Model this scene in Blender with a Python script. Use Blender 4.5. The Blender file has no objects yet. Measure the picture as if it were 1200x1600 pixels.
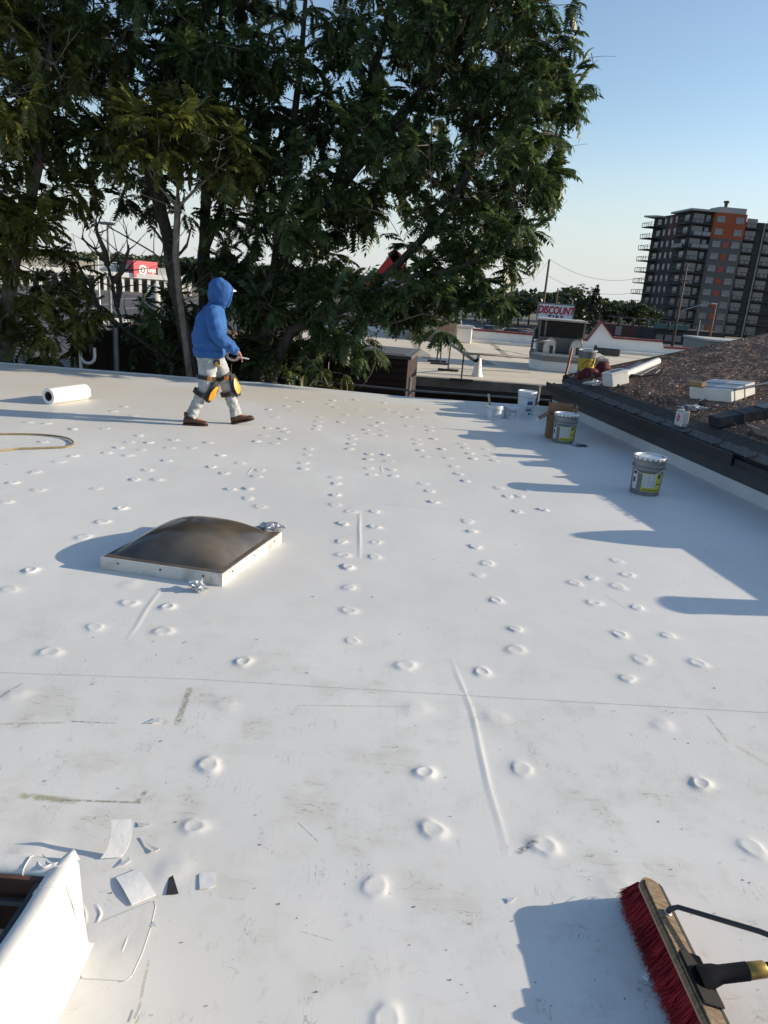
import bpy, math, random
import numpy as np
from mathutils import Vector, Matrix, noise as mnoise

scene = bpy.context.scene
col = scene.collection
R = math.radians
random.seed(7)
rng = np.random.default_rng(7)

# ------------------------------------------------------------------ camera
FPX, PITCH, ROLL, EYE = 1140.0, R(17.2), R(4.4), 1.75
_f = Vector((0, math.cos(PITCH), -math.sin(PITCH)))
_u0 = Vector((0, math.sin(PITCH), math.cos(PITCH)))
_r0 = Vector((1, 0, 0))
CR = _r0 * math.cos(ROLL) + _u0 * math.sin(ROLL)
CU = -_r0 * math.sin(ROLL) + _u0 * math.cos(ROLL)
CF = _f
CAMP = Vector((0, 0, EYE))
cam_data = bpy.data.cameras.new('camera')
cam = bpy.data.objects.new('camera', cam_data)
col.objects.link(cam)
cam_data.sensor_fit = 'VERTICAL'
cam_data.sensor_height = 36.0
cam_data.lens = 36.0 * FPX / 1600.0
cam_data.clip_start = 0.05
cam_data.clip_end = 6000
m = Matrix.Identity(4)
for i in range(3):
    m[i][0], m[i][1], m[i][2], m[i][3] = CR[i], CU[i], -CF[i], CAMP[i]
cam.matrix_world = m
scene.camera = cam

# ------------------------------------------------------------------ light
SUN_EL, SUN_AZ = R(17.0), R(6.0)          # azimuth measured from +X towards +Y
SUND = Vector((math.cos(SUN_EL) * math.cos(SUN_AZ), math.cos(SUN_EL) * math.sin(SUN_AZ), math.sin(SUN_EL)))
world = bpy.data.worlds.new('World')
scene.world = world
world.use_nodes = True
wn = world.node_tree
wn.nodes.clear()
sky = wn.nodes.new('ShaderNodeTexSky')
sky.sky_type = 'NISHITA'
sky.sun_disc = False
sky.sun_elevation = SUN_EL
sky.sun_rotation = R(90) - SUN_AZ
sky.altitude = 100
sky.air_density = 1.0
sky.dust_density = 0.6
sky.ozone_density = 1.5
bg = wn.nodes.new('ShaderNodeBackground')
bg.inputs['Strength'].default_value = 0.125
wo = wn.nodes.new('ShaderNodeOutputWorld')
# pale haze low over the whole horizon, the same all round
wtc = wn.nodes.new('ShaderNodeTexCoord')
wsp = wn.nodes.new('ShaderNodeSeparateXYZ'); wn.links.new(wtc.outputs['Generated'], wsp.inputs[0])
wmr = wn.nodes.new('ShaderNodeMapRange'); wmr.interpolation_type = 'SMOOTHERSTEP'
for i_, v_ in ((1, .24), (2, -.03), (3, 0.0), (4, .93)): wmr.inputs[i_].default_value = v_
wn.links.new(wsp.outputs['Z'], wmr.inputs[0])
wmx = wn.nodes.new('ShaderNodeMix'); wmx.data_type = 'RGBA'
wn.links.new(wmr.outputs[0], wmx.inputs[0]); wn.links.new(sky.outputs[0], wmx.inputs[6])
wmx.inputs[7].default_value = (3.75, 3.98, 4.1, 1)
wn.links.new(wmx.outputs[2], bg.inputs[0])
wn.links.new(bg.outputs[0], wo.inputs[0])
sun_d = bpy.data.lights.new('sun', 'SUN')
sun_d.energy = 4.6
sun_d.angle = R(0.42)
sun_d.color = (1.0, 0.86, 0.66)
sun = bpy.data.objects.new('sun', sun_d)
col.objects.link(sun)
sun.rotation_euler = SUND.to_track_quat('Z', 'Y').to_euler()
sun.location = (20, 5, 20)
vs = scene.view_settings
vs.view_transform = 'Standard'
vs.look = 'None'
vs.exposure = 0.6
vs.gamma = 1.0
vs.use_curve_mapping = False
scene.cycles.max_bounces = 6
scene.cycles.transparent_max_bounces = 8

# ------------------------------------------------------------------ helpers: placing
def ray(u, v):
    return CF + CR * ((u - 600) / FPX) - CU * ((v - 800) / FPX)
def G(u, v, z=0.0):
    """point at height z that stands where the photograph shows it"""
    d = ray(u, v)
    return CAMP + d * ((z - EYE) / d.z)
def AT(u, v, y):
    """point at distance y"""
    d = ray(u, v)
    return CAMP + d * (y / d.y)
# frame of the shingled building next door
W0 = Vector((3.61, 6.65, 0)); EW = Vector((-.161, .987, 0)).normalized(); ER = Vector((.987, .161, 0)).normalized()
WANG = math.atan2(ER.y, ER.x)
def L(r, s, z=0.0):
    return W0 + ER * r + EW * s + Vector((0, 0, z))
EAVE_R, EAVE_Z, SLOPE = 0.2, 0.53, 0.26
def roofz(r):
    return EAVE_Z + SLOPE * (r - EAVE_R)
_rn = (Vector((0, 0, 1)) - ER * SLOPE)
def GR(u, v, lift=0.0):
    """point on the shingled slope"""
    d = ray(u, v)
    p0 = L(EAVE_R, 0, EAVE_Z + lift)
    return CAMP + d * ((p0 - CAMP).dot(_rn) / d.dot(_rn))

# ------------------------------------------------------------------ helpers: materials
def nd(nt, t, **kw):
    n = nt.nodes.new(t)
    for k, v in kw.items():
        setattr(n, k, v)
    return n
def mat(name, c, rough=.6, c2=None, scale=6.0, bump=0.0, bscale=60.0, metal=0.0, detail=4, spec=.5, sheen=0, coords='Object', stretch=None, contrast=(.35, .65)):
    """noise between two colours, fine noise relief"""
    mt = bpy.data.materials.new(name)
    mt.use_nodes = True
    nt = mt.node_tree
    b = nt.nodes['Principled BSDF']
    b.inputs['Roughness'].default_value = rough
    b.inputs['Metallic'].default_value = metal
    b.inputs['Specular IOR Level'].default_value = spec
    tc = nd(nt, 'ShaderNodeTexCoord')
    src = tc.outputs[coords]
    if stretch:
        mp = nd(nt, 'ShaderNodeMapping')
        mp.inputs['Scale'].default_value = stretch
        nt.links.new(src, mp.inputs[0]); src = mp.outputs[0]
    if c2 is None:
        c2 = tuple(x * .82 for x in c)
    n = nd(nt, 'ShaderNodeTexNoise')
    n.inputs['Scale'].default_value = scale
    n.inputs['Detail'].default_value = detail
    nt.links.new(src, n.inputs['Vector'])
    rp = nd(nt, 'ShaderNodeValToRGB')
    rp.color_ramp.elements[0].position = contrast[0]; rp.color_ramp.elements[0].color = (*c2, 1)
    rp.color_ramp.elements[1].position = contrast[1]; rp.color_ramp.elements[1].color = (*c, 1)
    nt.links.new(n.outputs['Fac'], rp.inputs[0])
    nt.links.new(rp.outputs[0], b.inputs['Base Color'])
    if bump:
        n2 = nd(nt, 'ShaderNodeTexNoise')
        n2.inputs['Scale'].default_value = bscale
        n2.inputs['Detail'].default_value = 5
        nt.links.new(src, n2.inputs['Vector'])
        bp = nd(nt, 'ShaderNodeBump')
        bp.inputs['Strength'].default_value = min(bump, 1)
        bp.inputs['Distance'].default_value = .02
        nt.links.new(n2.outputs['Fac'], bp.inputs['Height'])
        nt.links.new(bp.outputs[0], b.inputs['Normal'])
    return mt

M = {}
def leafmat(name, c, c2, trans=.25):
    mt = bpy.data.materials.new(name); mt.use_nodes = True
    nt = mt.node_tree
    b = nt.nodes['Principled BSDF']
    b.inputs['Roughness'].default_value = .42
    b.inputs['Specular IOR Level'].default_value = .35
    g = nd(nt, 'ShaderNodeNewGeometry')
    n = nd(nt, 'ShaderNodeTexNoise'); n.inputs['Scale'].default_value = .9; n.inputs['Detail'].default_value = 3
    nt.links.new(g.outputs['Position'], n.inputs['Vector'])
    mixr = nd(nt, 'ShaderNodeMath', operation='MULTIPLY_ADD')
    nt.links.new(g.outputs['Random Per Island'], mixr.inputs[0]); mixr.inputs[1].default_value = .5
    ad = nd(nt, 'ShaderNodeMath', operation='SUBTRACT'); nt.links.new(n.outputs['Fac'], ad.inputs[0]); ad.inputs[1].default_value = .25
    nt.links.new(ad.outputs[0], mixr.inputs[2])
    rp = nd(nt, 'ShaderNodeValToRGB')
    rp.color_ramp.elements[0].position = .25; rp.color_ramp.elements[0].color = (*c2, 1)
    rp.color_ramp.elements[1].position = .8; rp.color_ramp.elements[1].color = (*c, 1)
    nt.links.new(mixr.outputs[0], rp.inputs[0])
    nt.links.new(rp.outputs[0], b.inputs['Base Color'])
    tr = nd(nt, 'ShaderNodeBsdfTranslucent')
    nt.links.new(rp.outputs[0], tr.inputs['Color'])
    mx = nd(nt, 'ShaderNodeMixShader'); mx.inputs[0].default_value = trans
    nt.links.new(b.outputs[0], mx.inputs[1]); nt.links.new(tr.outputs[0], mx.inputs[2])
    nt.links.new(mx.outputs[0], nt.nodes['Material Output'].inputs['Surface'])
    return mt

# ------------------------------------------------------------------ helpers: geometry
class MB:
    """collects faces in world (or local) coordinates and links them as ONE mesh object"""
    def __init__(s):
        s.v = []; s.f = []; s.m = []
    def add(s, vs, fs, mi=0):
        o = len(s.v)
        s.v.extend([tuple(p) for p in vs])
        s.f.extend([tuple(i + o for i in f) for f in fs])
        s.m.extend([mi] * len(fs))
        return s
    def box(s, c, size, rz=0.0, mi=0, rot=None, taper=1.0):
        hx, hy, hz = size[0] / 2, size[1] / 2, size[2] / 2
        pts = []
        mt = rot if rot is not None else Matrix.Rotation(rz, 3, 'Z')
        for z in (-1, 1):
            k = taper if z > 0 else 1
            for x, y in ((-1, -1), (1, -1), (1, 1), (-1, 1)):
                pts.append(Vector(c) + mt @ Vector((x * hx * k, y * hy * k, z * hz)))
        return s.add(pts, [(3, 2, 1, 0), (4, 5, 6, 7), (0, 1, 5, 4), (1, 2, 6, 5), (2, 3, 7, 6), (3, 0, 4, 7)], mi)
    def bbox(s, c, size, b=.004, rz=0.0, mi=0, rot=None):
        """box with chamfered vertical and horizontal edges"""
        hx, hy, hz = size[0] / 2, size[1] / 2, size[2] / 2
        mt = rot if rot is not None else Matrix.Rotation(rz, 3, 'Z')
        rings = []
        for (k, z) in ((b, -hz), (0, -hz + b), (0, hz - b), (b, hz)):
            x, y = hx - k, hy - k
            bb = b
            rings.append([(-x + bb, -y, z), (x - bb, -y, z), (x, -y + bb, z), (x, y - bb, z), (x - bb, y, z), (-x + bb, y, z), (-x, y - bb, z), (-x, -y + bb, z)])
        pts = [Vector(c) + mt @ Vector(p) for r in rings for p in r]
        fs = [tuple(reversed(range(8))), tuple(range(24, 32))]
        for k in range(3):
            for i in range(8):
                j = (i + 1) % 8
                fs.append((k * 8 + i, k * 8 + j, k * 8 + 8 + j, k * 8 + 8 + i))
        return s.add(pts, fs, mi)
    def quad(s, a, b, c, d, mi=0):
        return s.add([a, b, c, d], [(0, 1, 2, 3)], mi)
    def tube(s, path, rad, seg=8, mi=0, caps=True, flat=1.0):
        P = [Vector(p) for p in path]
        n = len(P)
        if not hasattr(rad, '__len__'):
            rad = [rad] * n
        t0 = (P[1] - P[0]).normalized()
        up = Vector((0, 0, 1)) if abs(t0.z) < .9 else Vector((1, 0, 0))
        a = t0.cross(up).normalized()
        pts = []
        for i in range(n):
            t = (P[min(i + 1, n - 1)] - P[max(i - 1, 0)]).normalized()
            a = (a - t * a.dot(t))
            a = a.normalized() if a.length > 1e-6 else t.orthogonal().normalized()
            b = t.cross(a)
            for k in range(seg):
                th = 2 * math.pi * k / seg
                pts.append(P[i] + (a * math.cos(th) + b * math.sin(th) * flat) * rad[i])
        fs = []
        for i in range(n - 1):
            for k in range(seg):
                j = (k + 1) % seg
                fs.append((i * seg + k, i * seg + j, (i + 1) * seg + j, (i + 1) * seg + k))
        if caps:
            fs.append(tuple(reversed(range(seg))))
            fs.append(tuple(range((n - 1) * seg, n * seg)))
        return s.add(pts, fs, mi)
    def lathe(s, prof, c=(0, 0, 0), seg=24, mi=0, rot=None, a0=0.0, a1=2 * math.pi):
        """prof: (radius, z) pairs"""
        full = abs(a1 - a0 - 2 * math.pi) < 1e-6
        ns = seg if full else seg + 1
        mt = rot if rot is not None else Matrix.Identity(3)
        pts = []
        for (r, z) in prof:
            for k in range(ns):
                th = a0 + (a1 - a0) * k / seg
                pts.append(Vector(c) + mt @ Vector((r * math.cos(th), r * math.sin(th), z)))
        fs = []
        for i in range(len(prof) - 1):
            for k in range(seg):
                j = (k + 1) % ns
                fs.append((i * ns + k, i * ns + j, (i + 1) * ns + j, (i + 1) * ns + k))
        return s.add(pts, fs, mi)
    def prism(s, poly, z0, z1, mi=0):
        n = len(poly)
        pts = [(p[0], p[1], z0) for p in poly] + [(p[0], p[1], z1) for p in poly]
        fs = [tuple(reversed(range(n))), tuple(range(n, 2 * n))]
        for i in range(n):
            j = (i + 1) % n
            fs.append((i, j, n + j, n + i))
        return s.add(pts, fs, mi)
    def extrude(s, poly, d, mi=0):
        """planar polygon of 3-D points pushed along d"""
        n = len(poly); d = Vector(d)
        pts = [Vector(p) for p in poly] + [Vector(p) + d for p in poly]
        fs = [tuple(reversed(range(n))), tuple(range(n, 2 * n))]
        for i in range(n):
            j = (i + 1) % n
            fs.append((i, j, n + j, n + i))
        return s.add(pts, fs, mi)
    def loft(s, rings, mi=0, caps=True):
        seg = len(rings[0])
        pts = [p for r in rings for p in r]
        fs = []
        for i in range(len(rings) - 1):
            for k in range(seg):
                j = (k + 1) % seg
                fs.append((i * seg + k, i * seg + j, (i + 1) * seg + j, (i + 1) * seg + k))
        if caps:
            fs.append(tuple(reversed(range(seg))))
            fs.append(tuple(range((len(rings) - 1) * seg, len(rings) * seg)))
        return s.add(pts, fs, mi)
    def build(s, name, mats, parent=None, smooth=False, local=False, fix=True):
        if not isinstance(mats, (list, tuple)):
            mats = [mats]
        me = bpy.data.meshes.new(name)
        off = Vector((0, 0, 0))
        if parent is not None and not local:
            p = parent
            while p is not None:
                off += p.location; p = p.parent
        vv = s.v if off.length == 0 else [(x - off.x, y - off.y, z - off.z) for x, y, z in s.v]
        me.from_pydata(vv, [], s.f)
        for mt in mats:
            me.materials.append(mt)
        me.polygons.foreach_set('material_index', s.m)
        if smooth:
            me.polygons.foreach_set('use_smooth', [True] * len(s.f))
        if fix:
            import bmesh
            bm = bmesh.new(); bm.from_mesh(me)
            bmesh.ops.recalc_face_normals(bm, faces=bm.faces)
            bm.to_mesh(me); bm.free()
        me.update()
        if smooth == 'auto':
            me.set_sharp_from_angle(angle=R(40))
        o = bpy.data.objects.new(name, me)
        col.objects.link(o)
        o.parent = parent
        return o

def tag(o, label, cat, group=None):
    o['label'] = label; o['category'] = cat
    if group:
        o['group'] = group
    return o
def thing(name, label, cat, loc=(0, 0, 0), group=None, rz=0.0):
    o = bpy.data.objects.new(name, None)
    o.empty_display_size = .1
    col.objects.link(o)
    o.location = loc; o.rotation_euler = (0, 0, rz)
    return tag(o, label, cat, group)
def part(name, me, parent, mtx=None):
    """another object on shared mesh data"""
    o = bpy.data.objects.new(name, me)
    col.objects.link(o); o.parent = parent
    if mtx is not None:
        o.matrix_local = mtx
    return o
def copy_tree(o, parent=None):
    c = o.copy(); col.objects.link(c); c.parent = parent
    for ch in list(o.children):
        copy_tree(ch, c)
    return c
def structure(o):
    o['kind'] = 'structure'; return o
def stuff(o):
    o['kind'] = 'stuff'; return o
def text_mesh(name, body, size, mt, parent, loc, rot, ext=.01, offset=0.0, shear=0.0, spacing=1.0, sx=1.0):
    cu = bpy.data.curves.new(name, 'FONT')
    cu.body = body; cu.size = size; cu.extrude = ext; cu.offset = offset; cu.shear = shear
    cu.space_character = spacing
    cu.align_x = 'CENTER'; cu.align_y = 'CENTER'
    tmp = bpy.data.objects.new(name, cu); col.objects.link(tmp)
    dg = bpy.context.evaluated_depsgraph_get()
    me = bpy.data.meshes.new_from_object(tmp.evaluated_get(dg))
    bpy.data.objects.remove(tmp); bpy.data.curves.remove(cu)
    me.materials.clear(); me.materials.append(mt)
    o = bpy.data.objects.new(name, me); col.objects.link(o)
    o.parent = parent
    o.matrix_local = Matrix.Translation(loc) @ rot.to_4x4() @ Matrix.Diagonal((sx, 1, 1, 1))
    return o
# ------------------------------------------------------------------ materials
def membrane_material():
    mt = bpy.data.materials.new('white_membrane'); mt.use_nodes = True
    nt = mt.node_tree; b = nt.nodes['Principled BSDF']
    b.inputs['Roughness'].default_value = .55
    b.inputs['Specular IOR Level'].default_value = .35
    g = nd(nt, 'ShaderNodeNewGeometry'); pos = g.outputs['Position']
    lk = nt.links.new
    def noise(scale, detail=5, stretch=None, rough=.55):
        n = nd(nt, 'ShaderNodeTexNoise'); n.inputs['Scale'].default_value = scale; n.inputs['Detail'].default_value = detail
        n.inputs['Roughness'].default_value = rough
        s = pos
        if stretch:
            mp = nd(nt, 'ShaderNodeMapping'); mp.inputs['Scale'].default_value = stretch; lk(pos, mp.inputs[0]); s = mp.outputs[0]
        lk(s, n.inputs['Vector']); return n.outputs['Fac']
    def ramp(x, p0, p1, c0=0.0, c1=1.0):
        r = nd(nt, 'ShaderNodeMapRange'); r.inputs[1].default_value = p0; r.inputs[2].default_value = p1
        r.inputs[3].default_value = c0; r.inputs[4].default_value = c1; r.interpolation_type = 'SMOOTHSTEP'
        lk(x, r.inputs[0]); return r.outputs[0]
    def math2(op, a, c):
        n = nd(nt, 'ShaderNodeMath', operation=op)
        for i, x in enumerate((a, c)):
            if isinstance(x, (int, float)): n.inputs[i].default_value = x
            else: lk(x, n.inputs[i])
        return n.outputs[0]
    def mix(fac, c0, c1):
        n = nd(nt, 'ShaderNodeMix', data_type='RGBA')
        if isinstance(fac, (int, float)): n.inputs[0].default_value = fac
        else: lk(fac, n.inputs[0])
        for i, x in ((6, c0), (7, c1)):
            if isinstance(x, tuple): n.inputs[i].default_value = (*x, 1)
            else: lk(x, n.inputs[i])
        return n.outputs[2]
    def seg(a, c, w):
        """soft mask along the segment a-c"""
        a = Vector((a.x, a.y, 0)); c = Vector((c.x, c.y, 0)); d = c - a; ln = d.length; d.normalize()
        sb = nd(nt, 'ShaderNodeVectorMath', operation='SUBTRACT'); lk(pos, sb.inputs[0]); sb.inputs[1].default_value = a
        d1 = nd(nt, 'ShaderNodeVectorMath', operation='DOT_PRODUCT'); lk(sb.outputs[0], d1.inputs[0]); d1.inputs[1].default_value = d
        d2 = nd(nt, 'ShaderNodeVectorMath', operation='DOT_PRODUCT'); lk(sb.outputs[0], d2.inputs[0]); d2.inputs[1].default_value = Vector((-d.y, d.x, 0))
        along = math2('MULTIPLY', ramp(d1.outputs['Value'], -w, w), ramp(d1.outputs['Value'], ln + w, ln - w))
        ab = math2('ABSOLUTE', d2.outputs['Value'], 0)
        return math2('MULTIPLY', along, ramp(ab, w, w * .25))
    sep = nd(nt, 'ShaderNodeSeparateXYZ'); lk(pos, sep.inputs[0])
    # base tone, dust towards the far end, foot smudges, hair-fine scuffs
    c = mix(ramp(noise(.55, 4), .35, .7), (.64, .638, .622), (.71, .707, .69))
    dust = math2('MULTIPLY', ramp(sep.outputs['Y'], 6.5, 11.5), ramp(noise(.35, 4), .35, .62))
    c = mix(math2('MULTIPLY', dust, .8), c, (.66, .60, .50))
    near = ramp(sep.outputs['Y'], 4.6, 2.2)
    sm = math2('MULTIPLY', ramp(noise(3.2, 9, rough=.68), .46, .68), math2('MULTIPLY', near, .62))
    c = mix(sm, c, (.53, .52, .48))
    sm2 = math2('MULTIPLY', ramp(noise(17, 8, (1, .55, 1), .7), .57, .74), math2('MULTIPLY', near, .45))
    c = mix(sm2, c, (.40, .39, .35))
    far_s = math2('MULTIPLY', ramp(noise(2.2, 7, (1, .6, 1), .65), .55, .72), .22)
    c = mix(far_s, c, (.5, .49, .46))
    # thin scratches: narrow bands of a stretched, warped noise
    for stretch, lo, amt in (((3, 16, 1), .0028, .6), ((22, 5, 1), .0028, .5), ((9, 12, 1), .002, .5)):
        v = noise(1.1, 3, stretch, .5)
        line = ramp(math2('ABSOLUTE', math2('SUBTRACT', v, .5), 0), lo * 2.5, lo)
        gate = ramp(noise(2.9 + stretch[0] * .1, 3), .535, .66)
        c = mix(math2('MULTIPLY', math2('MULTIPLY', line, gate), math2('MULTIPLY', near, amt)), c, (.25, .24, .21))
    # stains with a shape of their own
    brk = ramp(noise(26, 6, rough=.7), .34, .54)
    brk2 = ramp(noise(55, 6, rough=.75), .36, .56)
    for a, d, w, cc, amt, bk in (
            ((32, 1243), (118, 1252), .022, (.30, .29, .17), .8, brk), ((95, 1250), (220, 1254), .008, (.20, .19, .13), .85, brk2),
            ((213, 1254), (228, 1236), .012, (.25, .24, .17), .8, brk), ((297, 1075), (276, 1132), .020, (.24, .24, .17), .85, brk2),
            ((0, 1131), (100, 1129), .009, (.30, .29, .24), .6, brk2), ((110, 1127), (180, 1130), .006, (.16, .15, .12), .85, brk2),
            ((262, 1130), (250, 1124), .02, (.50, .47, .38), .6, brk), ((465, 1102), (640, 1104), .006, (.38, .36, .30), .7, brk2),
            ((0, 1052), (300, 1062), .005, (.42, .41, .38), .4, brk2), ((300, 1062), (800, 1092), .005, (.45, .44, .41), .35, brk2),
            ((800, 1092), (1200, 1114), .005, (.45, .44, .41), .35, brk2), ((1105, 1118), (1137, 1160), .012, (.40, .38, .33), .75, brk2),
            ((808, 1332), (838, 1316), .016, (.10, .10, .08), .9, brk2), ((945, 930), (978, 952), .012, (.42, .40, .34), .6, brk2),
            ((0, 1090), (34, 1068), .007, (.20, .19, .17), .8, brk2), ((232, 1500), (212, 1600), .006, (.36, .34, .28), .7, brk2),
            ((600, 788), (700, 797), .02, (.55, .54, .50), .6, brk), ((1150, 1165), (1200, 1195), .016, (.45, .42, .33), .7, brk2),
            ((465, 1285), (497, 1315), .0028, (.2, .19, .17), .8, brk2), ((520, 1470), (470, 1455), .003, (.3, .29, .26), .6, brk2)):
        mk = math2('MULTIPLY', math2('MULTIPLY', seg(G(*a), G(*d), w), bk), amt)
        c = mix(mk, c, cc)
    lk(c, b.inputs['Base Color'])
    # relief: slack of the sheet and fine grain
    h = math2('MULTIPLY', noise(1.3, 3), .06)
    h = math2('ADD', h, math2('MULTIPLY', noise(9, 4), .004))
    h = math2('ADD', h, math2('MULTIPLY', noise(120, 3), .0006))
    bp = nd(nt, 'ShaderNodeBump'); bp.inputs['Strength'].default_value = .6; bp.inputs['Distance'].default_value = .2
    lk(h, bp.inputs['Height']); lk(bp.outputs[0], b.inputs['Normal'])
    return mt
M['membrane'] = membrane_material()
M['membrane_new'] = mat('new_membrane', (.80, .80, .79), .5, (.74, .74, .73), 4, .15, 20)
M['membrane_back'] = mat('membrane_back', (.02, .02, .022), .7, (.035, .035, .038), 40)
M['asphalt'] = mat('asphalt', (.075, .073, .08), .9, (.045, .045, .05), .05, .2, 8)
M['concrete'] = mat('concrete', (.35, .33, .30), .9, (.26, .25, .23), 2, .2, 30)
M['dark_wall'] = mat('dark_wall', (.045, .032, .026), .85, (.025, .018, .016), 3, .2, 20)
M['flash_dark'] = mat('dark_flashing', (.052, .055, .062), .5, (.035, .038, .045), 5, .1, 25)
M['gutter'] = mat('gutter_paint', (.016, .016, .017), .6, (.028, .028, .03), 7, .1, 30)
M['ledge'] = mat('ledge_wood', (.17, .155, .13), .85, (.09, .08, .065), 14, .3, 60)
M['shingle_grey'] = mat('grey_shingle', (.15, .147, .145), .9, (.10, .098, .097), 25, .5, 180)
M['shingle_dark'] = mat('dark_shingle', (.062, .06, .058), .9, (.035, .034, .033), 25, .5, 180)
M['grey_metal'] = mat('grey_metal', (.20, .205, .21), .5, (.15, .155, .16), 3, .1, 30, metal=.2)
M['dark_metal'] = mat('dark_metal', (.03, .03, .032), .5, (.05, .05, .052), 6, .1, 30)
M['galv'] = mat('galvanised', (.62, .62, .62), .38, (.48, .48, .49), 9, .05, 40, metal=.55)
M['white_paint'] = mat('white_paint', (.78, .78, .77), .6, (.68, .68, .66), 1.5, .1, 30)
M['red_paint'] = mat('red_paint', (.42, .025, .03), .5, (.34, .02, .025), 2)
M['bark'] = mat('bark', (.075, .066, .055), .9, (.032, .028, .023), 9, .6, 30, stretch=(1, 1, .3))
M['bark_pale'] = mat('pale_bark', (.17, .145, .115), .9, (.085, .073, .058), 9, .6, 30, stretch=(1, 1, .3))
M['twig'] = mat('grey_twig', (.19, .165, .135), .9, (.10, .088, .07), 9, .4, 30)
M['leaf'] = leafmat('ailanthus_leaf', (.098, .148, .050), (.027, .048, .019), .35)
M['leaf_olive'] = leafmat('olive_leaf', (.15, .165, .035), (.045, .06, .016), .32)
M['leaf_far'] = leafmat('far_leaf', (.060, .080, .030), (.028, .042, .018), .15)
M['needle'] = leafmat('needle', (.024, .038, .020), (.012, .02, .012), .1)

# ------------------------------------------------------------------ ground
GZ = -4.5
gb = MB(); gb.quad((-3000, -600, GZ), (3000, -600, GZ), (3000, 4500, GZ), (-3000, 4500, GZ))
structure(gb.build('ground', mat('dry_ground', (.16, .145, .11), .95, (.10, .10, .065), .02, .2, 3)))
pk = MB(); pk.quad((-130, 24, GZ + .004), (60, 24, GZ + .004), (60, 175, GZ + .004), (-130, 175, GZ + .004))
structure(pk.build('parking_lot', M['asphalt']))
rd = MB(); rd.quad((-400, 178, GZ + .008), (600, 178, GZ + .008), (600, 186, GZ + .008), (-400, 186, GZ + .008))
rd.quad((60.05, 90, GZ + .006), (500, 90, GZ + .006), (500, 108, GZ + .006), (60.05, 108, GZ + .006))
structure(rd.build('road', mat('road_asphalt', (.10, .098, .10), .9, (.07, .07, .072), .1, .2, 8)))
ln = MB()
for i in range(26):
    x = -110 + i * 6.2
    ln.box((x, 120, GZ + .009), (.14, 10, .006)); ln.box((x, 150, GZ + .009), (.14, 10, .006))
structure(ln.build('bay_line', M['white_paint']))

# ------------------------------------------------------------------ the white roof underfoot
ROOF_SEAM = [G(-400, 1037), G(0, 1051), G(300, 1061), G(800, 1091), G(1200, 1114), G(1700, 1140)]
def seam_y(x):
    for a, b in zip(ROOF_SEAM[:-1], ROOF_SEAM[1:]):
        if a.x <= x <= b.x:
            return a.y + (b.y - a.y) * (x - a.x) / (b.x - a.x)
    return ROOF_SEAM[0].y if x < 0 else ROOF_SEAM[-1].y
ST = .0016
far_l, far_r = Vector((-22, 13.0, 0)), L(0, 5.75)
wall_near = L(0, -2.9)
S0, S1 = ROOF_SEAM[0], ROOF_SEAM[-1]
rb = MB()
near_poly = [(-22, -7, 0), (14, -7, 0), (14, S1.y, 0)] + [(p.x, p.y, 0) for p in reversed(ROOF_SEAM)] + [(-22, S0.y, 0)]
rb.add(near_poly, [tuple(range(len(near_poly)))])
far_poly = [(-22, S0.y, ST)] + [(p.x, p.y, ST) for p in ROOF_SEAM] + [(14, S1.y, ST), (14, wall_near.y + 1.2, ST), (wall_near.x, wall_near.y, ST), (far_r.x, far_r.y, ST), (.28, 12.16, ST), (-2.13, 12.52, ST), (-6.7, 12.55, ST), (far_l.x, far_l.y, ST)]
rb.add(far_poly, [tuple(range(len(far_poly)))])
edge = [(-22, S0.y)] + [(p.x, p.y) for p in ROOF_SEAM] + [(14, S1.y)]
for (ax, ay), (bx, by) in zip(edge[:-1], edge[1:]):
    rb.quad((ax, ay, 0), (bx, by, 0), (bx, by, ST), (ax, ay, ST))
roof = structure(rb.build('roof', M['membrane'], fix=False))
EDGE = [far_r, Vector((.28, 12.16, 0)), Vector((-2.13, 12.52, 0)), Vector((-6.7, 12.55, 0)), far_l]
ed = MB()
for a, b in zip(EDGE[:-1], EDGE[1:]):
    a = Vector((a.x, a.y, 0)); b = Vector((b.x, b.y, 0))
    n = Vector((b.y - a.y, -(b.x - a.x), 0)).normalized()
    if n.y < 0: n = -n
    ed.extrude([a + Vector((0, 0, -.12)), a + n * .03 + Vector((0, 0, -.12)), a + n * .03 + Vector((0, 0, .004)), a + n * .0 + Vector((0, 0, .016)), a - n * .05 + Vector((0, 0, .005))], b - a)
ed.build('edge_flashing', M['membrane_new'], roof)
wb = MB()
wb.prism([(-22, -7), (14, -7), (14, wall_near.y + 1.2), (wall_near.x, wall_near.y), (far_r.x, far_r.y - .02), (.28, 12.14), (-2.13, 12.5), (-6.7, 12.53), (-22, 12.98)], GZ, -.02)
wb.build('outer_wall', mat('block_wall', (.16, .145, .13), .9, (.11, .10, .09), 2, .2, 20), roof)

# fastener plates that print through the membrane, each where it stands
def plate_mesh(seg, prof, seed):
    r_ = random.Random(seed)
    b = MB()
    pts = [(0, 0, prof[0][1])]
    for (r, z) in prof[1:]:
        for k in range(seg):
            th = 2 * math.pi * k / seg
            w = 1 + (.10 * math.sin(2 * th + seed) + .06 * math.sin(3 * th + 2 * seed) + .03 * math.sin(7 * th + seed * 5)) * min(1, r / .05)
            pts.append((r * w * math.cos(th), r * w * math.sin(th), z * (1 + .12 * math.sin(th * 2 + seed * 3))))
    fs = [(0, 1 + k, 1 + (k + 1) % seg) for k in range(seg)]
    for i in range(len(prof) - 2):
        o = 1 + i * seg
        for k in range(seg):
            j = (k + 1) % seg
            fs.append((o + k, o + seg + k, o + seg + j, o + j))
    b.add(pts, fs)
    o = b.build('fastener_plate', M['membrane'], roof, smooth=True, local=True)
    me = o.data; bpy.data.objects.remove(o)
    return me
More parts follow.
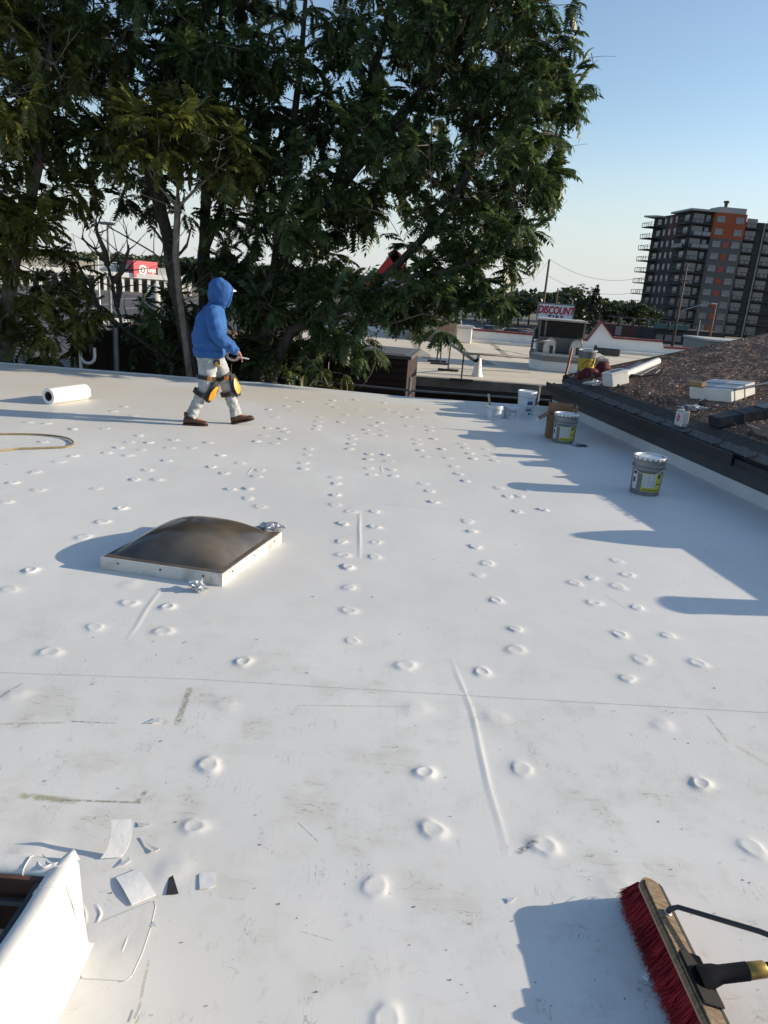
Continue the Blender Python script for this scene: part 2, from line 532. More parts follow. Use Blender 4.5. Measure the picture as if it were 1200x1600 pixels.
PROF = [(0, .0068), (.024, .0068), (.034, .0076), (.040, .0080), (.046, .0074), (.055, .0050), (.064, .0027), (.073, .0012), (.083, .0004), (.095, .00008), (.115, -.00012)]
PROF2 = [(0, .007), (.028, .0072), (.042, .0086), (.056, .0045), (.068, .0017), (.082, .0004), (.098, .00005), (.12, -.00015)]
PROFB = [(0, .0058), (.022, .0060), (.031, .0074), (.037, .0084), (.043, .0076), (.053, .0046), (.063, .0022), (.075, .0007), (.088, .0001), (.112, -.00012)]
PROFC = [(0, .0074), (.028, .0074), (.036, .0076), (.043, .0066), (.052, .0036), (.060, .0018), (.078, .0008), (.095, .0002), (.12, -.00012)]
HI = [plate_mesh(28, (PROF, PROFB, PROFC)[s % 3], s) for s in range(6)]
SOFT = [plate_mesh(24, [(0, .0055), (.025, .0055), (.045, .0043), (.065, .0020), (.085, .0007), (.10, .0002), (.115, .00004), (.135, -.00015)], s + 9) for s in range(2)]
LO = [plate_mesh(12, PROF2, s + 4) for s in range(3)]
soft = [(352, 1102), (650, 1108), (775, 1122), (1035, 1134), (968, 1388), (272, 1358), (25, 1085), (202, 914), (48, 1330)]
plates = [(326, 1196), (303, 1292), (586, 1386), (676, 1297), (664, 1208), (815, 1202), (850, 1322), (1095, 1225), (1175, 1325),
    (78, 1020), (380, 1035), (550, 1002), (633, 1041), (753, 1051), (805, 984), (805, 1016), (968, 992), (1043, 994), (1002, 1031), (1090, 1037), (980, 1061), (605, 1594),
    (545, 955), (545, 919), (543, 887), (536, 868), (533, 847), (535, 819), (548, 800), (585, 800), (585, 824), (587, 848), (585, 871), (202, 943), (262, 949), (148, 981), (255, 987), (48, 892), (15, 922), (160, 816),
    (775, 939), (747, 899), (761, 881), (742, 855), (737, 831), (730, 815), (898, 912), (925, 904), (965, 917), (928, 943), (995, 950), (963, 877), (980, 899), (808, 800), (848, 797),
    (523, 746), (525, 756), (524, 774), (523, 789), (474, 724), (474, 733), (480, 711), (482, 702), (576, 710), (575, 718), (576, 732), (581, 742), (602, 711), (607, 721), (611, 734), (615, 744),
    (548, 680), (551, 686), (548, 694), (546, 702), (661, 756), (671, 768), (677, 785), (650, 687), (652, 694), (656, 704), (665, 714), (670, 667), (672, 673), (677, 686), (709, 729), (716, 741), (727, 752),
    (721, 694), (727, 700), (734, 709), (758, 702), (765, 713), (772, 720), (739, 717), (779, 763), (793, 776), (572, 672), (578, 678), (574, 652), (594, 661), (598, 673), (599, 681), (583, 665),
    (401, 690), (429, 693), (418, 669), (440, 670), (412, 681), (446, 675), (441, 686), (499, 652), (497, 659), (496, 666), (494, 671), (406, 735), (401, 745), (387, 764), (406, 792), (387, 779), (632, 652), (637, 666),
    (443, 621), (448, 635), (520, 626), (524, 637), (555, 625), (600, 630), (604, 640), (515, 632), (470, 628), (456, 642), (44, 660), (73, 662), (114, 671), (164, 670), (67, 691), (115, 713), (92, 722), (167, 708), (185, 700), (221, 703), (200, 712),
    (217, 681), (233, 692), (202, 691), (177, 643), (194, 636), (208, 650), (230, 735), (210, 750), (150, 764), (55, 738), (20, 755), (190, 795), (60, 766), (245, 750), (345, 712), (375, 724), (350, 740), (325, 692), (300, 700), (265, 700),
    (330, 730), (360, 765), (130, 840), (10, 785), (420, 640), (430, 652), (260, 720), (272, 688), (560, 640), (540, 648), (532, 660), (690, 702), (700, 716), (812, 776), (826, 766), (620, 645), (648, 652), (655, 640)]
for i, (u, v) in enumerate(soft + plates):
    p = G(u, v)
    z = ST if p.y > seam_y(p.x) else 0
    lst = SOFT if i < len(soft) else (HI if v > 790 else LO)
    me = lst[i % len(lst)]
    sc = .88 + .24 * ((i * 37) % 10) / 10
    part('fastener_plate', me, roof, Matrix.Translation((p.x, p.y, z + .00005)) @ Matrix.Rotation(i * 1.7, 4, 'Z') @ Matrix.Diagonal((sc * .82, sc * .82, (.62 + .36 * ((i * 53) % 10) / 10) if v > 900 else (.6 + .75 * ((i * 53) % 10) / 10), 1)))
# wrinkles of the sheet
def ridge(pts, w, h):
    b = MB(); rows = []
    n = len(pts)
    for i, p in enumerate(pts):
        t = (pts[min(i + 1, n - 1)] - pts[max(i - 1, 0)]).normalized(); a = Vector((t.y, -t.x, 0))
        k = max(math.sin(math.pi * (i + .001) / (n - 1)), .02) ** .7
        z = (ST if p.y > seam_y(p.x) else 0) + .00003
        hh = h * k * (.75 + .4 * mnoise.noise(p * 9))
        rows.append([(p + a * (w * q) + Vector((0, 0, z + hh * e))) for q, e in ((-1.2, -.02), (-.8, .06), (-.45, .3), (-.15, .85), (.1, 1), (.45, .5), (1.2, -.02))])
    vs_ = [q for r in rows for q in r]
    fs = [(i * 7 + k, i * 7 + k + 1, (i + 1) * 7 + k + 1, (i + 1) * 7 + k) for i in range(n - 1) for k in range(6)]
    b.add(vs_, fs)
    return b.build('wrinkle', M['membrane'], roof, smooth=True)
def pxline(pts, n=14, wob=.006):
    out = []
    P = [G(*p) for p in pts]
    for i in range(n):
        t = i / (n - 1) * (len(P) - 1); k = min(int(t), len(P) - 2)
        q = P[k].lerp(P[k + 1], t - k); q = Vector((q.x, q.y, 0))
        out.append(q + Vector((mnoise.noise(q * 4) * wob, 0, 0)))
    return out
ridge(pxline([(706, 1028), (738, 1110), (765, 1230), (796, 1338)], 24), .020, .0036)
ridge(pxline([(254, 918), (228, 955), (200, 1000)], 12), .020, .0032)
ridge(pxline([(562, 798), (563, 872)], 8), .02, .005)
ridge(pxline([(395, 730), (386, 742)], 6), .012, .004)
ridge(pxline([(595, 728), (598, 740)], 6), .014, .004)

# loose leaf bits and grit
db = MB()
r_ = random.Random(3)
for i in range(240):
    u = r_.uniform(-50, 1250); v = 640 + 950 * r_.random() ** .8
    p = G(u, v)
    if p.y > 11 or p.x > 2.6: continue
    z = (ST if p.y > seam_y(p.x) else 0) + .001
    s = r_.choice((.0008, .0011, .0015, .0022)) * (1.0 if p.y < 3 else 1.5)
    a = r_.random() * 6.3
    e = Vector((math.cos(a), math.sin(a), 0)) * s * r_.uniform(1, 3); f = Vector((-math.sin(a), math.cos(a), 0)) * s
    c = Vector((p.x, p.y, z))
    db.add([c - e, c + f + Vector((0, 0, s)), c + e, c - f + Vector((0, 0, s * .3))], [(0, 1, 2), (0, 2, 3)])
for u, v in ((240, 1003), (290, 1304 - 300), (745, 953), (1070, 910), (1060, 915), (992, 890), (770, 812), (1440 - 400, 1112), (1050, 1115), (960, 1112), (620, 1168), (402, 1000), (715, 880)):
    p = G(u, v); c = Vector((p.x, p.y, ST + .002)); a = r_.random() * 6
    e = Vector((math.cos(a), math.sin(a), 0)) * .008; f = Vector((-math.sin(a), math.cos(a), .3)) * .003
    db.add([c - e, c + f, c + e, c - f * .6 + Vector((0, 0, .001))], [(0, 1, 2), (0, 2, 3)])
stuff(db.build('roof_grit', mat('dead_leaf', (.09, .07, .045), .9, (.04, .035, .03), 30), fix=False))
# ------------------------------------------------------------------ shingled building next door (stands against the roof)
shing = thing('shingled_building', 'low brown shingled roof with dark gutter and grey eave tabs beside the white roof', 'building', L(0, 0, GZ))
S_N, S_F = -2.9, 5.75
def course(name, r0, z0, r1, z1, mt, s0=S_N, s1=S_F):
    b = MB()
    b.extrude([L(r0, s0, z0), L(r1, s0, z0), L(r1, s0, z1), L(r0, s0, z1)], EW * (s1 - s0))
    return b.build(name, mt, shing)
course('upturn_flashing', -.012, 0.0, .02, .135, mat('upturn_membrane', (.60, .60, .60), .6, (.52, .52, .53), 2))
course('dark_flashing', -.022, .137, .02, .262, M['flash_dark'])
course('ledge_board', -.045, .264, .02, .282, M['ledge'], S_N, S_F - .02)
course('house_wall', .022, GZ + 0.0, .12, .40, M['dark_wall'])
# gutter, box profile with an open top, near length stops short
g = MB()
gp = [(-.13, .29), (-.015, .29), (-.015, .41), (-.02, .41), (-.02, .297), (-.122, .297), (-.122, .405), (-.135, .41)]
g.extrude([L(r, .52, z) for r, z in gp], EW * (S_F + .06 - .52))
g.build('gutter', M['gutter'], shing)
gl = MB(); gl.extrude([L(r, S_N, z) for r, z in [(-.11, .29), (-.015, .29), (-.015, .40), (-.02, .40), (-.02, .297), (-.10, .297), (-.10, .37), (-.112, .375)]], EW * (.50 - S_N))
gl.build('gutter', M['gutter'], shing)
lip = MB(); lip.tube([L(-.133, .52, .412), L(-.133, S_F + .05, .412)], .008, 6)
lip.build('gutter_lip', M['flash_dark'], shing)
hook = MB()
hook.tube([L(-.13, 0, .41), L(-.06, 0, .425), L(.0, 0, .43), L(.03, .02, .46)], [.008, .007, .006, .006], 5)
h0 = hook.build('gutter_bracket', M['gutter'], shing)
for s in (1.55, 2.15, 2.75, 3.35, 3.95, 4.55, 5.15, .95, .35):
    part('gutter_bracket', h0.data, shing, Matrix.Translation(EW * s))
bpy.data.objects.remove(h0)
# two courses of eave tabs
def tab_mesh(w, r0, z0, r1, z1, mt, seed):
    r_ = random.Random(seed)
    b = MB(); n = 4
    top = []; bot = []
    for i in range(n + 1):
        s = w * i / n
        j = r_.uniform(-.008, .008)
        top.append((L(r1, s, z1 + .004), L(r0 + j, s, z0 + r_.uniform(-.004, .006))))
    vs_ = []
    for a, c in top:
        vs_ += [a - L(0, 0), c - L(0, 0), a - L(0, 0) - Vector((0, 0, .014)), c - L(0, 0) - Vector((0, 0, .016))]
    fs = []
    for i in range(n):
        o = i * 4; q = o + 4
        fs += [(o, o + 1, q + 1, q), (o + 1, o + 3, q + 3, q + 1), (o + 2, q + 2, q + 3, o + 3)]
    fs += [(0, 2, 3, 1), (n * 4, n * 4 + 1, n * 4 + 3, n * 4 + 2)]
    b.add(vs_, fs)
    o = b.build('shingle', mt, None); me = o.data; bpy.data.objects.remove(o); return me
lowt = [tab_mesh(.297, -.03, .415, .075, .465, M['shingle_grey'], s) for s in range(3)]
upt = [tab_mesh(.297, .065, .472, .22, .532, M['shingle_dark'], s + 5) for s in range(3)]
n = int((S_F - S_N) / .3)
rr = random.Random(5)
for i in range(n):
    s = S_N + .3 * i
    base = L(0, s) - shing.location
    part('shingle', lowt[rr.randrange(3)], shing, Matrix.Translation(Vector((base.x, base.y, -GZ + rr.uniform(-.0025, .0025)))))
    base = L(0, min(s + .15, S_F - .29)) - shing.location
    part('shingle', upt[rr.randrange(3)], shing, Matrix.Translation(Vector((base.x, base.y, -GZ + rr.uniform(-.0025, .0025)))))
# the slope: torn, gritty shingle field with real unevenness
gm = bpy.data.materials.new('brown_grit'); gm.use_nodes = True
nt = gm.node_tree; b_ = nt.nodes['Principled BSDF']; b_.inputs['Roughness'].default_value = .95; b_.inputs['Specular IOR Level'].default_value = .2
tc = nd(nt, 'ShaderNodeTexCoord')
vo = nd(nt, 'ShaderNodeTexVoronoi'); vo.inputs['Scale'].default_value = 64
mp = nd(nt, 'ShaderNodeMapping'); mp.inputs['Scale'].default_value = (.7, 1.0, 1); mp.inputs['Rotation'].default_value = (0, 0, -WANG)
nt.links.new(tc.outputs['Object'], mp.inputs[0]); nt.links.new(mp.outputs[0], vo.inputs['Vector'])
rp = nd(nt, 'ShaderNodeValToRGB'); rp.color_ramp.interpolation = 'CONSTANT'
cols = [(0, (.235, .145, .108)), (.22, (.29, .19, .14)), (.42, (.17, .107, .08)), (.6, (.37, .26, .20)), (.78, (.25, .14, .105)), (.9, (.48, .37, .29))]
e = rp.color_ramp.elements
e[0].position = 0; e[0].color = (*cols[0][1], 1); e[1].position = cols[1][0]; e[1].color = (*cols[1][1], 1)
for p_, c_ in cols[2:]:
    x = e.new(p_); x.color = (*c_, 1)
sx_ = nd(nt, 'ShaderNodeSeparateColor'); nt.links.new(vo.outputs['Color'], sx_.inputs[0]); nt.links.new(sx_.outputs[0], rp.inputs[0])
nz = nd(nt, 'ShaderNodeTexNoise'); nz.inputs['Scale'].default_value = 2.2; nz.inputs['Detail'].default_value = 5; nt.links.new(mp.outputs[0], nz.inputs['Vector'])
mr = nd(nt, 'ShaderNodeMapRange'); mr.inputs[1].default_value = .3; mr.inputs[2].default_value = .7; mr.inputs[3].default_value = .65; mr.inputs[4].default_value = 1.25
nt.links.new(nz.outputs['Fac'], mr.inputs[0])
ml = nd(nt, 'ShaderNodeVectorMath', operation='SCALE'); nt.links.new(rp.outputs[0], ml.inputs[0]); nt.links.new(mr.outputs[0], ml.inputs['Scale'])
nt.links.new(ml.outputs[0], b_.inputs['Base Color'])
bp = nd(nt, 'ShaderNodeBump'); bp.inputs['Distance'].default_value = .03; bp.inputs['Strength'].default_value = .9
nt.links.new(vo.outputs['Distance'], bp.inputs['Height']); nt.links.new(bp.outputs[0], b_.inputs['Normal'])
sl = MB(); nr, ns = 120, 170
vs_ = []
RMAX = 8.5
for j in range(ns + 1):
    for i in range(nr + 1):
        r = EAVE_R + (RMAX - EAVE_R) * (i / nr) ** 1.15; s = S_N + (S_F + .06 - S_N) * j / ns
        k = min(1, i / 6)
        p = L(r, s, roofz(r))
        z = (mnoise.noise(p * 5) * .012 + mnoise.noise(p * 14) * .010 + mnoise.noise(p * 1.2) * .02 + abs(mnoise.noise(p * 30)) * .012) * k
        vs_.append(p + Vector((0, 0, z)))
fs = [(j * (nr + 1) + i, j * (nr + 1) + i + 1, (j + 1) * (nr + 1) + i + 1, (j + 1) * (nr + 1) + i) for j in range(ns) for i in range(nr)]
sl.add(vs_, fs)
sl.build('roof_slope', gm, shing, fix=False)
und = MB(); und.extrude([L(.122, S_N + .02, GZ), L(RMAX - .05, S_N + .02, GZ), L(RMAX - .05, S_N + .02, roofz(RMAX) - .06), L(.122, S_N + .02, .47)], EW * (S_F - .0 - S_N - .04))
und.build('gable_wall', M['dark_wall'], shing)
for s0 in (S_F + .065, S_N - .09):
    rk = MB(); rk.extrude([L(.15, s0, .41), L(RMAX, s0, roofz(RMAX) - .13), L(RMAX, s0, roofz(RMAX) + .012), L(.15, s0, .535)], EW * .025); rk.build('rake_board', M['shingle_dark'], shing)
# chips of torn shingle lying on the slope
cb = MB(); rr = random.Random(11)
for i in range(12000):
    r = EAVE_R + .05 + 7.5 * rr.random() ** 1.5; s = rr.uniform(-.6, S_F)
    a = rr.random() * 6.3; w = rr.uniform(.005, .012); l_ = rr.uniform(.008, .03); t = rr.uniform(0, .016)
    c = L(r, s, roofz(r) + rr.uniform(.002, .02))
    e1 = (ER * math.cos(a) + EW * math.sin(a)); e1 = e1 + Vector((0, 0, SLOPE * e1.dot(ER) + rr.uniform(-.25, .25)))
    e2 = (-ER * math.sin(a) + EW * math.cos(a)); e2 = e2 + Vector((0, 0, SLOPE * e2.dot(ER) + rr.uniform(-.35, .35)))
    mi = rr.choice((0, 0, 1, 1, 2, 3) if rr.random() < .97 else (4,))
    cb.add([c - e1 * l_, c - e2 * w, c + e1 * l_ * .8, c + e2 * w + Vector((0, 0, t))], [(0, 1, 2), (0, 2, 3)], mi)
chip = [mat('chip_brown', (.36, .23, .16), .95), mat('chip_red', (.30, .16, .11), .95), mat('chip_dark', (.14, .095, .075), .95), mat('chip_tan', (.50, .38, .28), .95), mat('chip_pale', (.6, .56, .50), .9)]
stuff(cb.build('shingle_chips', chip, shing, fix=False))

# bent-up tabs added along the eave to throw long shadow fingers onto the roof
tabm = mat('shadow_tab_brown', (.13, .10, .085), .95, (.08, .065, .055), 20)
rr = random.Random(21)
for s, r0, w_, h in ((.35, .30, .26, .07), (.82, .28, .12, .10), (1.22, .34, .30, .06), (1.5, .30, .10, .12), (2.15, .30, .14, .11), (2.5, .36, .34, .06), (2.85, .30, .10, .13), (3.05, .33, .16, .09), (3.4, .30, .22, .11), (3.85, .30, .12, .14), (4.05, .34, .2, .09), (4.4, .30, .14, .15), (4.62, .32, .1, .10), (4.9, .30, .2, .16), (5.2, .32, .12, .12), (5.45, .3, .2, .17)):
    b = MB(); n_ = 5; vs2 = []
    for i in range(n_ + 1):
        t = i / n_; hh = h * .8 * (.25 + .75 * math.sin(math.pi * min(1, .15 + t * .9)) ** .7) * rr.uniform(.7, 1.1)
        lean = -.35 * hh
        for dr in (0, .007):
            vs2 += [L(r0 + dr, s + w_ * t, roofz(r0) - .006), L(r0 + dr + lean, s + w_ * t * (1 - .2 * rr.random()), roofz(r0) + hh)]
    fs2 = []
    for i in range(n_):
        o_, e_ = i * 4, i * 4 + 4
        fs2 += [(o_, e_, e_ + 1, o_ + 1), (o_ + 2, o_ + 3, e_ + 3, e_ + 2), (o_ + 1, e_ + 1, e_ + 3, o_ + 3)]
    fs2 += [(0, 1, 3, 2), (n_ * 4, n_ * 4 + 2, n_ * 4 + 3, n_ * 4 + 1)]
    b.add(vs2, fs2); b.build('shadow_tab', tabm, shing)
# ------------------------------------------------------------------ the tan flat-roofed building beyond the gap
TZ = -.3
tan = thing('flat_roof_building', 'tan flat roofed shop with white parapet and red coping beyond the gap', 'building', (4, 17.5, GZ))
tanm = mat('tan_roofing', (.62, .555, .455), .9, (.52, .46, .37), .6, .1, 15, detail=8)
pA = G(560, 583, TZ); pB = G(1010, 616, TZ); far1 = G(560, 508, TZ); far2 = G(1230, 558, TZ)
dirf = (pB - pA).normalized()
t = MB()
poly = [pA - dirf * 3, pB + dirf * 8, Vector((20, 32.4, TZ)), Vector((-4, 32.4, TZ))]
t.add([Vector((p.x, p.y, TZ)) for p in poly], [(0, 1, 2, 3)])
t.build('roof_sheet', tanm, tan, fix=False)
ff = MB()
nf = Vector((dirf.y, -dirf.x, 0))
ff.extrude([pA - dirf * 3 + nf * .06 + Vector((0, 0, -.19)), pB + dirf * 8 + nf * .06 + Vector((0, 0, -.19)), pB + dirf * 8 + nf * .06 + Vector((0, 0, .03)), pA - dirf * 3 + nf * .06 + Vector((0, 0, .03))], -nf * .25)
ff.build('fascia', mat('fascia', (.24, .225, .20), .8, (.16, .15, .135), 3), tan)
ff2 = MB(); ff2.extrude([pA - dirf * 3 + nf * .02 + Vector((0, 0, -.30)), pB + dirf * 8 + nf * .02 + Vector((0, 0, -.30)), pB + dirf * 8 + nf * .02 + Vector((0, 0, -.20)), pA - dirf * 3 + nf * .02 + Vector((0, 0, -.20))], -nf * .25)
ff2.build('soffit_board', M['dark_metal'], tan)
wl = MB(); q0 = pA - dirf * 3 - nf * .5; q1 = pB + dirf * 8 - nf * .5
wl.prism([(q0.x, q0.y), (q1.x, q1.y), (19.5, 32.7), (-3.6, 32.7)], GZ, TZ - .02)
wl.build('outer_wall', M['dark_wall'], tan)
# water stains, curb strip along the front
# parapet with gable, coping red
PY = 32.5
def par(u, v): return AT(u, v, PY)
base = [par(480, 510).x, par(1260, 550).x]
outline = [(480, 496), (735, 516), (832, 524), (905, 531), (917, 533), (940, 504), (958, 529), (1035, 535), (1037, 544), (1095, 548), (1260, 558)]
pw = MB()
pts = [par(u, v) for u, v in outline]
pw.extrude([Vector((base[0], PY, TZ + .001))] + [Vector((p.x, PY, p.z)) for p in pts] + [Vector((base[1], PY, TZ + .001))], (0, .3, 0))
pw.build('parapet', M['white_paint'], tan)
cp = MB()
for a, b in zip(pts[:-1], pts[1:]):
    d = (b - a)
    if abs(d.x) < .12: continue
    cp.extrude([a + Vector((0, -.07, .002)), a + Vector((0, .36, .002)), a + Vector((0, .36, .075)), a + Vector((0, -.07, .075))], d)
cp.build('coping', mat('coping_red', (.17, .018, .022), .6, (.13, .016, .02), 2), tan)
fl = MB(); fl.box(((base[0] + base[1]) / 2, PY - .25, TZ + .06), (base[1] - base[0] - .4, .45, .12))
fl.build('base_flashing', mat('pale_flashing', (.62, .62, .60), .7), tan)
# patched tar lines and stains
rr = random.Random(2)
for a, b, w in (((690, 527), (755, 570), .5), ((640, 520), (665, 560), .4), ((770, 545), (830, 556), .25), ((935, 552), (1040, 566), .3), ((700, 575), (830, 583), .3), ((760, 530), (800, 560), .2)):
    A, B = G(*a, TZ), G(*b, TZ); d = (B - A).normalized(); n_ = Vector((-d.y, d.x, 0)) * w / 2
    prev = None; tl = MB()
    for i in range(9):
        c = A.lerp(B, i / 8) + n_ * rr.uniform(-.8, .8); k = rr.uniform(.5, 1.2)
        cur = (c + n_ * k + Vector((0, 0, .004)), c - n_ * k + Vector((0, 0, .004)))
        if prev: tl.quad(prev[0], cur[0], cur[1], prev[1])
        prev = cur
    tl.build('tar_seam', mat('tar_stain', (.36, .32, .26), .9, (.27, .24, .2), 3) if 'tar_stain' not in bpy.data.materials else bpy.data.materials['tar_stain'], tan, fix=False)
# hut on the tan roof
hut = thing('roof_hut', 'beige plastered hut on the tan roof half hidden by the leaves', 'hut', G(680, 533, TZ))
hb = MB(); c0 = G(635, 530, TZ); c1 = G(712, 536, TZ)
d_ = Vector((c1.x - c0.x, c1.y - c0.y, 0)).normalized(); n_ = Vector((-d_.y, d_.x, 0)); hz = AT(680, 491, c0.y).z
hb.extrude([c0, c1, Vector((c1.x, c1.y, hz)), Vector((c0.x, c0.y, hz))], n_ * 3.2)
hb.build('hut_wall', mat('beige_plaster', (.50, .42, .33), .9, (.42, .35, .27), 1), hut)
hp = MB(); k0 = c0.lerp(c1, .66) - n_ * .01; k1 = c0.lerp(c1, .97) - n_ * .01
hp.extrude([k0 + Vector((0, 0, (hz - TZ) * .45)), k1 + Vector((0, 0, (hz - TZ) * .42)), k1 + Vector((0, 0, (hz - TZ) * .80)), k0 + Vector((0, 0, (hz - TZ) * .75))], -n_ * .02)
hp.build('rusty_panel', mat('rusty_panel', (.42, .16, .09), .8, (.34, .24, .17), 2), hut)
hr = MB(); hr.extrude([c0 - n_ * .1 + Vector((0, 0, hz - TZ + .002)), c1 - n_ * .1 + d_ * .1 + Vector((0, 0, hz - TZ + .002)), c1 - n_ * .1 + d_ * .1 + Vector((0, 0, hz - TZ + .1)), c0 - n_ * .1 + Vector((0, 0, hz - TZ + .1))], n_ * 3.4)
hr.build('hut_roof', M['grey_metal'], hut)
hk = MB(); hk.extrude([c0 - n_ * .3 + Vector((0, 0, .004)), c1 + d_ * .0 - n_ * .3 + Vector((0, 0, .004)), c1 - n_ * .3 + Vector((0, 0, .3)), c0 - n_ * .3 + Vector((0, 0, .3))], n_ * .28)
hk.build('hut_base', mat('hut_base', (.2, .17, .14), .9), hut)
vb = thing('roof_vent', 'small pale roof vent box beside the beige hut', 'vent', G(722, 535, TZ))
b = MB(); p = G(722, 535, TZ); b.bbox(p + Vector((0, 0, .3)), (.7, .6, .6), .03); b.build('vent_box', M['white_paint'], vb)
b = MB(); b.bbox(p + Vector((0, 0, .66)), (.85, .75, .1), .03); b.build('vent_cap', M['galv'], vb)
# gas pipe on stands
gpipe = thing('gas_pipe', 'dark gas pipe on T stands running over the tan roof', 'pipe', G(725, 570, TZ))
hgt = .62
Pn = G(745, 588, TZ)
def over(u, v, h): return G(u, v, TZ + h)
A = over(745, 566, .62); Bq = over(725, 552, .66); Cq = over(704, 538, .70); Dq = over(686, 527, .72)
b = MB(); b.tube([Pn + Vector((0, 0, .1)), Pn + Vector((0, 0, .52)), A + Vector((0, 0, .04)), A.lerp(Bq, .12), Bq, Cq, Dq], .034, 8); b.build('main_pipe', M['dark_metal'], gpipe, smooth=True)
E1 = over(828, 560, .45)
b = MB(); b.tube([Bq, over(790, 556, .5), E1, E1 + Vector((0, 0, .45)), E1 + Vector((.5, .1, .5))], .027, 8); b.build('branch_pipe', M['dark_metal'], gpipe, smooth=True)
for q in (Bq.lerp(A, .0), Cq, Dq.lerp(Cq, .3), Dq):
    st = MB(); zt = q.z; st.tube([(q.x, q.y, zt), (q.x, q.y, TZ + .04)], .022, 6)
    o = st.build('stand_post', M['dark_metal'], gpipe)
    st = MB(); st.box((q.x, q.y, TZ + .035), (.55, .10, .05)); st.build('stand_foot', M['dark_metal'], gpipe)
cone = MB(); cone.lathe([(.15, 0.002), (.12, .1), (.075, .40), (.055, .54), (.04, .55)], Pn, 14)
cone.build('pipe_boot', M['white_paint'], gpipe, smooth=True)

# ------------------------------------------------------------------ rooftop unit on its curb
K0 = G(838, 577, TZ)
acr = thing('rooftop_cooler', 'grey rooftop cooling unit with two curved ducts on a white curb', 'air conditioner', (K0.x, K0.y, TZ))
ang = R(-8)
acr.rotation_euler = (0, 0, ang)
b = MB(); b.prism([(-.18, .35), (.17, -.25), (2.0, -.25), (2.0, 1.9), (-.18, 1.9)], .002, .28); b.build('curb', M['white_paint'], acr, local=True)
b = MB(); b.prism([(-.205, .33), (.16, -.275), (2.03, -.275), (2.03, 1.93), (-.205, 1.93)], .282, .42); b.build('curb_cap', M['grey_metal'], acr, local=True)
b = MB(); b.prism([(-.17, .36), (.17, -.24), (2.0, -.24), (2.0, 1.9), (-.17, 1.9)], .422, .5); b.build('curb_lip', mat('pale_lip', (.5, .49, .46), .7), acr, local=True)
CX, CW = .60, 1.30
b = MB(); b.bbox((CX, .95, .74), (CW, 1.4, .46), .03); b.build('cabinet', mat('cabinet_grey', (.19, .185, .175), .65, (.15, .145, .14), 2), acr, local=True)
cm = mat('cooler_pad', (.03, .025, .021), .9, (.018, .015, .013), 12, .5, 60)
b = MB(); b.bbox((CX, .95, 1.20), (CW + .04, 1.44, .44), .03); b.build('pad_section', cm, acr, local=True)
for xx in (CX - CW / 2, CX - CW / 2 + .17, CX + CW / 2 - .0):
    b = MB(); b.box((xx, .225, 1.20), (.055, .02, .45)); b.build('corner_post', mat('post_grey', (.16, .155, .15), .6) if 'post_grey' not in bpy.data.materials else bpy.data.materials['post_grey'], acr, local=True)
b = MB()
for k in range(7):
    b.box((CX + .08, .222, 1.02 + k * .058), (CW - .24, .03, .010), rot=Matrix.Rotation(.5, 3, 'X'))
stuff(b.build('louvre_slats', mat('slat_dark', (.045, .038, .032), .85), acr, local=True))
b = MB(); b.bbox((CX, .95, 1.448), (CW + .14, 1.56, .05), .02); b.build('top_cap', mat('cap_metal', (.42, .40, .37), .5, (.3, .28, .25), 4), acr, local=True)
b = MB(); b.bbox((CX - CW / 2 - .07, .9, 1.0), (.12, .6, .32), .03); b.build('side_box', M['dark_metal'], acr, local=True)
b = MB(); b.tube([(-.08, .3, .95), (-.2, .25, .92), (-.2, .3, .5), (-.02, .3, .47)], .03, 6); b.build('side_pipe', M['dark_metal'], acr, local=True, smooth=True)
def duct(x, w):
    prof = [(x, .502), (x, .72)] + [(x + w / 2 - w / 2 * math.cos(a), .72 + .23 * math.sin(a)) for a in [math.pi * i / 12 for i in range(1, 12)]] + [(x + w, .72), (x + w, .502)]
    b = MB(); b.extrude([(px_, .245, z) for px_, z in prof], (0, -.34, 0))
    o = b.build('duct_elbow', mat('bright_galv', (.66, .66, .65), .4, (.5, .5, .5), 8, metal=.2) if 'bright_galv' not in bpy.data.materials else bpy.data.materials['bright_galv'], acr, local=True)
    for yy in (-.098, .235):
        b2 = MB(); b2.tube([(px_, yy, z + .002) for px_, z in prof[1:-1]], .016, 5); b2.build('duct_seam', M['grey_metal'], o, local=True)
    b = MB(); b.box((x + w * .66, -.103, .62), (w * .30, .012, .22)); b.build('duct_opening', M['dark_metal'], o, local=True)
duct(.12, .34); duct(.88, .34)
# a black plank/gutter end lying on the tan roof
bk = G(947, 556, TZ)
b = MB(); b.bbox(bk + Vector((0, 0, .16)), (1.05, .25, .28), .03, R(-12)); b.box(bk + Vector((-.48, -.02, .34)), (.1, .2, .1), R(-12))
tag(b.build('black_duct', M['dark_metal'], None), 'short black duct section lying on the tan roof by the bucket', 'duct')

# ------------------------------------------------------------------ dark red lined housing and dark yard in the gap
sid = thing('plant_housing', 'dark red ribbed housing with metal rim in the gap beyond the roof', 'housing', AT(590, 600, 15.2))
b = MB()
h0, h1 = AT(520, 556, 15.2), AT(638, 562, 15.0)
topz = h1.z
b.extrude([Vector((h0.x, h0.y, GZ)), Vector((h1.x, h1.y, GZ)), Vector((h1.x, h1.y, topz)), Vector((h0.x, h0.y, topz))], (.25, 2.0, 0))
b.build('housing_body', mat('oxblood', (.026, .010, .009), .8, (.018, .008, .007), 3), sid)
zz = topz - .08; k = 0
while zz > -1.4:
    b = MB(); b.box(((h0.x + h1.x) / 2, (h0.y + h1.y) / 2 - .02, zz), ((h1.x - h0.x) - .04, .05, .075), R(-5.5)); b.build('rib', mat('oxblood_rib', (.034, .012, .011), .75) if k == 0 else bpy.data.materials['oxblood_rib'], sid)
    zz -= .145; k += 1
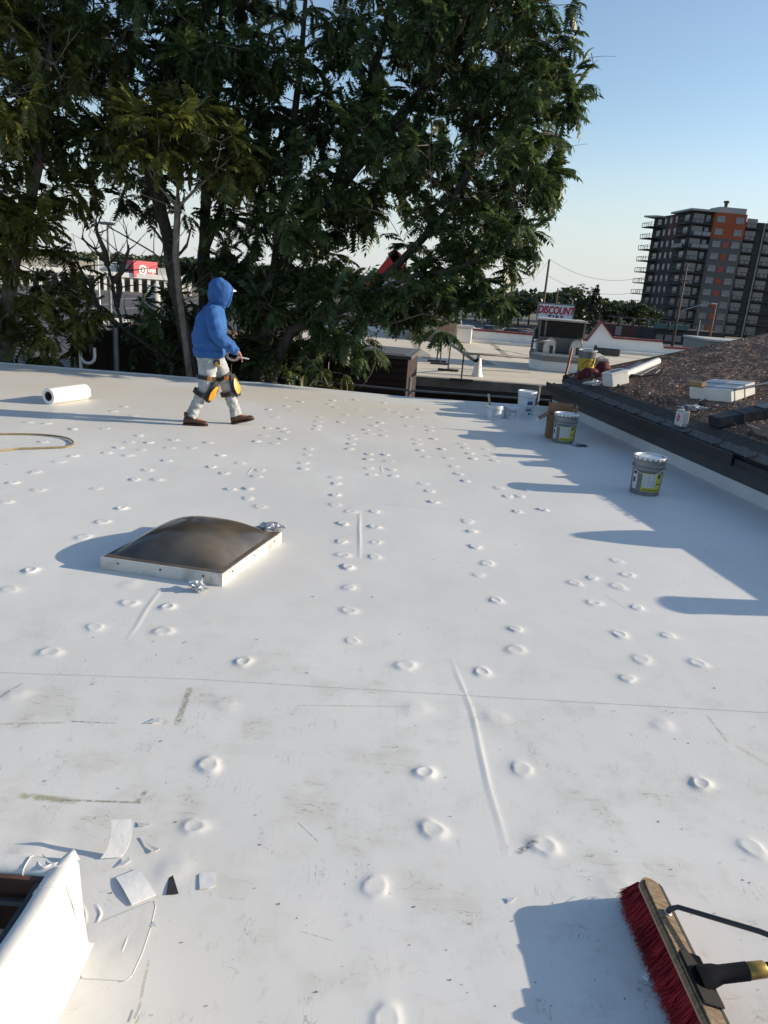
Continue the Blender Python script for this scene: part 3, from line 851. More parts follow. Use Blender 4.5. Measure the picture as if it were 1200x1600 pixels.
b = MB(); b.extrude([Vector((h0.x - .06, h0.y - .07, topz + .002)), Vector((h1.x + .06, h1.y - .07, topz + .002)), Vector((h1.x + .06, h1.y - .07, topz + .07)), Vector((h0.x - .06, h0.y - .07, topz + .07))], (.25, 2.1, 0))
b.build('metal_rim', mat('rim_metal', (.10, .095, .09), .6), sid)
b = MB(); b.extrude([Vector((h0.x + .1, h0.y + .15, topz + .072)), Vector((h1.x - .05, h1.y + .15, topz + .072)), Vector((h1.x - .05, h1.y + .15, topz + .08)), Vector((h0.x + .1, h0.y + .15, topz + .08))], (.25, 1.7, 0))
b.build('housing_lid', mat('bluish_lid', (.10, .11, .125), .7), sid)
# handrail seen in the dark gap
rail = thing('pipe_rail', 'thin grey pipe rail with posts in the dark gap beyond the roof', 'rail', AT(700, 620, 13.6))
b = MB(); b.tube([AT(440, 590, 14.2), AT(640, 610, 13.8), AT(860, 626, 13.6)], .022, 6); b.build('rail_bar', M['grey_metal'], rail)
b = MB(); b.tube([AT(440, 615, 14.2), AT(640, 636, 13.8), AT(860, 652, 13.6)], .018, 6); b.build('rail_bar', M['grey_metal'], rail)
for u, v, y in ((640, 610, 13.8), (840, 624, 13.6)):
    p = AT(u, v, y); b = MB(); b.tube([(p.x, p.y, p.z + .25), (p.x, p.y, GZ)], .035, 6); b.build('rail_post', M['grey_metal'], rail)
# dark timber fence/wall at the left of the gap, under the trees
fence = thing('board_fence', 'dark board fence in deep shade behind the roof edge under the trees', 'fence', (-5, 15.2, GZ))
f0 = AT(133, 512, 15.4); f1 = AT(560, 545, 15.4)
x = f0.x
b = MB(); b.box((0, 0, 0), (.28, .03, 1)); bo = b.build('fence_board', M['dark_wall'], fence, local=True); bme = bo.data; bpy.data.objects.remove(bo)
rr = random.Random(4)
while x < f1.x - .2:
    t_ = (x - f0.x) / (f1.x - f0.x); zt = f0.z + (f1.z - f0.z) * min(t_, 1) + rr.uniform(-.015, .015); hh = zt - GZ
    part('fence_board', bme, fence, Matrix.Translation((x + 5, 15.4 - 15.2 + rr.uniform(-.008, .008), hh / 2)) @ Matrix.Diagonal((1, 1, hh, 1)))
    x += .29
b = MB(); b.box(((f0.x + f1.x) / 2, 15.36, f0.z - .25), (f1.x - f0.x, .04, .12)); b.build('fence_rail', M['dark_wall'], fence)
b = MB(); b.box((f0.x + 1.6, 16.6, f0.z + .02), (2.6, 1.6, .05)); b.box((f0.x + 1.6, 16.6, (f0.z + GZ) / 2), (2.4, 1.4, f0.z - GZ - .06))
tag(b.build('lean_to_shed', mat('shed_brown', (.20, .12, .09), .85, (.14, .09, .07), 2), None), 'low brown topped shed behind the dark fence under the bare tree', 'shed')
vp = thing('vent_pipe', 'white hooked vent pipe standing against the dark fence', 'pipe', AT(140, 568, 13.4))
p = AT(146, 552, 13.4)
b = MB(); b.tube([(p.x + .02, p.y, p.z + .1)] + [(p.x - .11 + .13 * math.cos(a), p.y, p.z - .02 + .13 * math.sin(a) - .04) for a in [0, -.5, -1, -1.5, -2, -2.5, -2.9]] + [(p.x - .24, p.y, p.z + .02), (p.x - .25, p.y + .02, GZ)], .03, 8)
b.build('hooked_pipe', M['white_paint'], vp, smooth=True)
b = MB(); p = AT(180, 512, 13.8); b.tube([(p.x, p.y, p.z + .0), (p.x, p.y, p.z - .5), (p.x - .02, p.y, GZ)], .05, 8)
tag(b.build('steel_post', M['grey_metal'], None), 'grey steel post before the dark fence under bare branches', 'post')
# ------------------------------------------------------------------ apartment tower far right
APX = 200.0
apc = AT(1084, 330, APX); apc = Vector((apc.x, apc.y, 0))
FH = 2.95; NF = 12
topz_ = AT(1084, 330, APX).z
z0 = topz_ - NF * FH
tw = thing('apartment_tower', 'dark twelve storey apartment tower with orange panels and stacked balconies', 'apartment building', (apc.x, apc.y, GZ))
aR = R(5); dR = Vector((math.cos(aR), math.sin(aR), 0)); dL = Vector((-math.sin(aR), math.cos(aR), 0))
aL = R(98); dL = Vector((math.cos(aL), math.sin(aL), 0))
nR = Vector((dR.y, -dR.x, 0)); nL = Vector((-dL.y, dL.x, 0))
def T(a, b, z):
    return Vector((apc.x, apc.y, 0)) + dR * (a * .84) + dL * b + Vector((0, 0, z))
m_dark = mat('tower_dark', (.036, .034, .037), .85, (.03, .028, .03), .3)
m_grey = mat('tower_grey', (.10, .097, .10), .85, (.085, .083, .086), .3)
m_or = mat('tower_orange', (.31, .075, .032), .9, (.27, .065, .028), .3)
m_red = mat('tower_red', (.32, .075, .055), .8)
m_brick = mat('tower_maroon', (.10, .028, .03), .8)
m_win = mat('tower_window', (.16, .165, .18), .2, (.07, .075, .085), .6, spec=.8)
m_fr = mat('window_frame', (.26, .26, .27), .6)
m_slab = mat('balcony_slab', (.05, .047, .05), .8)
m_rail = mat('balcony_glass', (.22, .23, .26), .3, spec=.6)
m_post = mat('rail_black', (.04, .04, .045), .5)
m_roof = mat('tower_roof_edge', (.30, .33, .34), .6)
WL = 21.0
def wall(a0, a1, b0, b1, zz0, zz1, mt, name='wall'):
    b = MB()
    b.extrude([T(a0, b0, zz0), T(a1, b0, zz0), T(a1, b1, zz0), T(a0, b1, zz0)], (0, 0, zz1 - zz0))
    return b.build(name, mt, tw)
wall(0.0, 6.2, 0.0, WL, GZ, z0 + NF * FH, m_dark)
wall(6.22, 16.4, -.8, 20, GZ, z0 + (NF - 2) * FH - .02, m_grey)
wall(6.22, 16.4, -.8, 20, z0 + (NF - 2) * FH, z0 + NF * FH + .2, m_or, 'orange_panel')
wall(16.42, 46, .9, 20, GZ, z0 + NF * FH - 1.2, m_dark)
wall(33, 46, 2, 9, z0 + NF * FH - 1.18, z0 + NF * FH + 4.8, m_roof, 'penthouse')
wall(10.0, 18.5, 3, 8, z0 + NF * FH + .22, z0 + NF * FH + 2.0, m_roof, 'plant_room')
b = MB(); b.lathe([(.5, 0), (.5, 1.2), (.8, 1.25), (.8, 1.7), (0, 1.75)], T(13, 5, z0 + NF * FH + 2.0), 10); b.build('roof_flue', m_post, tw)
# maroon brick strip low and high on the left face
b = MB(); b.extrude([T(-.04, 7, z0 + (NF - 2) * FH), T(-.04, 12, z0 + (NF - 2) * FH), T(-.04, 12, z0 + NF * FH - .1), T(-.04, 7, z0 + NF * FH - .1)], nL * .04); b.build('maroon_panel', m_brick, tw)
# roof canopies
b = MB(); b.extrude([T(-2.0, -2.0, z0 + NF * FH + .02), T(6.8, -2.0, z0 + NF * FH + .02), T(6.8, 9.6, z0 + NF * FH + .02), T(-1.4, 9.6, z0 + NF * FH + .02)], (0, 0, .45)); b.build('roof_canopy', m_roof, tw)
b = MB(); b.extrude([T(-3.2, 14.5, z0 + NF * FH - .5), T(4, 14.5, z0 + NF * FH - .5), T(4, 22, z0 + NF * FH - .5), T(-3.2, 22, z0 + NF * FH + .02)], (0, 0, .45)); b.build('roof_canopy', m_roof, tw)
# windows: one mesh per size, shared
def win_mesh(w, h, cols):
    b = MB()
    b.box((0, .0, 0), (w, .12, h), mi=0)
    for i in range(cols):
        b.box((-w / 2 + (i + .5) * w / cols, -.07, 0), (w / cols - .18, .03, h - .2), mi=1)
    o = b.build('window', [m_fr, m_win], None, local=True); me = o.data; bpy.data.objects.remove(o); return me
W2, W1, WD = win_mesh(2.1, 1.5, 2), win_mesh(1.1, 1.6, 1), win_mesh(2.8, 2.1, 3)
m_fr2 = mat('window_frame_dark', (.12, .12, .125), .6)
off = Vector((apc.x, apc.y, GZ))
rotR = Matrix.Rotation(aR, 4, 'Z'); rotL = Matrix.Rotation(aL + R(180), 4, 'Z')
def win(me, p, rot):
    part('window', me, tw, Matrix.Translation(p - off) @ rot)
rr = random.Random(8)
bm_ = MB(); LB = 6.4
def balcony(p, dx, nrm, w, d, solid):
    b = MB()
    b.extrude([p, p + dx * w, p + dx * w + nrm * d, p + nrm * d], (0, 0, .22))
    o = b.build('balcony', m_slab, tw)
    r = MB()
    for (q, e) in ((p + nrm * (d - .05), dx * w), (p, nrm * d), (p + dx * w, nrm * d)):
        r.extrude([q + Vector((0, 0, 1.2)), q + e + Vector((0, 0, 1.2)), q + e + Vector((0, 0, 1.3)), q + Vector((0, 0, 1.3))], (nrm + dx).normalized() * .06)
        n_ = max(2, int(e.length / 1.15))
        for i in range(n_ + 1):
            c = q + e * (i / n_); r.box(c + Vector((0, 0, .72)), (.09, .09, 1.0))
    r.build('railing', m_post, o)
    if solid:
        gl = MB(); q = p + nrm * (d + .01); n_ = max(2, int(w / 1.6))
        for i in range(n_):
            gl.extrude([q + dx * (w * i / n_ + .1) + Vector((0, 0, .3)), q + dx * (w * (i + 1) / n_ - .1) + Vector((0, 0, .3)), q + dx * (w * (i + 1) / n_ - .1) + Vector((0, 0, 1.18)), q + dx * (w * i / n_ + .1) + Vector((0, 0, 1.18))], nrm * .03)
        gl.build('railing_panel', m_rail if solid == 1 else m_fr, o)
    return o
for f in range(NF):
    zf = z0 + f * FH
    zc = zf + 1.55
    # orange / grey bay
    win(W2, T(8.3, -.86, zc), rotR); win(W2, T(14.3, -.86, zc), rotR)
    if f < NF - 2:
        b = MB(); c = T(11.3, -.83, zf + .75); b.extrude([c - dR * .8, c + dR * .8, c + dR * .8 + Vector((0, 0, 1.45)), c - dR * .8 + Vector((0, 0, 1.45))], nR * .04)
        b.build('colour_panel', m_red if f % 2 else m_or, tw)
    # corner bay windows and balconies
    win(WD, T(1.9, -.06, zc - .1), rotR)
    win(W1, T(4.9, -.06, zc), rotR)
    win(W2, T(-.06, 2.4, zc), rotL)
    for bb in (7.9, 10.8, 13.8):
        win(W1, T(-.06, bb, zc), rotL)
    win(W2, T(-.06, 17.2, zc), rotL)
    if f >= 1:
        balcony(T(.4, 0, zf), dR, nR, 4.6, 1.3, 2 if f == NF - 3 else (1 if f == NF - 2 else 0))
        balcony(T(0, .6, zf), dL, nL, 5.6, 1.2, 2 if f == NF - 3 else 0)
        balcony(T(0, 15.5, zf), dL, nL, 5.4, 3.4, 0)
    # dark bay to the right
    if f < NF - 0:
        win(WD, T(19.4, .84, zc - .1), rotR); win(WD, T(26.0, .84, zc - .1), rotR); win(W2, T(33.5, .84, zc), rotR)
        balcony(T(17.2, .9, zf), dR, nR, 3.9, 1.2, 0)
        balcony(T(24.4, .9, zf), dR, nR, 6.3, 1.2, 0)
for a in (23.4, 32.4):
    b = MB(); b.extrude([T(a, .86, z0), T(a + .5, .86, z0), T(a + .5, .86, z0 + NF * FH - 1.3), T(a, .86, z0 + NF * FH - 1.3)], nR * .12); b.build('pilaster', m_fr, tw)

# ------------------------------------------------------------------ tyre-shop sign
SY = 75.0
sg = thing('roadside_sign', 'white roadside sign with red DISCOUNT and dark TIRE lettering on posts', 'sign', AT(868, 490, SY))
sg_o = Vector(sg.location)
c = AT(868, 487, SY)
ax = (AT(895, 488.5, SY) - AT(841, 485.2, SY)); wS = ax.length; ax.normalize()
hS = (AT(868, 475.5, SY) - AT(868, 503, SY)).length
rs = Matrix.Rotation(math.atan2(ax.y, ax.x) - R(6), 3, 'Z')
c = Vector((c.x, c.y, c.z - .15))
b = MB(); b.bbox(c, (wS, .4, hS), .05, rot=rs); b.build('sign_panel', mat('sign_white', (.72, .74, .76), .5), sg)
b = MB()
for dz, hh in ((hS / 2 + .04, .09), (-hS / 2 - .04, .09)):
    b.box(c + Vector((0, 0, dz)), (wS + .16, .46, hh), rot=rs)
for s_ in (-1, 1):
    b.box(c + rs @ Vector((s_ * (wS / 2 + .04), 0, 0)), (.08, .46, hS), rot=rs)
b.build('sign_frame', M['grey_metal'], sg)
rt = rs @ Matrix.Rotation(R(90), 3, 'X')
text_mesh('lettering', 'DISCOUNT', .98, mat('sign_red', (.45, .015, .03), .5), sg, c - sg_o + rs @ Vector((0, -.225, hS * .14)), rt, .01, .035, .18, 1.0, .70)
text_mesh('lettering', 'TIRE', .66, mat('sign_navy', (.03, .035, .07), .5), sg, c - sg_o + rs @ Vector((.05, -.225, -hS * .27)), rt, .01, .022, 0, 1.25, 1.0)
for dx in (-1.2, 1.2):
    p = c + rs @ Vector((dx, 0, 0)); b = MB(); b.tube([(p.x, p.y, p.z - hS / 2 + .01), (p.x, p.y, GZ)], .12, 8); b.build('sign_post', M['grey_metal'], sg)

# ------------------------------------------------------------------ red gabled roof behind the trees
rg = thing('red_gable_building', 'white shop with steep red gabled roof behind the tree branches', 'building', AT(615, 470, 44))
y_ = 44.0
pk_, lo, ro = AT(617, 388, y_), AT(566, 452, y_), AT(668, 470, y_)
b = MB(); b.extrude([Vector((lo.x + .6, y_ + .2, GZ)), Vector((ro.x - .6, y_ + .2, GZ)), Vector((ro.x - .6, y_ + .2, lo.z)), Vector((pk_.x, y_ + .2, pk_.z - .7)), Vector((lo.x + .6, y_ + .2, lo.z))], (0, 7, 0)); b.build('gable_wall', M['white_paint'], rg)
for a_, b__ in ((lo, pk_), (pk_, ro)):
    d = (b__ - a_); n_ = Vector((-d.z, 0, d.x)).normalized()
    if n_.z < 0: n_ = -n_
    b = MB(); b.extrude([Vector((a_.x, y_, a_.z)), Vector((b__.x, y_, b__.z)), Vector((b__.x, y_, b__.z)) - n_ * .5, Vector((a_.x, y_, a_.z)) - n_ * .5], (0, 7.4, 0)); b.build('roof_slope', mat('gable_red', (.45, .02, .025), .45) if 'gable_red' not in bpy.data.materials else bpy.data.materials['gable_red'], rg)
b = MB(); p0_, p1_ = AT(596, 462, 41.7), AT(645, 470, 41.7)
b.extrude([Vector((p0_.x, 42, p0_.z - .35)), Vector((p1_.x, 42, p0_.z - .35)), Vector((p1_.x, 42, p0_.z + .3)), Vector((p0_.x, 42, p0_.z + .3))], (0, 1.9, 0)); b.build('red_fascia', bpy.data.materials['gable_red'], rg)

# ------------------------------------------------------------------ poles, wires, lamps, signals
wood = mat('pole_wood', (.12, .09, .07), .9, (.07, .055, .045), 3)
def pole(u, vt, y, r, label, arms=(), name='utility_pole', cat='pole', mt=None, zb=GZ, lean=(0, 0), group=None):
    p = AT(u, vt, y)
    o = thing(name, label, cat, (p.x, p.y, zb), group)
    b = MB(); b.tube([(p.x - lean[0], p.y, zb), (p.x, p.y, p.z)], [r * 1.2, r * .85], 8); b.build('post', mt or wood, o, smooth=True)
    for dz, w in arms:
        b = MB(); b.box((p.x, p.y - r, p.z - dz), (w, .12, .14)); b.build('crossarm', mt or wood, o)
        for s in (-.45, -.2, .2, .45):
            b = MB(); b.lathe([(.06, 0), (.08, .08), (.05, .2)], (p.x + s * w, p.y - r, p.z - dz + .07), 6); b.build('insulator', M['grey_metal'], o)
    return p
P1 = pole(858.5, 405, 110, .17, 'bare tall utility pole rising behind the white and red sign')
P2 = pole(790, 438, 150, .2, 'utility pole with two crossarms beside the tree edge', ((.3, 2.6), (1.5, 2.2)))
P3 = pole(872, 450, 120, .12, 'short slim pole standing among trees behind the white sign')
P4 = pole(1074, 412, 118, .2, 'tall dark utility pole in front of the apartment tower', ((2.5, 1.4),))
P5 = pole(1119, 476, 112, .14, 'orange brown pole under the street lamp before the tower', mt=mat('rust_pole', (.22, .10, .06), .8))
P6 = pole(895, 468, 118, .1, 'thin steel pole behind the upper edge of the white sign', mt=M['grey_metal'])
# street lamp on the dark pole
lp = thing('street_lamp', 'grey street lamp on a long arm in front of the dark tower', 'street lamp', AT(1067, 485, 117.6))
a_, b2 = AT(1066, 485, 117.6), AT(1113, 474, 117.0)
b = MB(); b.tube([a_, a_.lerp(b2, .5) + Vector((0, 0, .15)), b2], [.07, .06, .05], 6); b.build('arm', M['galv'], lp)
b = MB(); b.bbox(b2 + Vector((.35, 0, -.03)), (.9, .3, .18), .04); b.build('lamp_head', M['galv'], lp)
def wire(p, q, sag, label, r=.022):
    b = MB(); pts = []
    for i in range(13):
        t = i / 12; c = p.lerp(q, t); c.z -= sag * 4 * t * (1 - t); pts.append(c)
    b.tube(pts, r, 4)
    tag(b.build('wire', M['grey_metal'], None), label, 'wire', 'overhead wires')
wire(P1 + Vector((0, 0, .0)), AT(1010, 432, 112) , 1.5, 'upper overhead wire from the bare pole towards the tower')
wire(P1 + Vector((0, 0, -2.2)), AT(1005, 455, 112), 1.3, 'lower overhead wire from the bare pole towards the tower')
wire(P1 + Vector((0, 0, -.1)), P2 + Vector((.9, 0, -.3)), 1.8, 'overhead wire from the bare pole to the crossarm pole')
wire(P4 + Vector((0, 0, -14)), AT(1230, 545, 100), .8, 'slack wire crossing low before the tower', .03)
# traffic signals on mast arms
ts = thing('traffic_signal', 'dark traffic signal mast arm over the street before the tower', 'traffic signal', AT(1092, 520, 105))
p0_, p1_ = AT(950, 494, 105), AT(1092, 507, 105)
b = MB(); b.tube([p0_, p1_], .10, 6); b.build('mast_arm', M['dark_metal'], ts)
b = MB(); b.tube([p0_ + Vector((0, 0, -1.2)), p1_ + Vector((0, 0, -.9))], .06, 6); b.build('lower_arm', M['dark_metal'], ts)
b = MB(); b.tube([p1_ + Vector((0, 0, .6)), (p1_.x, p1_.y, GZ)], .14, 6); b.build('mast', M['dark_metal'], ts)
for u in (968, 990, 1012, 1045):
    p = p0_.lerp(p1_, (u - 950) / 142)
    b = MB(); b.bbox(p + Vector((0, -.1, -.55)), (.4, .3, 1.1), .05); o = b.build('signal_head', M['dark_metal'], ts)
    b = MB()
    for dz in (-.3, 0, .3): b.lathe([(.12, 0), (.12, .06), (0, .07)], p + Vector((0, -.25, -.55 + dz)), 8, rot=Matrix.Rotation(R(90), 3, 'X'))
    b.build('signal_lens', M['dark_metal'], o)
# low dark shop and teal canopy between parapet and tower
sh = thing('low_shop', 'low dark shop with pale window band below the apartment tower', 'building', AT(1040, 530, 135))
p0_, p1_ = AT(1022, 512, 135), AT(1064, 516, 135)
b = MB(); b.extrude([Vector((p0_.x, 135, GZ)), Vector((p1_.x + 8, 135, GZ)), Vector((p1_.x + 8, 135, p0_.z)), Vector((p0_.x, 135, p0_.z))], (0, 9, 0)); b.build('wall', m_dark, sh)
b = MB(); b.box(((p0_.x + p1_.x) / 2 + .5, 134.9, p0_.z + .35), (p1_.x - p0_.x + 1, 1.2, .9)); b.build('teal_canopy', mat('teal', (.05, .11, .12), .6), sh)
for i in range(3):
    b = MB(); b.bbox((p0_.x + 1.2 + i * 1.6, 134.95, p0_.z - 1.6), (1.3, .1, 1.1), .02); b.build('window', m_win, sh)
bb_ = thing('brown_store', 'long low dark red store front behind the white parapet', 'building', AT(980, 520, 150))
p0_, p1_ = AT(945, 497, 150), AT(1020, 506, 150)
b = MB(); b.extrude([Vector((p0_.x, 150, GZ)), Vector((p1_.x, 150, GZ)), Vector((p1_.x, 150, p0_.z - 1)), Vector((p0_.x, 150, p0_.z - 1))], (0, 9, 0)); b.build('wall', mat('store_red', (.09, .035, .03), .8), bb_)
b = MB(); b.bbox((p0_.x + 3, 149.9, p0_.z - 2.2), (1.2, .1, 1.8), .02); b.build('window', m_fr, bb_)
wbx = thing('white_flat_building', 'long white low building just above the brown slope', 'building', AT(1150, 536, 90))
p0_, p1_ = AT(1108, 533, 90), AT(1260, 548, 90)
b = MB(); b.extrude([Vector((p0_.x, 90, GZ)), Vector((p1_.x, 90, GZ)), Vector((p1_.x, 90, p0_.z)), Vector((p0_.x, 90, p0_.z))], (0, 8, 0)); b.build('wall', mat('offwhite', (.24, .235, .22), .8), wbx)
b = MB(); b.box(((p0_.x + p1_.x) / 2, 90 + 3.9, p0_.z + .12), (p1_.x - p0_.x + .3, 8.4, .22)); b.build('roof_edge', mat('edge_grey', (.45, .44, .43), .7), wbx)

# ------------------------------------------------------------------ parked cars beyond the parapet
def car(u, v, y, cname, c, label, rz=0.0, kind='car'):
    p = AT(u, v, y)
    o = thing('parked_car', label, 'car', (p.x, p.y, GZ + .006), 'cars parked beyond the white parapet' if v < 530 and u > 500 else None, rz)
    mt = mat(cname, c, .3, tuple(x * .95 for x in c), 3, spec=.6)
    Lg, Wd = (4.6, 1.8)
    prof = [(-2.3, .35), (-2.32, .75), (-2.2, .95), (-1.5, 1.02), (1.05, .98), (2.15, .82), (2.3, .6), (2.28, .32)]
    b = MB(); b.extrude([(x, -Wd / 2, z) for x, z in prof], (0, Wd, 0)); b.build('body', mt, o, local=True)
    hi_ = 1.72 if kind == 'suv' else 1.46
    pr2 = [(-1.9 if kind == 'suv' else -1.6, 1.03), (-1.6 if kind == 'suv' else -.95, hi_), (.15, hi_), (.95, 1.02)]
    b = MB(); b.extrude([(x, -Wd / 2 + .12, z) for x, z in pr2], (0, Wd - .24, 0)); b.build('cabin', M['car_glass'], o, local=True)
    b = MB(); b.box(((pr2[1][0] + .15) / 2, 0, hi_ + .02), (.15 - pr2[1][0] + .1, Wd - .28, .04)); b.build('car_roof', mt, o, local=True)
    for x in (-1.4, 1.4):
        for s in (-1, 1):
            b = MB(); b.lathe([(0, -.1), (.2, -.11), (.32, -.1), (.33, 0), (.32, .1), (.2, .11), (0, .1)], (x, s * (Wd / 2 - .06), .33), 12, rot=Matrix.Rotation(R(90), 3, 'X')); w_ = b.build('wheel', M['dark_metal'], o, local=True)
            b = MB(); b.lathe([(.19, 0), (.17, .012), (0, .02)], (x, s * (Wd / 2 + .055), .33), 10, rot=Matrix.Rotation(R(90) * -s * -1, 3, 'X')); b.build('rim', M['galv'], w_, local=True)
M['car_glass'] = mat('car_glass', (.03, .035, .04), .1, spec=.8)
car(748, 512, 105, 'car_white', (.62, .63, .65), 'white car parked furthest to the west behind the parapet, near the leaves', .1)
car(768, 512, 112, 'car_navy', (.03, .035, .06), 'dark navy car parked between the white car and the silver one', 1.2, 'suv')
car(784, 513, 103, 'car_silver', (.35, .36, .38), 'silver car parked beside the dark navy one', .2)
car(806, 514, 108, 'car_black', (.02, .02, .022), 'black tall car parked behind the parapet before the trees', .05, 'suv')
car(826, 512, 110, 'car_grey', (.14, .14, .15), 'grey car parked by the white sign', .6)
car(172, 490, 78, 'car_cream', (.66, .66, .63), 'pale car parked on the lot behind the bare tree', .5, 'suv')

# ------------------------------------------------------------------ shopping strip far left
MY = 190.0
mall = thing('shopping_strip', 'long low white shopping strip with columns and a red sign block', 'shop building', AT(180, 450, MY))
base_z = GZ + .01
def mx(u): return AT(u, 430, MY).x
def mz(u, v): return AT(u, v, MY).z
b = MB(); b.extrude([Vector((mx(-40), MY + 3, base_z)), Vector((mx(300), MY + 3, base_z)), Vector((mx(300), MY + 3, base_z + 5.2)), Vector((mx(-40), MY + 3, base_z + 5.2))], (0, 14, 0)); b.build('store_wall', mat('store_cream', (.42, .40, .36), .8, (.3, .29, .27), .2), mall)
wp = M['white_paint']
b = MB(); b.box(((mx(-40) + mx(300)) / 2, MY + 1.2, base_z + 4.0), (mx(300) - mx(-40), 3.6, 1.15)); b.build('canopy', wp, mall)
for u in range(-30, 300, 13):
    b = MB(); b.box((mx(u), MY + .2, base_z + 1.7), (.7, .7, 3.4)); b.build('column', wp, mall)
for u0, u1, zz, mt_ in ((-20, 88, 7.0, M['concrete']), (100, 150, 6.6, mat('tan_block', (.40, .36, .30), .8)), (152, 184, 6.9, mat('grey_block', (.42, .44, .43), .8)), (186, 216, 6.6, bpy.data.materials['grey_block']), (246, 276, 6.3, bpy.data.materials['grey_block'])):
    b = MB(); b.box(((mx(u0) + mx(u1)) / 2, MY + 5, base_z + (4.6 + zz) / 2), (mx(u1) - mx(u0), 6, zz - 4.6)); b.build('upper_block', mt_, mall)
for u in range(40, 270, 13):
    b = MB(); b.bbox((mx(u + 6), MY + 2.93, base_z + 1.6), (1.35, .1, 2.6), .03); b.build('shop_window', m_win, mall)
    b = MB(); b.bbox((mx(u + 2.5), MY + 2.93, base_z + 1.4), (.7, .1, 2.4), .03); b.build('shop_door', M['dark_metal'], mall)
rb_ = AT(222, 424, MY - 2)
sw = mx(246) - mx(207); zt_, zb_ = mz(225, 408), mz(225, 434)
b = MB(); b.extrude([Vector((mx(207), MY - 1.0, zb_)), Vector((mx(246), MY + 2.5, zb_)), Vector((mx(246), MY + 2.5, zt_)), Vector((mx(207), MY - 1.0, zt_))], (-1.9, 7, 0)); b.build('red_sign_block', mat('sign_block_red', (.52, .02, .05), .5), mall)
dx_ = Vector((mx(246) - mx(207), 3.5, 0)).normalized(); rsm = Matrix.Rotation(math.atan2(dx_.y, dx_.x), 3, 'Z')
cm_ = Vector((mx(207), MY - 1.0, (zt_ + zb_) / 2)) + dx_ * sw * .70 + rsm @ Vector((0, -.06, -.15))
mo = Vector(mall.location)
b = MB(); q = cm_ - dx_ * 1.75
b.lathe([(.78, 0), (1.22, 0), (1.22, .05), (.78, .05)], q, 24, rot=rsm @ Matrix.Rotation(R(90), 3, 'X')); b.lathe([(.0, .05), (.42, .05), (.42, 0)], q, 16, rot=rsm @ Matrix.Rotation(R(90), 3, 'X')); b.build('round_logo', wp, mall)
text_mesh('lettering', 'Target', 1.55, wp, mall, cm_ - mo + dx_ * .95 + Vector((0, 0, .05)), rsm @ Matrix.Rotation(R(90), 3, 'X'), .03, .02, 0, .9, .72)
mall.rotation_euler = (0, 0, R(26))
# lamp poles in the lot
lpole = M['grey_metal']
p = AT(168, 352, 46); o = thing('lot_lamp_pole', 'slim grey lot lamp pole seen through the gap in the trees', 'lamp post', (p.x, p.y, GZ))
b = MB(); b.tube([(p.x, p.y, GZ), p], [.11, .07], 8); b.build('post', lpole, o); b = MB(); b.bbox(p + Vector((0, 0, .1)), (.9, .4, .16), .04); b.build('lamp_head', lpole, o)
p = AT(153, 398, 95); o = thing('yellow_based_pole', 'thin pale pole with a yellow base on the parking lot', 'pole', (p.x, p.y, GZ))
b = MB(); b.tube([(p.x, p.y, GZ + 1.0), p], [.10, .06], 8); b.build('post', wp, o); b = MB(); b.tube([(p.x, p.y, GZ), (p.x, p.y, GZ + .99)], .35, 10); b.build('pole_base', mat('yellow_base', (.5, .33, .08), .7), o)
tk = AT(243, 445, 60); o = thing('white_tank', 'pale rounded tank half behind the leaves by the red sign block', 'tank', (tk.x, tk.y, GZ))
b = MB(); b.lathe([(0, 0), (.36, 0), (.36, tk.z - GZ - .25), (.3, tk.z - GZ - .02), (.15, tk.z - GZ + .1), (0, tk.z - GZ + .12)], (tk.x, tk.y, GZ), 18); b.build('tank_shell', mat('tank_grey', (.42, .43, .44), .5), o, smooth=True)

# ------------------------------------------------------------------ hill and far trees
hb = MB(); vs_ = []; nx = 90
hp_ = [(0, 0), (1, .35), (2, .75), (3, 1.0), (4, .9)]
for i in range(nx + 1):
    x = -420 + 900 * i / nx
    hgt_ = max(0.5, 11 + 5 * mnoise.noise((x * .006, 1, 0)) + 2 * mnoise.noise((x * .03, 4, 0))) * (1 if x < -60 else max(.25, 1 - (x + 60) / 110))
    for k, h in hp_:
        vs_.append((x * (1 + k * .08), 420 + 70 * k, GZ + h * hgt_ - (.3 if k == 0 else 0)))
fs = [(i * 5 + k, (i + 1) * 5 + k, (i + 1) * 5 + k + 1, i * 5 + k + 1) for i in range(nx) for k in range(4)]
hb.add(vs_, fs); structure(hb.build('hill', mat('hill_green', (.065, .075, .045), .95, (.04, .05, .03), .05), fix=False))

def quads_mesh(name, centers, size, mt, r_, parent=None, aspect=.6):
    n = len(centers); C_ = np.asarray(centers)
    a = r_.normal(size=(n, 3)); a /= np.linalg.norm(a, axis=1)[:, None]
    t = r_.normal(size=(n, 3)); b = np.cross(a, t); b /= np.linalg.norm(b, axis=1)[:, None]
    s = size * r_.uniform(.6, 1.3, (n, 1))
    v = np.stack([C_ - a * s, C_ - b * s * aspect, C_ + a * s, C_ + b * s * aspect], 1).reshape(-1, 3)
    me = bpy.data.meshes.new(name)
    me.vertices.add(4 * n); me.vertices.foreach_set('co', v.ravel())
    me.loops.add(4 * n); me.loops.foreach_set('vertex_index', np.arange(4 * n))
    me.polygons.add(n); me.polygons.foreach_set('loop_start', np.arange(n) * 4); me.polygons.foreach_set('loop_total', np.full(n, 4))
    me.materials.append(mt); me.update(calc_edges=True)
    return me
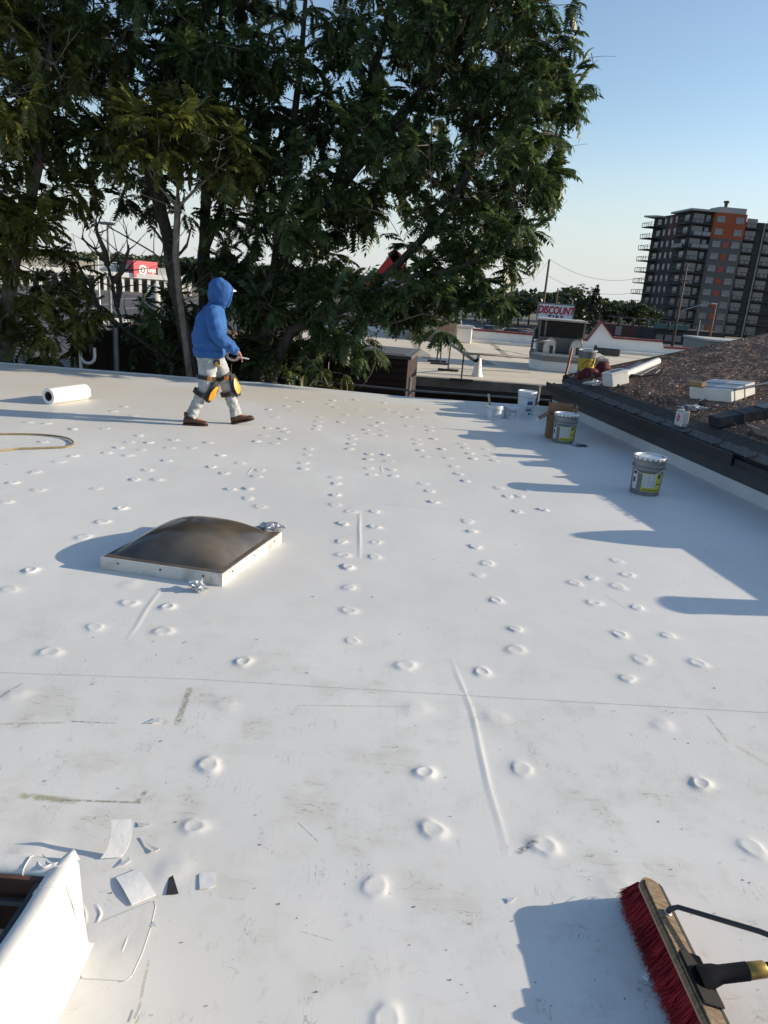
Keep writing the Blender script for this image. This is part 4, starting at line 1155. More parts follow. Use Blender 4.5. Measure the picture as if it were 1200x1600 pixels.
def crown_mesh(seed, n=1500):
    """lumpy crown about 1 m high and 1 m wide, base at 0"""
    r_ = np.random.default_rng(seed); pts = []
    nl = 11
    lob = [(r_.uniform(-.32, .32), r_.uniform(-.32, .32), r_.uniform(.22, .78), r_.uniform(.13, .24)) for _ in range(nl)]
    for k in range(n):
        x, y, z, r = lob[r_.integers(nl)]
        d = r_.normal(size=3); d /= np.linalg.norm(d); d *= r * r_.uniform(.55, 1.08)
        pts.append((x + d[0], y + d[1], z + d[2] * .9))
    return quads_mesh('crown', pts, .042, M['leaf_far'], r_)
CRN = [crown_mesh(s) for s in range(5)]
tk_ = MB(); tk_.tube([(0, 0, 0), (.02, 0, .5), (0, .01, 1)], [.5, .35, .12], 6); to = tk_.build('trunk', M['bark'], None, local=True); TRK = to.data; bpy.data.objects.remove(to)
FG = 'broadleaf trees beyond the buildings'
def far_tree(x, y, h, w, k, label, group=FG):
    o = thing('broadleaf_tree', label, 'tree', (x, y, GZ), group)
    part('crown', CRN[k % 5], o, Matrix.Translation((0, 0, h * .12)) @ Matrix.Rotation(k * 1.3, 4, 'Z') @ Matrix.Diagonal((w, w, h * .95, 1)))
    part('trunk', TRK, o, Matrix.Diagonal((.5, .5, h * .45, 1)))
kk = 0
for u, vt, y, w, lab in ((800, 462, 170, 9, 'rounded green tree behind the crossarm pole'), (815, 458, 160, 10, 'dark green tree left of the bare pole and behind the sign'), (832, 455, 175, 11, 'dense tree rising behind the left end of the white sign'),
        (850, 452, 160, 11, 'tall dense tree directly behind the bare utility pole'), (880, 447, 165, 12, 'tallest dark tree just over the white sign'), (900, 448, 150, 10, 'bushy tree over the right end of the white sign'), (915, 458, 170, 9, 'green tree between the sign and the conifer'),
        (957, 470, 160, 8, 'lighter green tree right of the conifer'), (972, 466, 175, 10, 'green tree above the parapet gable, nearer the tower'), (988, 472, 160, 8, 'small light green tree left of the tower foot'), (1000, 476, 170, 9, 'green tree touching the lowest balconies'),
        (1015, 482, 185, 8, 'dim green tree at the foot of the tower'), (785, 466, 180, 9, 'green tree half hidden by hanging leaves'), (765, 470, 175, 9, 'green tree behind the parked cars'), (745, 472, 170, 9, 'green tree behind the beige hut and leaves')):
    p = AT(u, vt, y); far_tree(p.x, p.y, p.z - GZ, w * 1.15, kk, lab); kk += 1
# conifer
p = AT(934, 446, 130); H_ = p.z - GZ
cf = thing('conifer', 'dark spiky conifer standing apart above the gable', 'tree', (p.x, p.y, GZ))
r_ = np.random.default_rng(5); pts = []
for tier in range(13):
    z = H_ * (.22 + .76 * tier / 13); rad = (1 - tier / 13.5) * 3.0 + .15
    for br in range(9):
        a = r_.uniform(0, 6.28); ll = rad * r_.uniform(.6, 1.1)
        for k in range(18):
            t = r_.random(); pts.append((math.cos(a) * ll * t + r_.normal() * .12, math.sin(a) * ll * t + r_.normal() * .12, z - .35 * ll * t + r_.normal() * .1))
for k in range(40): pts.append((r_.normal() * .08, r_.normal() * .08, H_ * r_.uniform(.9, 1.01)))
part('crown', quads_mesh('crown', pts, .30, M['needle'], r_, aspect=.35), cf)
part('trunk', TRK, cf, Matrix.Diagonal((.35, .35, H_ * .95, 1)))
# wooded hill and horizon belt: nobody could count these
r_ = np.random.default_rng(9); pts = []
for i in range(5200):
    x = r_.uniform(-420, 130); k = r_.uniform(.2, 3.4)
    hgt_ = max(0.5, 11 + 5 * mnoise.noise((x * .006, 1, 0)) + 2 * mnoise.noise((x * .03, 4, 0))) * (1 if x < -60 else max(.25, 1 - (x + 60) / 110))
    h = np.interp(k, [0, 1, 2, 3, 4], [0, .35, .75, 1.0, .9])
    X = x * (1 + k * .08); Y = 420 + 70 * k
    top_ = r_.uniform(2, 5.5)
    for q in range(5):
        pts.append((X + r_.normal() * 2.2, Y + r_.normal() * 2.2, GZ + h * hgt_ + top_ * r_.random() ** .6))
o = part('hillside_wood', quads_mesh('hillside_wood', pts, 1.5, M['leaf_far'], r_, aspect=.8), None); stuff(o)
r_ = np.random.default_rng(10); pts = []
for i in range(3000):
    x = r_.uniform(-260, 330); y = r_.uniform(300, 360); h = 6 + 3 * mnoise.noise((x * .03, 2, 0)) + r_.uniform(-1, 2)
    for q in range(4): pts.append((x + r_.normal() * 2, y, GZ + h * r_.random() ** .6))
o = part('far_wood', quads_mesh('far_wood', pts, 1.5, M['leaf_far'], r_, aspect=.8), None); stuff(o)
# ------------------------------------------------------------------ the big trees at the roof edge
def leaf_template(seed, L_=.56, pairs=9, droop=.45):
    """one compound leaf along +X: midrib strip and paired leaflets, two triangles each"""
    r_ = random.Random(seed); vs_, fs = [], []
    def rach(t):
        return Vector((L_ * t * (1 - .12 * droop * t), .02 * math.sin(t * 3 + seed), .10 * L_ * t - droop * L_ * t * t))
    w = .0035
    n = 5
    for i in range(n):
        p = rach(i / (n - 1)); vs_ += [p + Vector((0, w, 0)), p + Vector((0, -w, 0))]
    for i in range(n - 1):
        fs.append((2 * i, 2 * i + 1, 2 * i + 3, 2 * i + 2))
    for i in range(pairs + 1):
        t = .2 + .78 * i / pairs
        p = rach(t); tang = (rach(min(t + .02, 1)) - rach(t - .02)).normalized()
        ll = .140 * (.72 + .6 * math.sin(math.pi * min(1, t * .95))) * r_.uniform(.85, 1.1)
        for s in ((1, -1) if i < pairs else (0,)):
            side = Vector((0, 1, 0)) * s
            d = (tang * (.45 if s else 1) + side * .9 + Vector((0, 0, -.45 * r_.uniform(.4, 1.3)))).normalized()
            nrm = d.cross(side if s else Vector((0, 1, 0)))
            wv = d.cross(Vector((0, 0, 1))).normalized() * ll * .215
            o = len(vs_)
            up = Vector((0, 0, .012))
            m_ = p + d * ll * .42
            vs_ += [p, m_ + wv + up * r_.uniform(0, 1.4), p + d * ll + Vector((0, 0, -.02 * r_.random())), m_ - wv + up * r_.uniform(0, 1.4)]
            fs += [(o, o + 1, o + 2, o + 3)]
    return np.array([tuple(v) for v in vs_]), fs
TEMPL = [leaf_template(1, .52, 7, .30), leaf_template(2, .58, 8, .50), leaf_template(3, .46, 6, .62), leaf_template(4, .62, 8, .40)]
def quad_faces(fs):
    return np.array(fs)
TF = [quad_faces(f) for _, f in TEMPL]
def np_mesh(name, V, F, mt):
    me = bpy.data.meshes.new(name)
    n = len(F)
    me.vertices.add(len(V)); me.vertices.foreach_set('co', V.ravel().astype(np.float32))
    me.loops.add(4 * n); me.loops.foreach_set('vertex_index', F.ravel().astype(np.int32))
    me.polygons.add(n); me.polygons.foreach_set('loop_start', np.arange(n, dtype=np.int32) * 4); me.polygons.foreach_set('loop_total', np.full(n, 4, dtype=np.int32))
    me.materials.append(mt); me.update(calc_edges=True)
    return me
def sample_blob(n, u, v, ru, rv, y0, y1, r_):
    """points through an ellipsoid of foliage centred where (u, v) is seen at mid depth"""
    out = []
    ym = (y0 + y1) / 2
    c = AT(u, v, ym); ex = AT(u + ru, v, ym).x - c.x; ez = c.z - AT(u, v + rv, ym).z
    nc = max(3, int(n / 17)); cl = []
    while len(cl) < nc:
        d = r_.uniform(-1, 1, 3); q = (d * d).sum()
        if q > 1 or q < .1: continue
        cl.append(np.array((c.x + d[0] * ex, c.y + d[1] * (y1 - y0) / 2, c.z + d[2] * ez)))
    for k in range(n):
        o_ = cl[r_.integers(nc)]
        d = r_.normal(size=3); d /= np.linalg.norm(d); rr_ = r_.uniform(.2, 1) ** .5 * min(.48, ex * .6)
        out.append(tuple(o_ + d * rr_ * np.array((1.15, 1.15, .62))))
    return out
def grow(trunks, att, step=.2, kill=.27, iters=170, infl=5.0, r_=None):
    P, par_, rad0 = [], [], []
    for tr in trunks:
        pts, rooted = tr['pts'], tr.get('from')
        last = -1
        if rooted is not None:
            last = int(np.argmin([(Vector(q) - pts[0]).length for q in P]))
        for a, b in zip(pts[:-1], pts[1:]):
            n = max(1, int((b - a).length / step))
            for i in range(n):
                c = a.lerp(b, (i + (0 if last < 0 else 1)) / n) if last < 0 else a.lerp(b, (i + 1) / n)
                P.append(tuple(c)); par_.append(last); last = len(P) - 1
    P = [np.array(p) for p in P]
    A = np.array(att); alive = np.ones(len(A), bool)
    bd = np.full(len(A), 1e9); bi = np.zeros(len(A), int)
    def upd(i0):
        N = np.array(P[i0:])
        for s in range(0, len(N), 400):
            D = np.linalg.norm(A[:, None, :] - N[None, s:s + 400, :], axis=2)
            j = D.argmin(1); d = D[np.arange(len(A)), j]
            m_ = d < bd
            bd[m_] = d[m_]; bi[m_] = i0 + s + j[m_]
    upd(0)
    for it in range(iters):
        alive &= bd > kill
        act = alive & (bd < infl)
        if not act.any(): break
        idx = np.where(act)[0]
        dirs = A[idx] - np.array([P[k] for k in bi[idx]])
        dirs /= np.linalg.norm(dirs, axis=1)[:, None]
        acc = {}
        for k, d in zip(bi[idx], dirs):
            if k in acc: acc[k] += d
            else: acc[k] = d.copy()
        i0 = len(P); new = 0
        for k, d in acc.items():
            d = d + r_.normal(size=3) * .25 + np.array([0, 0, .08]); nl = np.linalg.norm(d)
            if nl < 1e-6: continue
            q = P[k] + d / nl * step
            P.append(q); par_.append(k); new += 1
        if not new or len(P) > 16000: break
        upd(i0)
    return np.array(P), np.array(par_)
def tree(name, label, trunks, blobs, seed, leafm, barkm, per_tip=(10, 18), lscale=1.0, tip_r=.0065, n_single=300, kill=.24, step=.2, inner=.12, top_r=None, cat='tree', group=None, shed=.10):
    r_ = np.random.default_rng(seed)
    att = []
    for bl in blobs:
        n, u, v, ru, rv, y0, y1 = bl
        att += sample_blob(n, u, v, ru, rv, y0, y1, r_)
    P, par_ = grow(trunks, att, step, kill, r_=r_)
    n = len(P)
    kids = [[] for _ in range(n)]
    for i, p in enumerate(par_):
        if p >= 0: kids[p].append(i)
    # pipe radius
    order = np.arange(n)[::-1]
    pw = np.zeros(n)
    for i in order:
        if not kids[i]: pw[i] = tip_r ** 2.25
        if par_[i] >= 0: pw[par_[i]] += pw[i]
    rad = pw ** (1 / 2.25)
    if top_r:
        mxr = rad.max(); rad = np.where(rad > .02, .02 + (rad - .02) * (top_r - .02) / max(mxr - .02, 1e-6), rad)
    root = thing(name, label, cat, tuple(P[0]) if not isinstance(P[0], Vector) else P[0], group)
    root.location = (P[0][0], P[0][1], GZ)
    trunkb, limbb = MB(), MB()
    start = [i for i in range(n) if par_[i] < 0]
    stack = [(i, None) for i in start]
    while stack:
        i, prev = stack.pop()
        chain = [] if prev is None else [prev]
        k = i
        while True:
            chain.append(k)
            ks = kids[k]
            if not ks: break
            ks = sorted(ks, key=lambda q: -pw[q])
            for q in ks[1:]: stack.append((q, k))
            k = ks[0]
        if len(chain) < 2: continue
        rr_ = [rad[c] for c in chain]
        if prev is not None: rr_[0] = min(rad[prev], rr_[1] * 1.25)
        pts = [P[c] for c in chain]
        big = rr_[0] > .05
        if not big and len(pts) > 5:      # thin twigs keep every other node
            keep = list(range(0, len(pts) - 1, 2)) + [len(pts) - 1]
            pts = [pts[q] for q in keep]; rr_ = [rr_[q] for q in keep]
        (trunkb if rr_[0] > .085 else limbb).tube(pts, rr_, 9 if rr_[0] > .08 else (5 if rr_[0] > .02 else 3), caps=False)
    # bare dead sprays among the leaves
    cand = [i for i in range(n) if .008 < rad[i] < .05 and kids[i]]
    for q in range(min(len(cand), int(n * .08)) if n > 800 else 0):
        i = cand[r_.integers(len(cand))]; d = P[i] - P[par_[i]]; d = d / (np.linalg.norm(d) + 1e-9)
        for w_ in range(r_.integers(2, 5)):
            dd = d + r_.normal(size=3) * .6 + np.array([0, 0, .35]); pts = [P[i]]; ll = r_.uniform(.35, .95)
            for k in range(4):
                dd = dd / np.linalg.norm(dd) + r_.normal(size=3) * .22 + np.array([0, 0, .10]); pts.append(pts[-1] + dd / np.linalg.norm(dd) * ll / 4)
            limbb.tube(pts, [.0085, .007, .0055, .004, .0025], 3, caps=False)
    trunkb.build('trunk', barkm, root, smooth=True, fix=False)
    limbb.build('limbs', M['twig'], root, smooth=True, fix=False)['kind'] = 'stuff'
    # leaves at the tips, some along the twigs
    lv = []
    for i in range(n):
        tip = not kids[i]
        if not tip and (rad[i] > .022 or r_.random() > inner): continue
        if tip and r_.random() < shed: continue
        d = P[i] - P[par_[i]] if par_[i] >= 0 else np.array([0, 0, 1.0])
        d = d / (np.linalg.norm(d) + 1e-9)
        for q in range(r_.integers(*per_tip) if tip else 1):
            a = r_.uniform(0, 2 * math.pi)
            s1 = np.cross(d, [0, 0, 1.0]); s1 = s1 / (np.linalg.norm(s1) + 1e-6); s2 = np.cross(d, s1)
            out = d * r_.uniform(.1, .8) + (s1 * math.cos(a) + s2 * math.sin(a)) * 1.0 + np.array([0, 0, -.08])
            out /= np.linalg.norm(out)
            upv = np.array([0, 0, 1.0]) + r_.normal(size=3) * .22
            y_ = np.cross(upv, out); y_ /= (np.linalg.norm(y_) + 1e-9); z_ = np.cross(out, y_)
            sc = lscale * (r_.uniform(.42, .80) if r_.random() < .87 else r_.uniform(.8, 1.1))
            lv.append((P[i], np.stack([out, y_, z_], 1) * sc, r_.integers(4)))
    # the nearest leaves are parts of their own, the rest one mass
    dist = np.array([l[0][1] + .15 * abs(l[0][0] - 0) + (4 if not (-300 < _pu(l[0])[0] < 1300 and _pu(l[0])[1] > -40) else 0) for l in lv])
    sel = set(np.argsort(dist)[:n_single].tolist())
    tm = [np_mesh('leaf', TEMPL[k][0], TF[k], leafm) for k in range(4)]
    Vs, Fs, o = [], [], 0
    off_ = np.array(root.location)
    for i, (p, Mx, k) in enumerate(lv):
        if i in sel:
            mm = Matrix(((Mx[0][0], Mx[0][1], Mx[0][2], p[0] - off_[0]), (Mx[1][0], Mx[1][1], Mx[1][2], p[1] - off_[1]), (Mx[2][0], Mx[2][1], Mx[2][2], p[2] - off_[2]), (0, 0, 0, 1)))
            part('leaf', tm[k], root, mm)
        else:
            V = TEMPL[k][0] @ Mx.T + p - off_
            Vs.append(V); Fs.append(TF[k] + o); o += len(V)
    if Vs:
        stuff(part('foliage', np_mesh('foliage', np.concatenate(Vs), np.concatenate(Fs), leafm), root))
    print(name, 'nodes', n, 'leaves', len(lv))
    return root
def _pu(p):
    q = Vector(p) - CAMP; z = q.dot(CF)
    return 600 + FPX * q.dot(CR) / z, 800 - FPX * q.dot(CU) / z
def tp(pts):
    """trunk path from (u, v, y) stations; a station with v None is the ground under the next one"""
    out = []
    for u, v, y in pts:
        out.append(AT(u, v, y))
    return out
def rooted(pts):
    p = tp(pts); g_ = Vector((p[0].x, p[0].y, GZ))
    return [g_] + p

# A: the large many-stemmed tree in the middle
tree('tree_of_heaven', 'huge many stemmed tree with feathery leaves rising behind the walking person', [
    dict(pts=rooted([(405, 585, 14.6), (418, 520, 14.6), (425, 440, 14.6), (440, 330, 14.8), (455, 220, 15), (470, 100, 15.2), (480, -40, 15.4)])),
    dict(pts=rooted([(425, 580, 14.3), (455, 515, 14.2), (520, 490, 14.0), (570, 462, 13.9), (640, 395, 13.9), (700, 330, 14), (740, 250, 14.2)])),
    dict(pts=rooted([(395, 590, 15.4), (390, 480, 15.6), (520, 300, 15.8), (560, 180, 15.8), (600, 60, 15.8), (620, -60, 15.8)])),
    dict(pts=[AT(425, 440, 14.6), AT(500, 330, 15), AT(590, 220, 15.2), AT(680, 120, 15), AT(760, 30, 15)], **{'from': 1}),
    dict(pts=[AT(570, 462, 13.9), AT(650, 430, 13.6), AT(720, 420, 13.4), AT(780, 380, 13.4)], **{'from': 1}),
    dict(pts=[AT(520, 490, 14.0), AT(600, 510, 13.6), AT(660, 490, 13.3), AT(700, 500, 13.2)], **{'from': 1})],
    [(525, 745, 90, 145, 90, 12.8, 16.5), (318, 812, 185, 76, 58, 13, 16), (222, 785, 290, 65, 50, 12.8, 15.5), (127, 838, 95, 48, 45, 13, 15.5), (225, 740, 372, 85, 40, 12.6, 15), (198, 700, 445, 75, 38, 12.6, 14.4), (79, 752, 475, 28, 20, 12.7, 13.8), (44, 690, 500, 34, 16, 12.7, 13.5),
     (145, 610, 478, 50, 20, 12.8, 14.4), (145, 510, 445, 55, 50, 12.8, 16), (302, 520, 270, 110, 105, 13, 17), (238, 470, 110, 140, 110, 13, 17.5), (333, 620, 120, 125, 115, 13, 17.5), (289, 640, -80, 200, 110, 13, 18), (232, 780, -70, 105, 90, 13, 17),
     (212, 430, -90, 200, 110, 13, 18), (270, 650, 275, 85, 75, 13, 16.5), (132, 465, 390, 75, 75, 13.2, 16.5), (105, 440, 500, 75, 55, 13.2, 16), (45, 575, 535, 50, 18, 12.9, 14.2)],
    21, M['leaf'], M['bark'], per_tip=(10, 18), top_r=.14, inner=.4)
# B: the second big stem to the left with the high left crown
tree('tree_of_heaven', 'tall dark tree with thick leaning trunk next to the huge many stemmed one', [
    dict(pts=rooted([(330, 590, 14.9), (322, 520, 15), (318, 400, 15.1), (322, 300, 15.2), (330, 190, 15.4), (345, 80, 15.5), (350, -60, 15.6)])),
    dict(pts=rooted([(300, 585, 14.0), (288, 520, 14.1), (268, 420, 14.4), (262, 370, 14.8), (230, 250, 15), (190, 150, 15), (150, 60, 15)])),
    dict(pts=[AT(318, 400, 15.1), AT(370, 260, 15.4), AT(400, 140, 15.6), AT(430, 20, 15.6)], **{'from': 1})],
    [(416, 330, 110, 130, 120, 13.2, 17.5), (505, 190, 60, 140, 100, 13.2, 17.5), (405, 250, -90, 220, 90, 13.5, 18), (303, 60, 40, 120, 100, 13.5, 17.5), (249, 180, 240, 100, 80, 13.4, 17), (193, 390, 300, 80, 80, 13.6, 17), (114, 370, 430, 60, 50, 14, 16.5)],
    22, M['leaf'], M['bark'], per_tip=(10, 18), top_r=.13, inner=.4)
# C: slim pale stem in front
tree('slim_tree', 'slim pale stemmed young tree forking below an olive crown, left of the walking person', [
    dict(pts=rooted([(296, 590, 13.2), (290, 540, 13.2), (281, 470, 13.2), (274, 400, 13.2), (277, 325, 13.2)])),
    dict(pts=[AT(277, 325, 13.2), AT(262, 305, 13.2), AT(240, 280, 13.1), AT(215, 255, 13)], **{'from': 1}),
    dict(pts=[AT(277, 325, 13.2), AT(283, 300, 13.2), AT(312, 290, 13.1), AT(340, 270, 13)], **{'from': 1}),
    dict(pts=[AT(277, 325, 13.2), AT(278, 280, 13.3), AT(286, 240, 13.3)], **{'from': 1}),
    dict(pts=[AT(274, 328, 13.2), AT(240, 318, 13.1), AT(205, 290, 13)], **{'from': 1})],
    [(249, 285, 215, 100, 50, 12.5, 13.9), (91, 215, 245, 45, 35, 12.5, 13.6), (91, 350, 240, 45, 35, 12.5, 13.6)],
    23, M['leaf_olive'], M['bark_pale'], per_tip=(10, 18), top_r=.06, inner=.15, n_single=300)
# D: the near left tree
tree('leafy_tree', 'leafy olive green tree filling the far left edge beside the roof', [
    dict(pts=rooted([(8, 560, 13.6), (12, 480, 13.6), (18, 430, 13.6), (40, 350, 13.6), (60, 260, 13.6), (70, 160, 13.6), (80, 60, 13.8)])),
    dict(pts=[AT(18, 430, 13.6), AT(-30, 340, 13.8), AT(-60, 220, 14), AT(-60, 60, 14)], **{'from': 1})],
    [(295, 70, 175, 90, 80, 12.4, 15), (249, 30, 60, 120, 90, 12.6, 15.5), (204, 40, 300, 90, 80, 12.5, 15), (158, 45, 400, 75, 60, 12.6, 14.6), (249, 40, 500, 75, 60, 12.7, 14.4), (136, 100, 470, 42, 40, 12.7, 14), (136, 100, 525, 40, 35, 12.7, 13.9), (204, -120, 250, 120, 200, 12.6, 16), (204, -130, 480, 120, 110, 12.8, 15)],
    24, M['leaf_olive'], M['bark_pale'], per_tip=(10, 18), top_r=.14, inner=.18, lscale=.95)
# E: undergrowth between the trunks
tree('dark_shrub', 'dark leafy shrub in the shade between the trunks and behind the person', [
    dict(pts=rooted([(470, 590, 14.9), (468, 560, 14.9), (465, 540, 14.9)])), dict(pts=rooted([(380, 590, 15.6), (378, 560, 15.6), (372, 520, 15.6)]))],
    [(204, 470, 530, 75, 50, 13.6, 15.8), (136, 375, 510, 55, 55, 14.5, 16.2), (65, 512, 552, 30, 24, 13.4, 14.8)],
    25, M['leaf'], M['bark'], per_tip=(10, 18), top_r=.05, cat='shrub', n_single=200)
tree('dark_shrub', 'small dark shrub standing before the far asphalt lot, left of the pale stem', [
    dict(pts=rooted([(250, 585, 14.8), (245, 555, 14.8), (243, 535, 14.8)]))],
    [(136, 248, 500, 38, 30, 14, 15.2), (91, 250, 540, 45, 30, 14, 15.2)],
    26, M['leaf'], M['bark'], per_tip=(10, 18), top_r=.04, cat='shrub', n_single=120)
tree('sapling', 'leaning olive sapling just over the roof edge, right of the person', [
    dict(pts=rooted([(520, 600, 12.95), (505, 585, 12.9), (490, 568, 12.85), (478, 556, 12.8)])), dict(pts=rooted([(545, 600, 13.0), (540, 588, 12.95), (548, 575, 12.9)]))],
    [(58, 490, 585, 42, 20, 12.75, 13.1), (31, 545, 585, 22, 14, 12.75, 13.1)],
    27, M['leaf_olive'], M['bark_pale'], per_tip=(3, 5), top_r=.02, cat='sapling', lscale=.7, n_single=100)
# F: the bare dead tree
def bare_tree(name, label, paths, seed, r0, mt, ntw=60):
    rr = random.Random(seed)
    p0 = AT(*paths[0][0][:3]); root = thing(name, label, 'tree', (p0.x, p0.y, GZ))
    tb = MB(); lb = MB(); main = []
    for k, (pth, r) in enumerate([(q, r0 * (1 if i == 0 else .7)) for i, q in enumerate(paths)]):
        pts = tp(pth)
        if k == 0: pts = [Vector((pts[0].x, pts[0].y, GZ))] + pts
        fine = []
        for a, b in zip(pts[:-1], pts[1:]):
            n = max(2, int((b - a).length / .15))
            for i in range(n):
                c = a.lerp(b, i / n); fine.append(c + Vector((mnoise.noise(c * 2.2), mnoise.noise(c * 2.2 + Vector((5, 0, 0))), 0)) * .05)
        fine.append(pts[-1])
        rads = [r * (1 - .8 * i / len(fine)) for i in range(len(fine))]
        tb.tube(fine, rads, 7, caps=False)
        main += list(zip(fine, rads))[len(fine) // 3:]
    for i in range(ntw):
        p, r = rr.choice(main); d = Vector((rr.uniform(-1, 1), rr.uniform(-.6, .6), rr.uniform(-.1, 1))).normalized(); pts = [p]
        ln_ = rr.uniform(.25, .9)
        for k in range(5):
            d = (d + Vector((rr.uniform(-.4, .4), rr.uniform(-.4, .4), rr.uniform(-.15, .4)))).normalized(); pts.append(pts[-1] + d * ln_ / 5)
        lb.tube(pts, [min(r * .6, .014) * (1 - .8 * k / 5) for k in range(6)], 4, caps=False)
    tb.build('trunk', mt, root, smooth=True, fix=False); stuff(lb.build('twigs', mt, root, fix=False))
bare_tree('dead_tree', 'bare leafless tree with dark crooked limbs before the shopping strip', [
    [(268, 570, 14), (225, 535, 14), (190, 512, 14), (182, 480, 14), (178, 450, 14.0), (168, 415, 14), (150, 390, 14), (128, 372, 14)],
    [(188, 512, 14), (160, 490, 14), (145, 450, 14), (125, 420, 14), (108, 395, 14)],
    [(178, 440, 14), (192, 425, 13.9), (196, 400, 13.9), (200, 382, 13.9)],
    [(168, 415, 14), (162, 390, 13.9), (152, 365, 13.9), (150, 345, 13.9)],
    [(182, 480, 14), (188, 450, 14.1), (186, 425, 14.1)]], 3, .085, M['bark'], 90)
bare_tree('dead_branch_tree', 'thin bare crooked tree reaching across the sky gap left of the slim tree', [
    [(305, 560, 13.8), (285, 480, 13.8), (262, 415, 13.8), (240, 395, 13.8), (200, 372, 13.8), (170, 355, 13.7)],
    [(262, 415, 13.8), (255, 380, 13.9), (235, 350, 13.9), (205, 325, 13.9)],
    [(262, 415, 13.8), (290, 385, 13.8), (300, 350, 13.9)]], 4, .05, M['bark'], 60)
# ------------------------------------------------------------------ skylight with smoked dome
A0, A1, A2, A3 = [Vector((p.x, p.y, ST)) for p in (G(157, 889), G(347, 917), G(440, 848), G(252, 824))]
A3 = A0 + (A2 - A1)
sky_l = thing('skylight', 'skylight with smoked brown dome in a worn white frame', 'skylight', A0)
cen = (A0 + A1 + A2 + A3) / 4; HF = .076
def inset(p, k): return p.lerp(cen, k)
fm = mat('worn_frame', (.60, .58, .54), .55, (.30, .28, .25), 7, .2, 50, contrast=(.3, .52), detail=9)
corner = [A0, A1, A2, A3]
for i in range(4):
    a, b_ = corner[i], corner[(i + 1) % 4]
    ai, bi_ = inset(a, .085), inset(b_, .085)
    d = (b_ - a).normalized() * .0008
    b = MB()
    o_ = [a + d, b_ - d, bi_ - d, ai + d]
    Z0, Z1 = Vector((0, 0, .001)), Vector((0, 0, HF))
    bev = Vector((0, 0, -.006))
    mid = [q.lerp(cen, .007) for q in (a, b_)]
    b.add([o_[0] + Z0, o_[1] + Z0, o_[2] + Z0, o_[3] + Z0, o_[0] + Z1 + bev, o_[1] + Z1 + bev, o_[2] + Z1, o_[3] + Z1, mid[0] + d + Z1, mid[1] - d + Z1],
          [(3, 2, 1, 0), (0, 1, 5, 4), (4, 5, 9, 8), (8, 9, 6, 7), (2, 3, 7, 6), (0, 4, 8, 7, 3), (1, 2, 6, 9, 5)])
    b.build('frame_side', fm, sky_l)
tp_m = mat('bronze_trim', (.075, .062, .05), .5, (.12, .10, .08), 8)
b = MB()
for i in range(4):
    a, b_ = corner[i], corner[(i + 1) % 4]
    z = Vector((0, 0, HF + .0015))
    b.add([inset(a, .025) + z, inset(b_, .025) + z, inset(b_, .11) + z + Vector((0, 0, .004)), inset(a, .11) + z + Vector((0, 0, .004))], [(0, 1, 2, 3)])
b.build('trim', tp_m, sky_l, fix=False)
dm = bpy.data.materials.new('smoked_acrylic'); dm.use_nodes = True
nt = dm.node_tree; pb = nt.nodes['Principled BSDF']
tcd = nd(nt, 'ShaderNodeTexCoord'); nz_ = nd(nt, 'ShaderNodeTexNoise'); nz_.inputs['Scale'].default_value = 3.5; nz_.inputs['Detail'].default_value = 7
nt.links.new(tcd.outputs['Object'], nz_.inputs['Vector'])
rpd = nd(nt, 'ShaderNodeValToRGB'); rpd.color_ramp.elements[0].position = .35; rpd.color_ramp.elements[0].color = (.050, .042, .033, 1); rpd.color_ramp.elements[1].position = .7; rpd.color_ramp.elements[1].color = (.125, .106, .08, 1)
nt.links.new(nz_.outputs['Fac'], rpd.inputs[0]); nt.links.new(rpd.outputs[0], pb.inputs['Base Color'])
pb.inputs['Roughness'].default_value = .22; pb.inputs['Specular IOR Level'].default_value = .75
rrd = nd(nt, 'ShaderNodeMapRange'); rrd.inputs[3].default_value = .10; rrd.inputs[4].default_value = .30; nt.links.new(nz_.outputs['Fac'], rrd.inputs[0]); nt.links.new(rrd.outputs[0], pb.inputs['Roughness'])
N_ = 28
b = MB(); vs_ = []
for j in range(N_ + 1):
    for i in range(N_ + 1):
        s, t = i / N_, j / N_
        q = inset(A0, .1).lerp(inset(A1, .1), s).lerp(inset(A3, .1).lerp(inset(A2, .1), s), t)
        e = (1 - (2 * s - 1) ** 4) * (1 - (2 * t - 1) ** 4)
        pr = (max(0, 1 - (2 * s - 1) ** 2) ** .75) * (max(0, 1 - (2 * t - 1) ** 2) ** .75)
        vs_.append(q + Vector((0, 0, HF + .004 + .138 * (.5 * e + .5 * pr))))
b.add(vs_, [(j * (N_ + 1) + i, j * (N_ + 1) + i + 1, (j + 1) * (N_ + 1) + i + 1, (j + 1) * (N_ + 1) + i) for j in range(N_) for i in range(N_)])
b.build('dome', dm, sky_l, smooth=True, fix=False)
b = MB()
for k in (.15, .5, .85):
    for a, b_ in ((A0, A1), (A1, A2)):
        q = a.lerp(b_, k); n_ = Vector(((b_ - a).y, -(b_ - a).x, 0)).normalized()
        b.lathe([(.007, 0), (.006, .004), (0, .005)], q + n_ * .0005 + Vector((0, 0, .05)), 8, rot=n_.to_track_quat('Z', 'Y').to_matrix())
b.build('frame_screw', tp_m, sky_l)
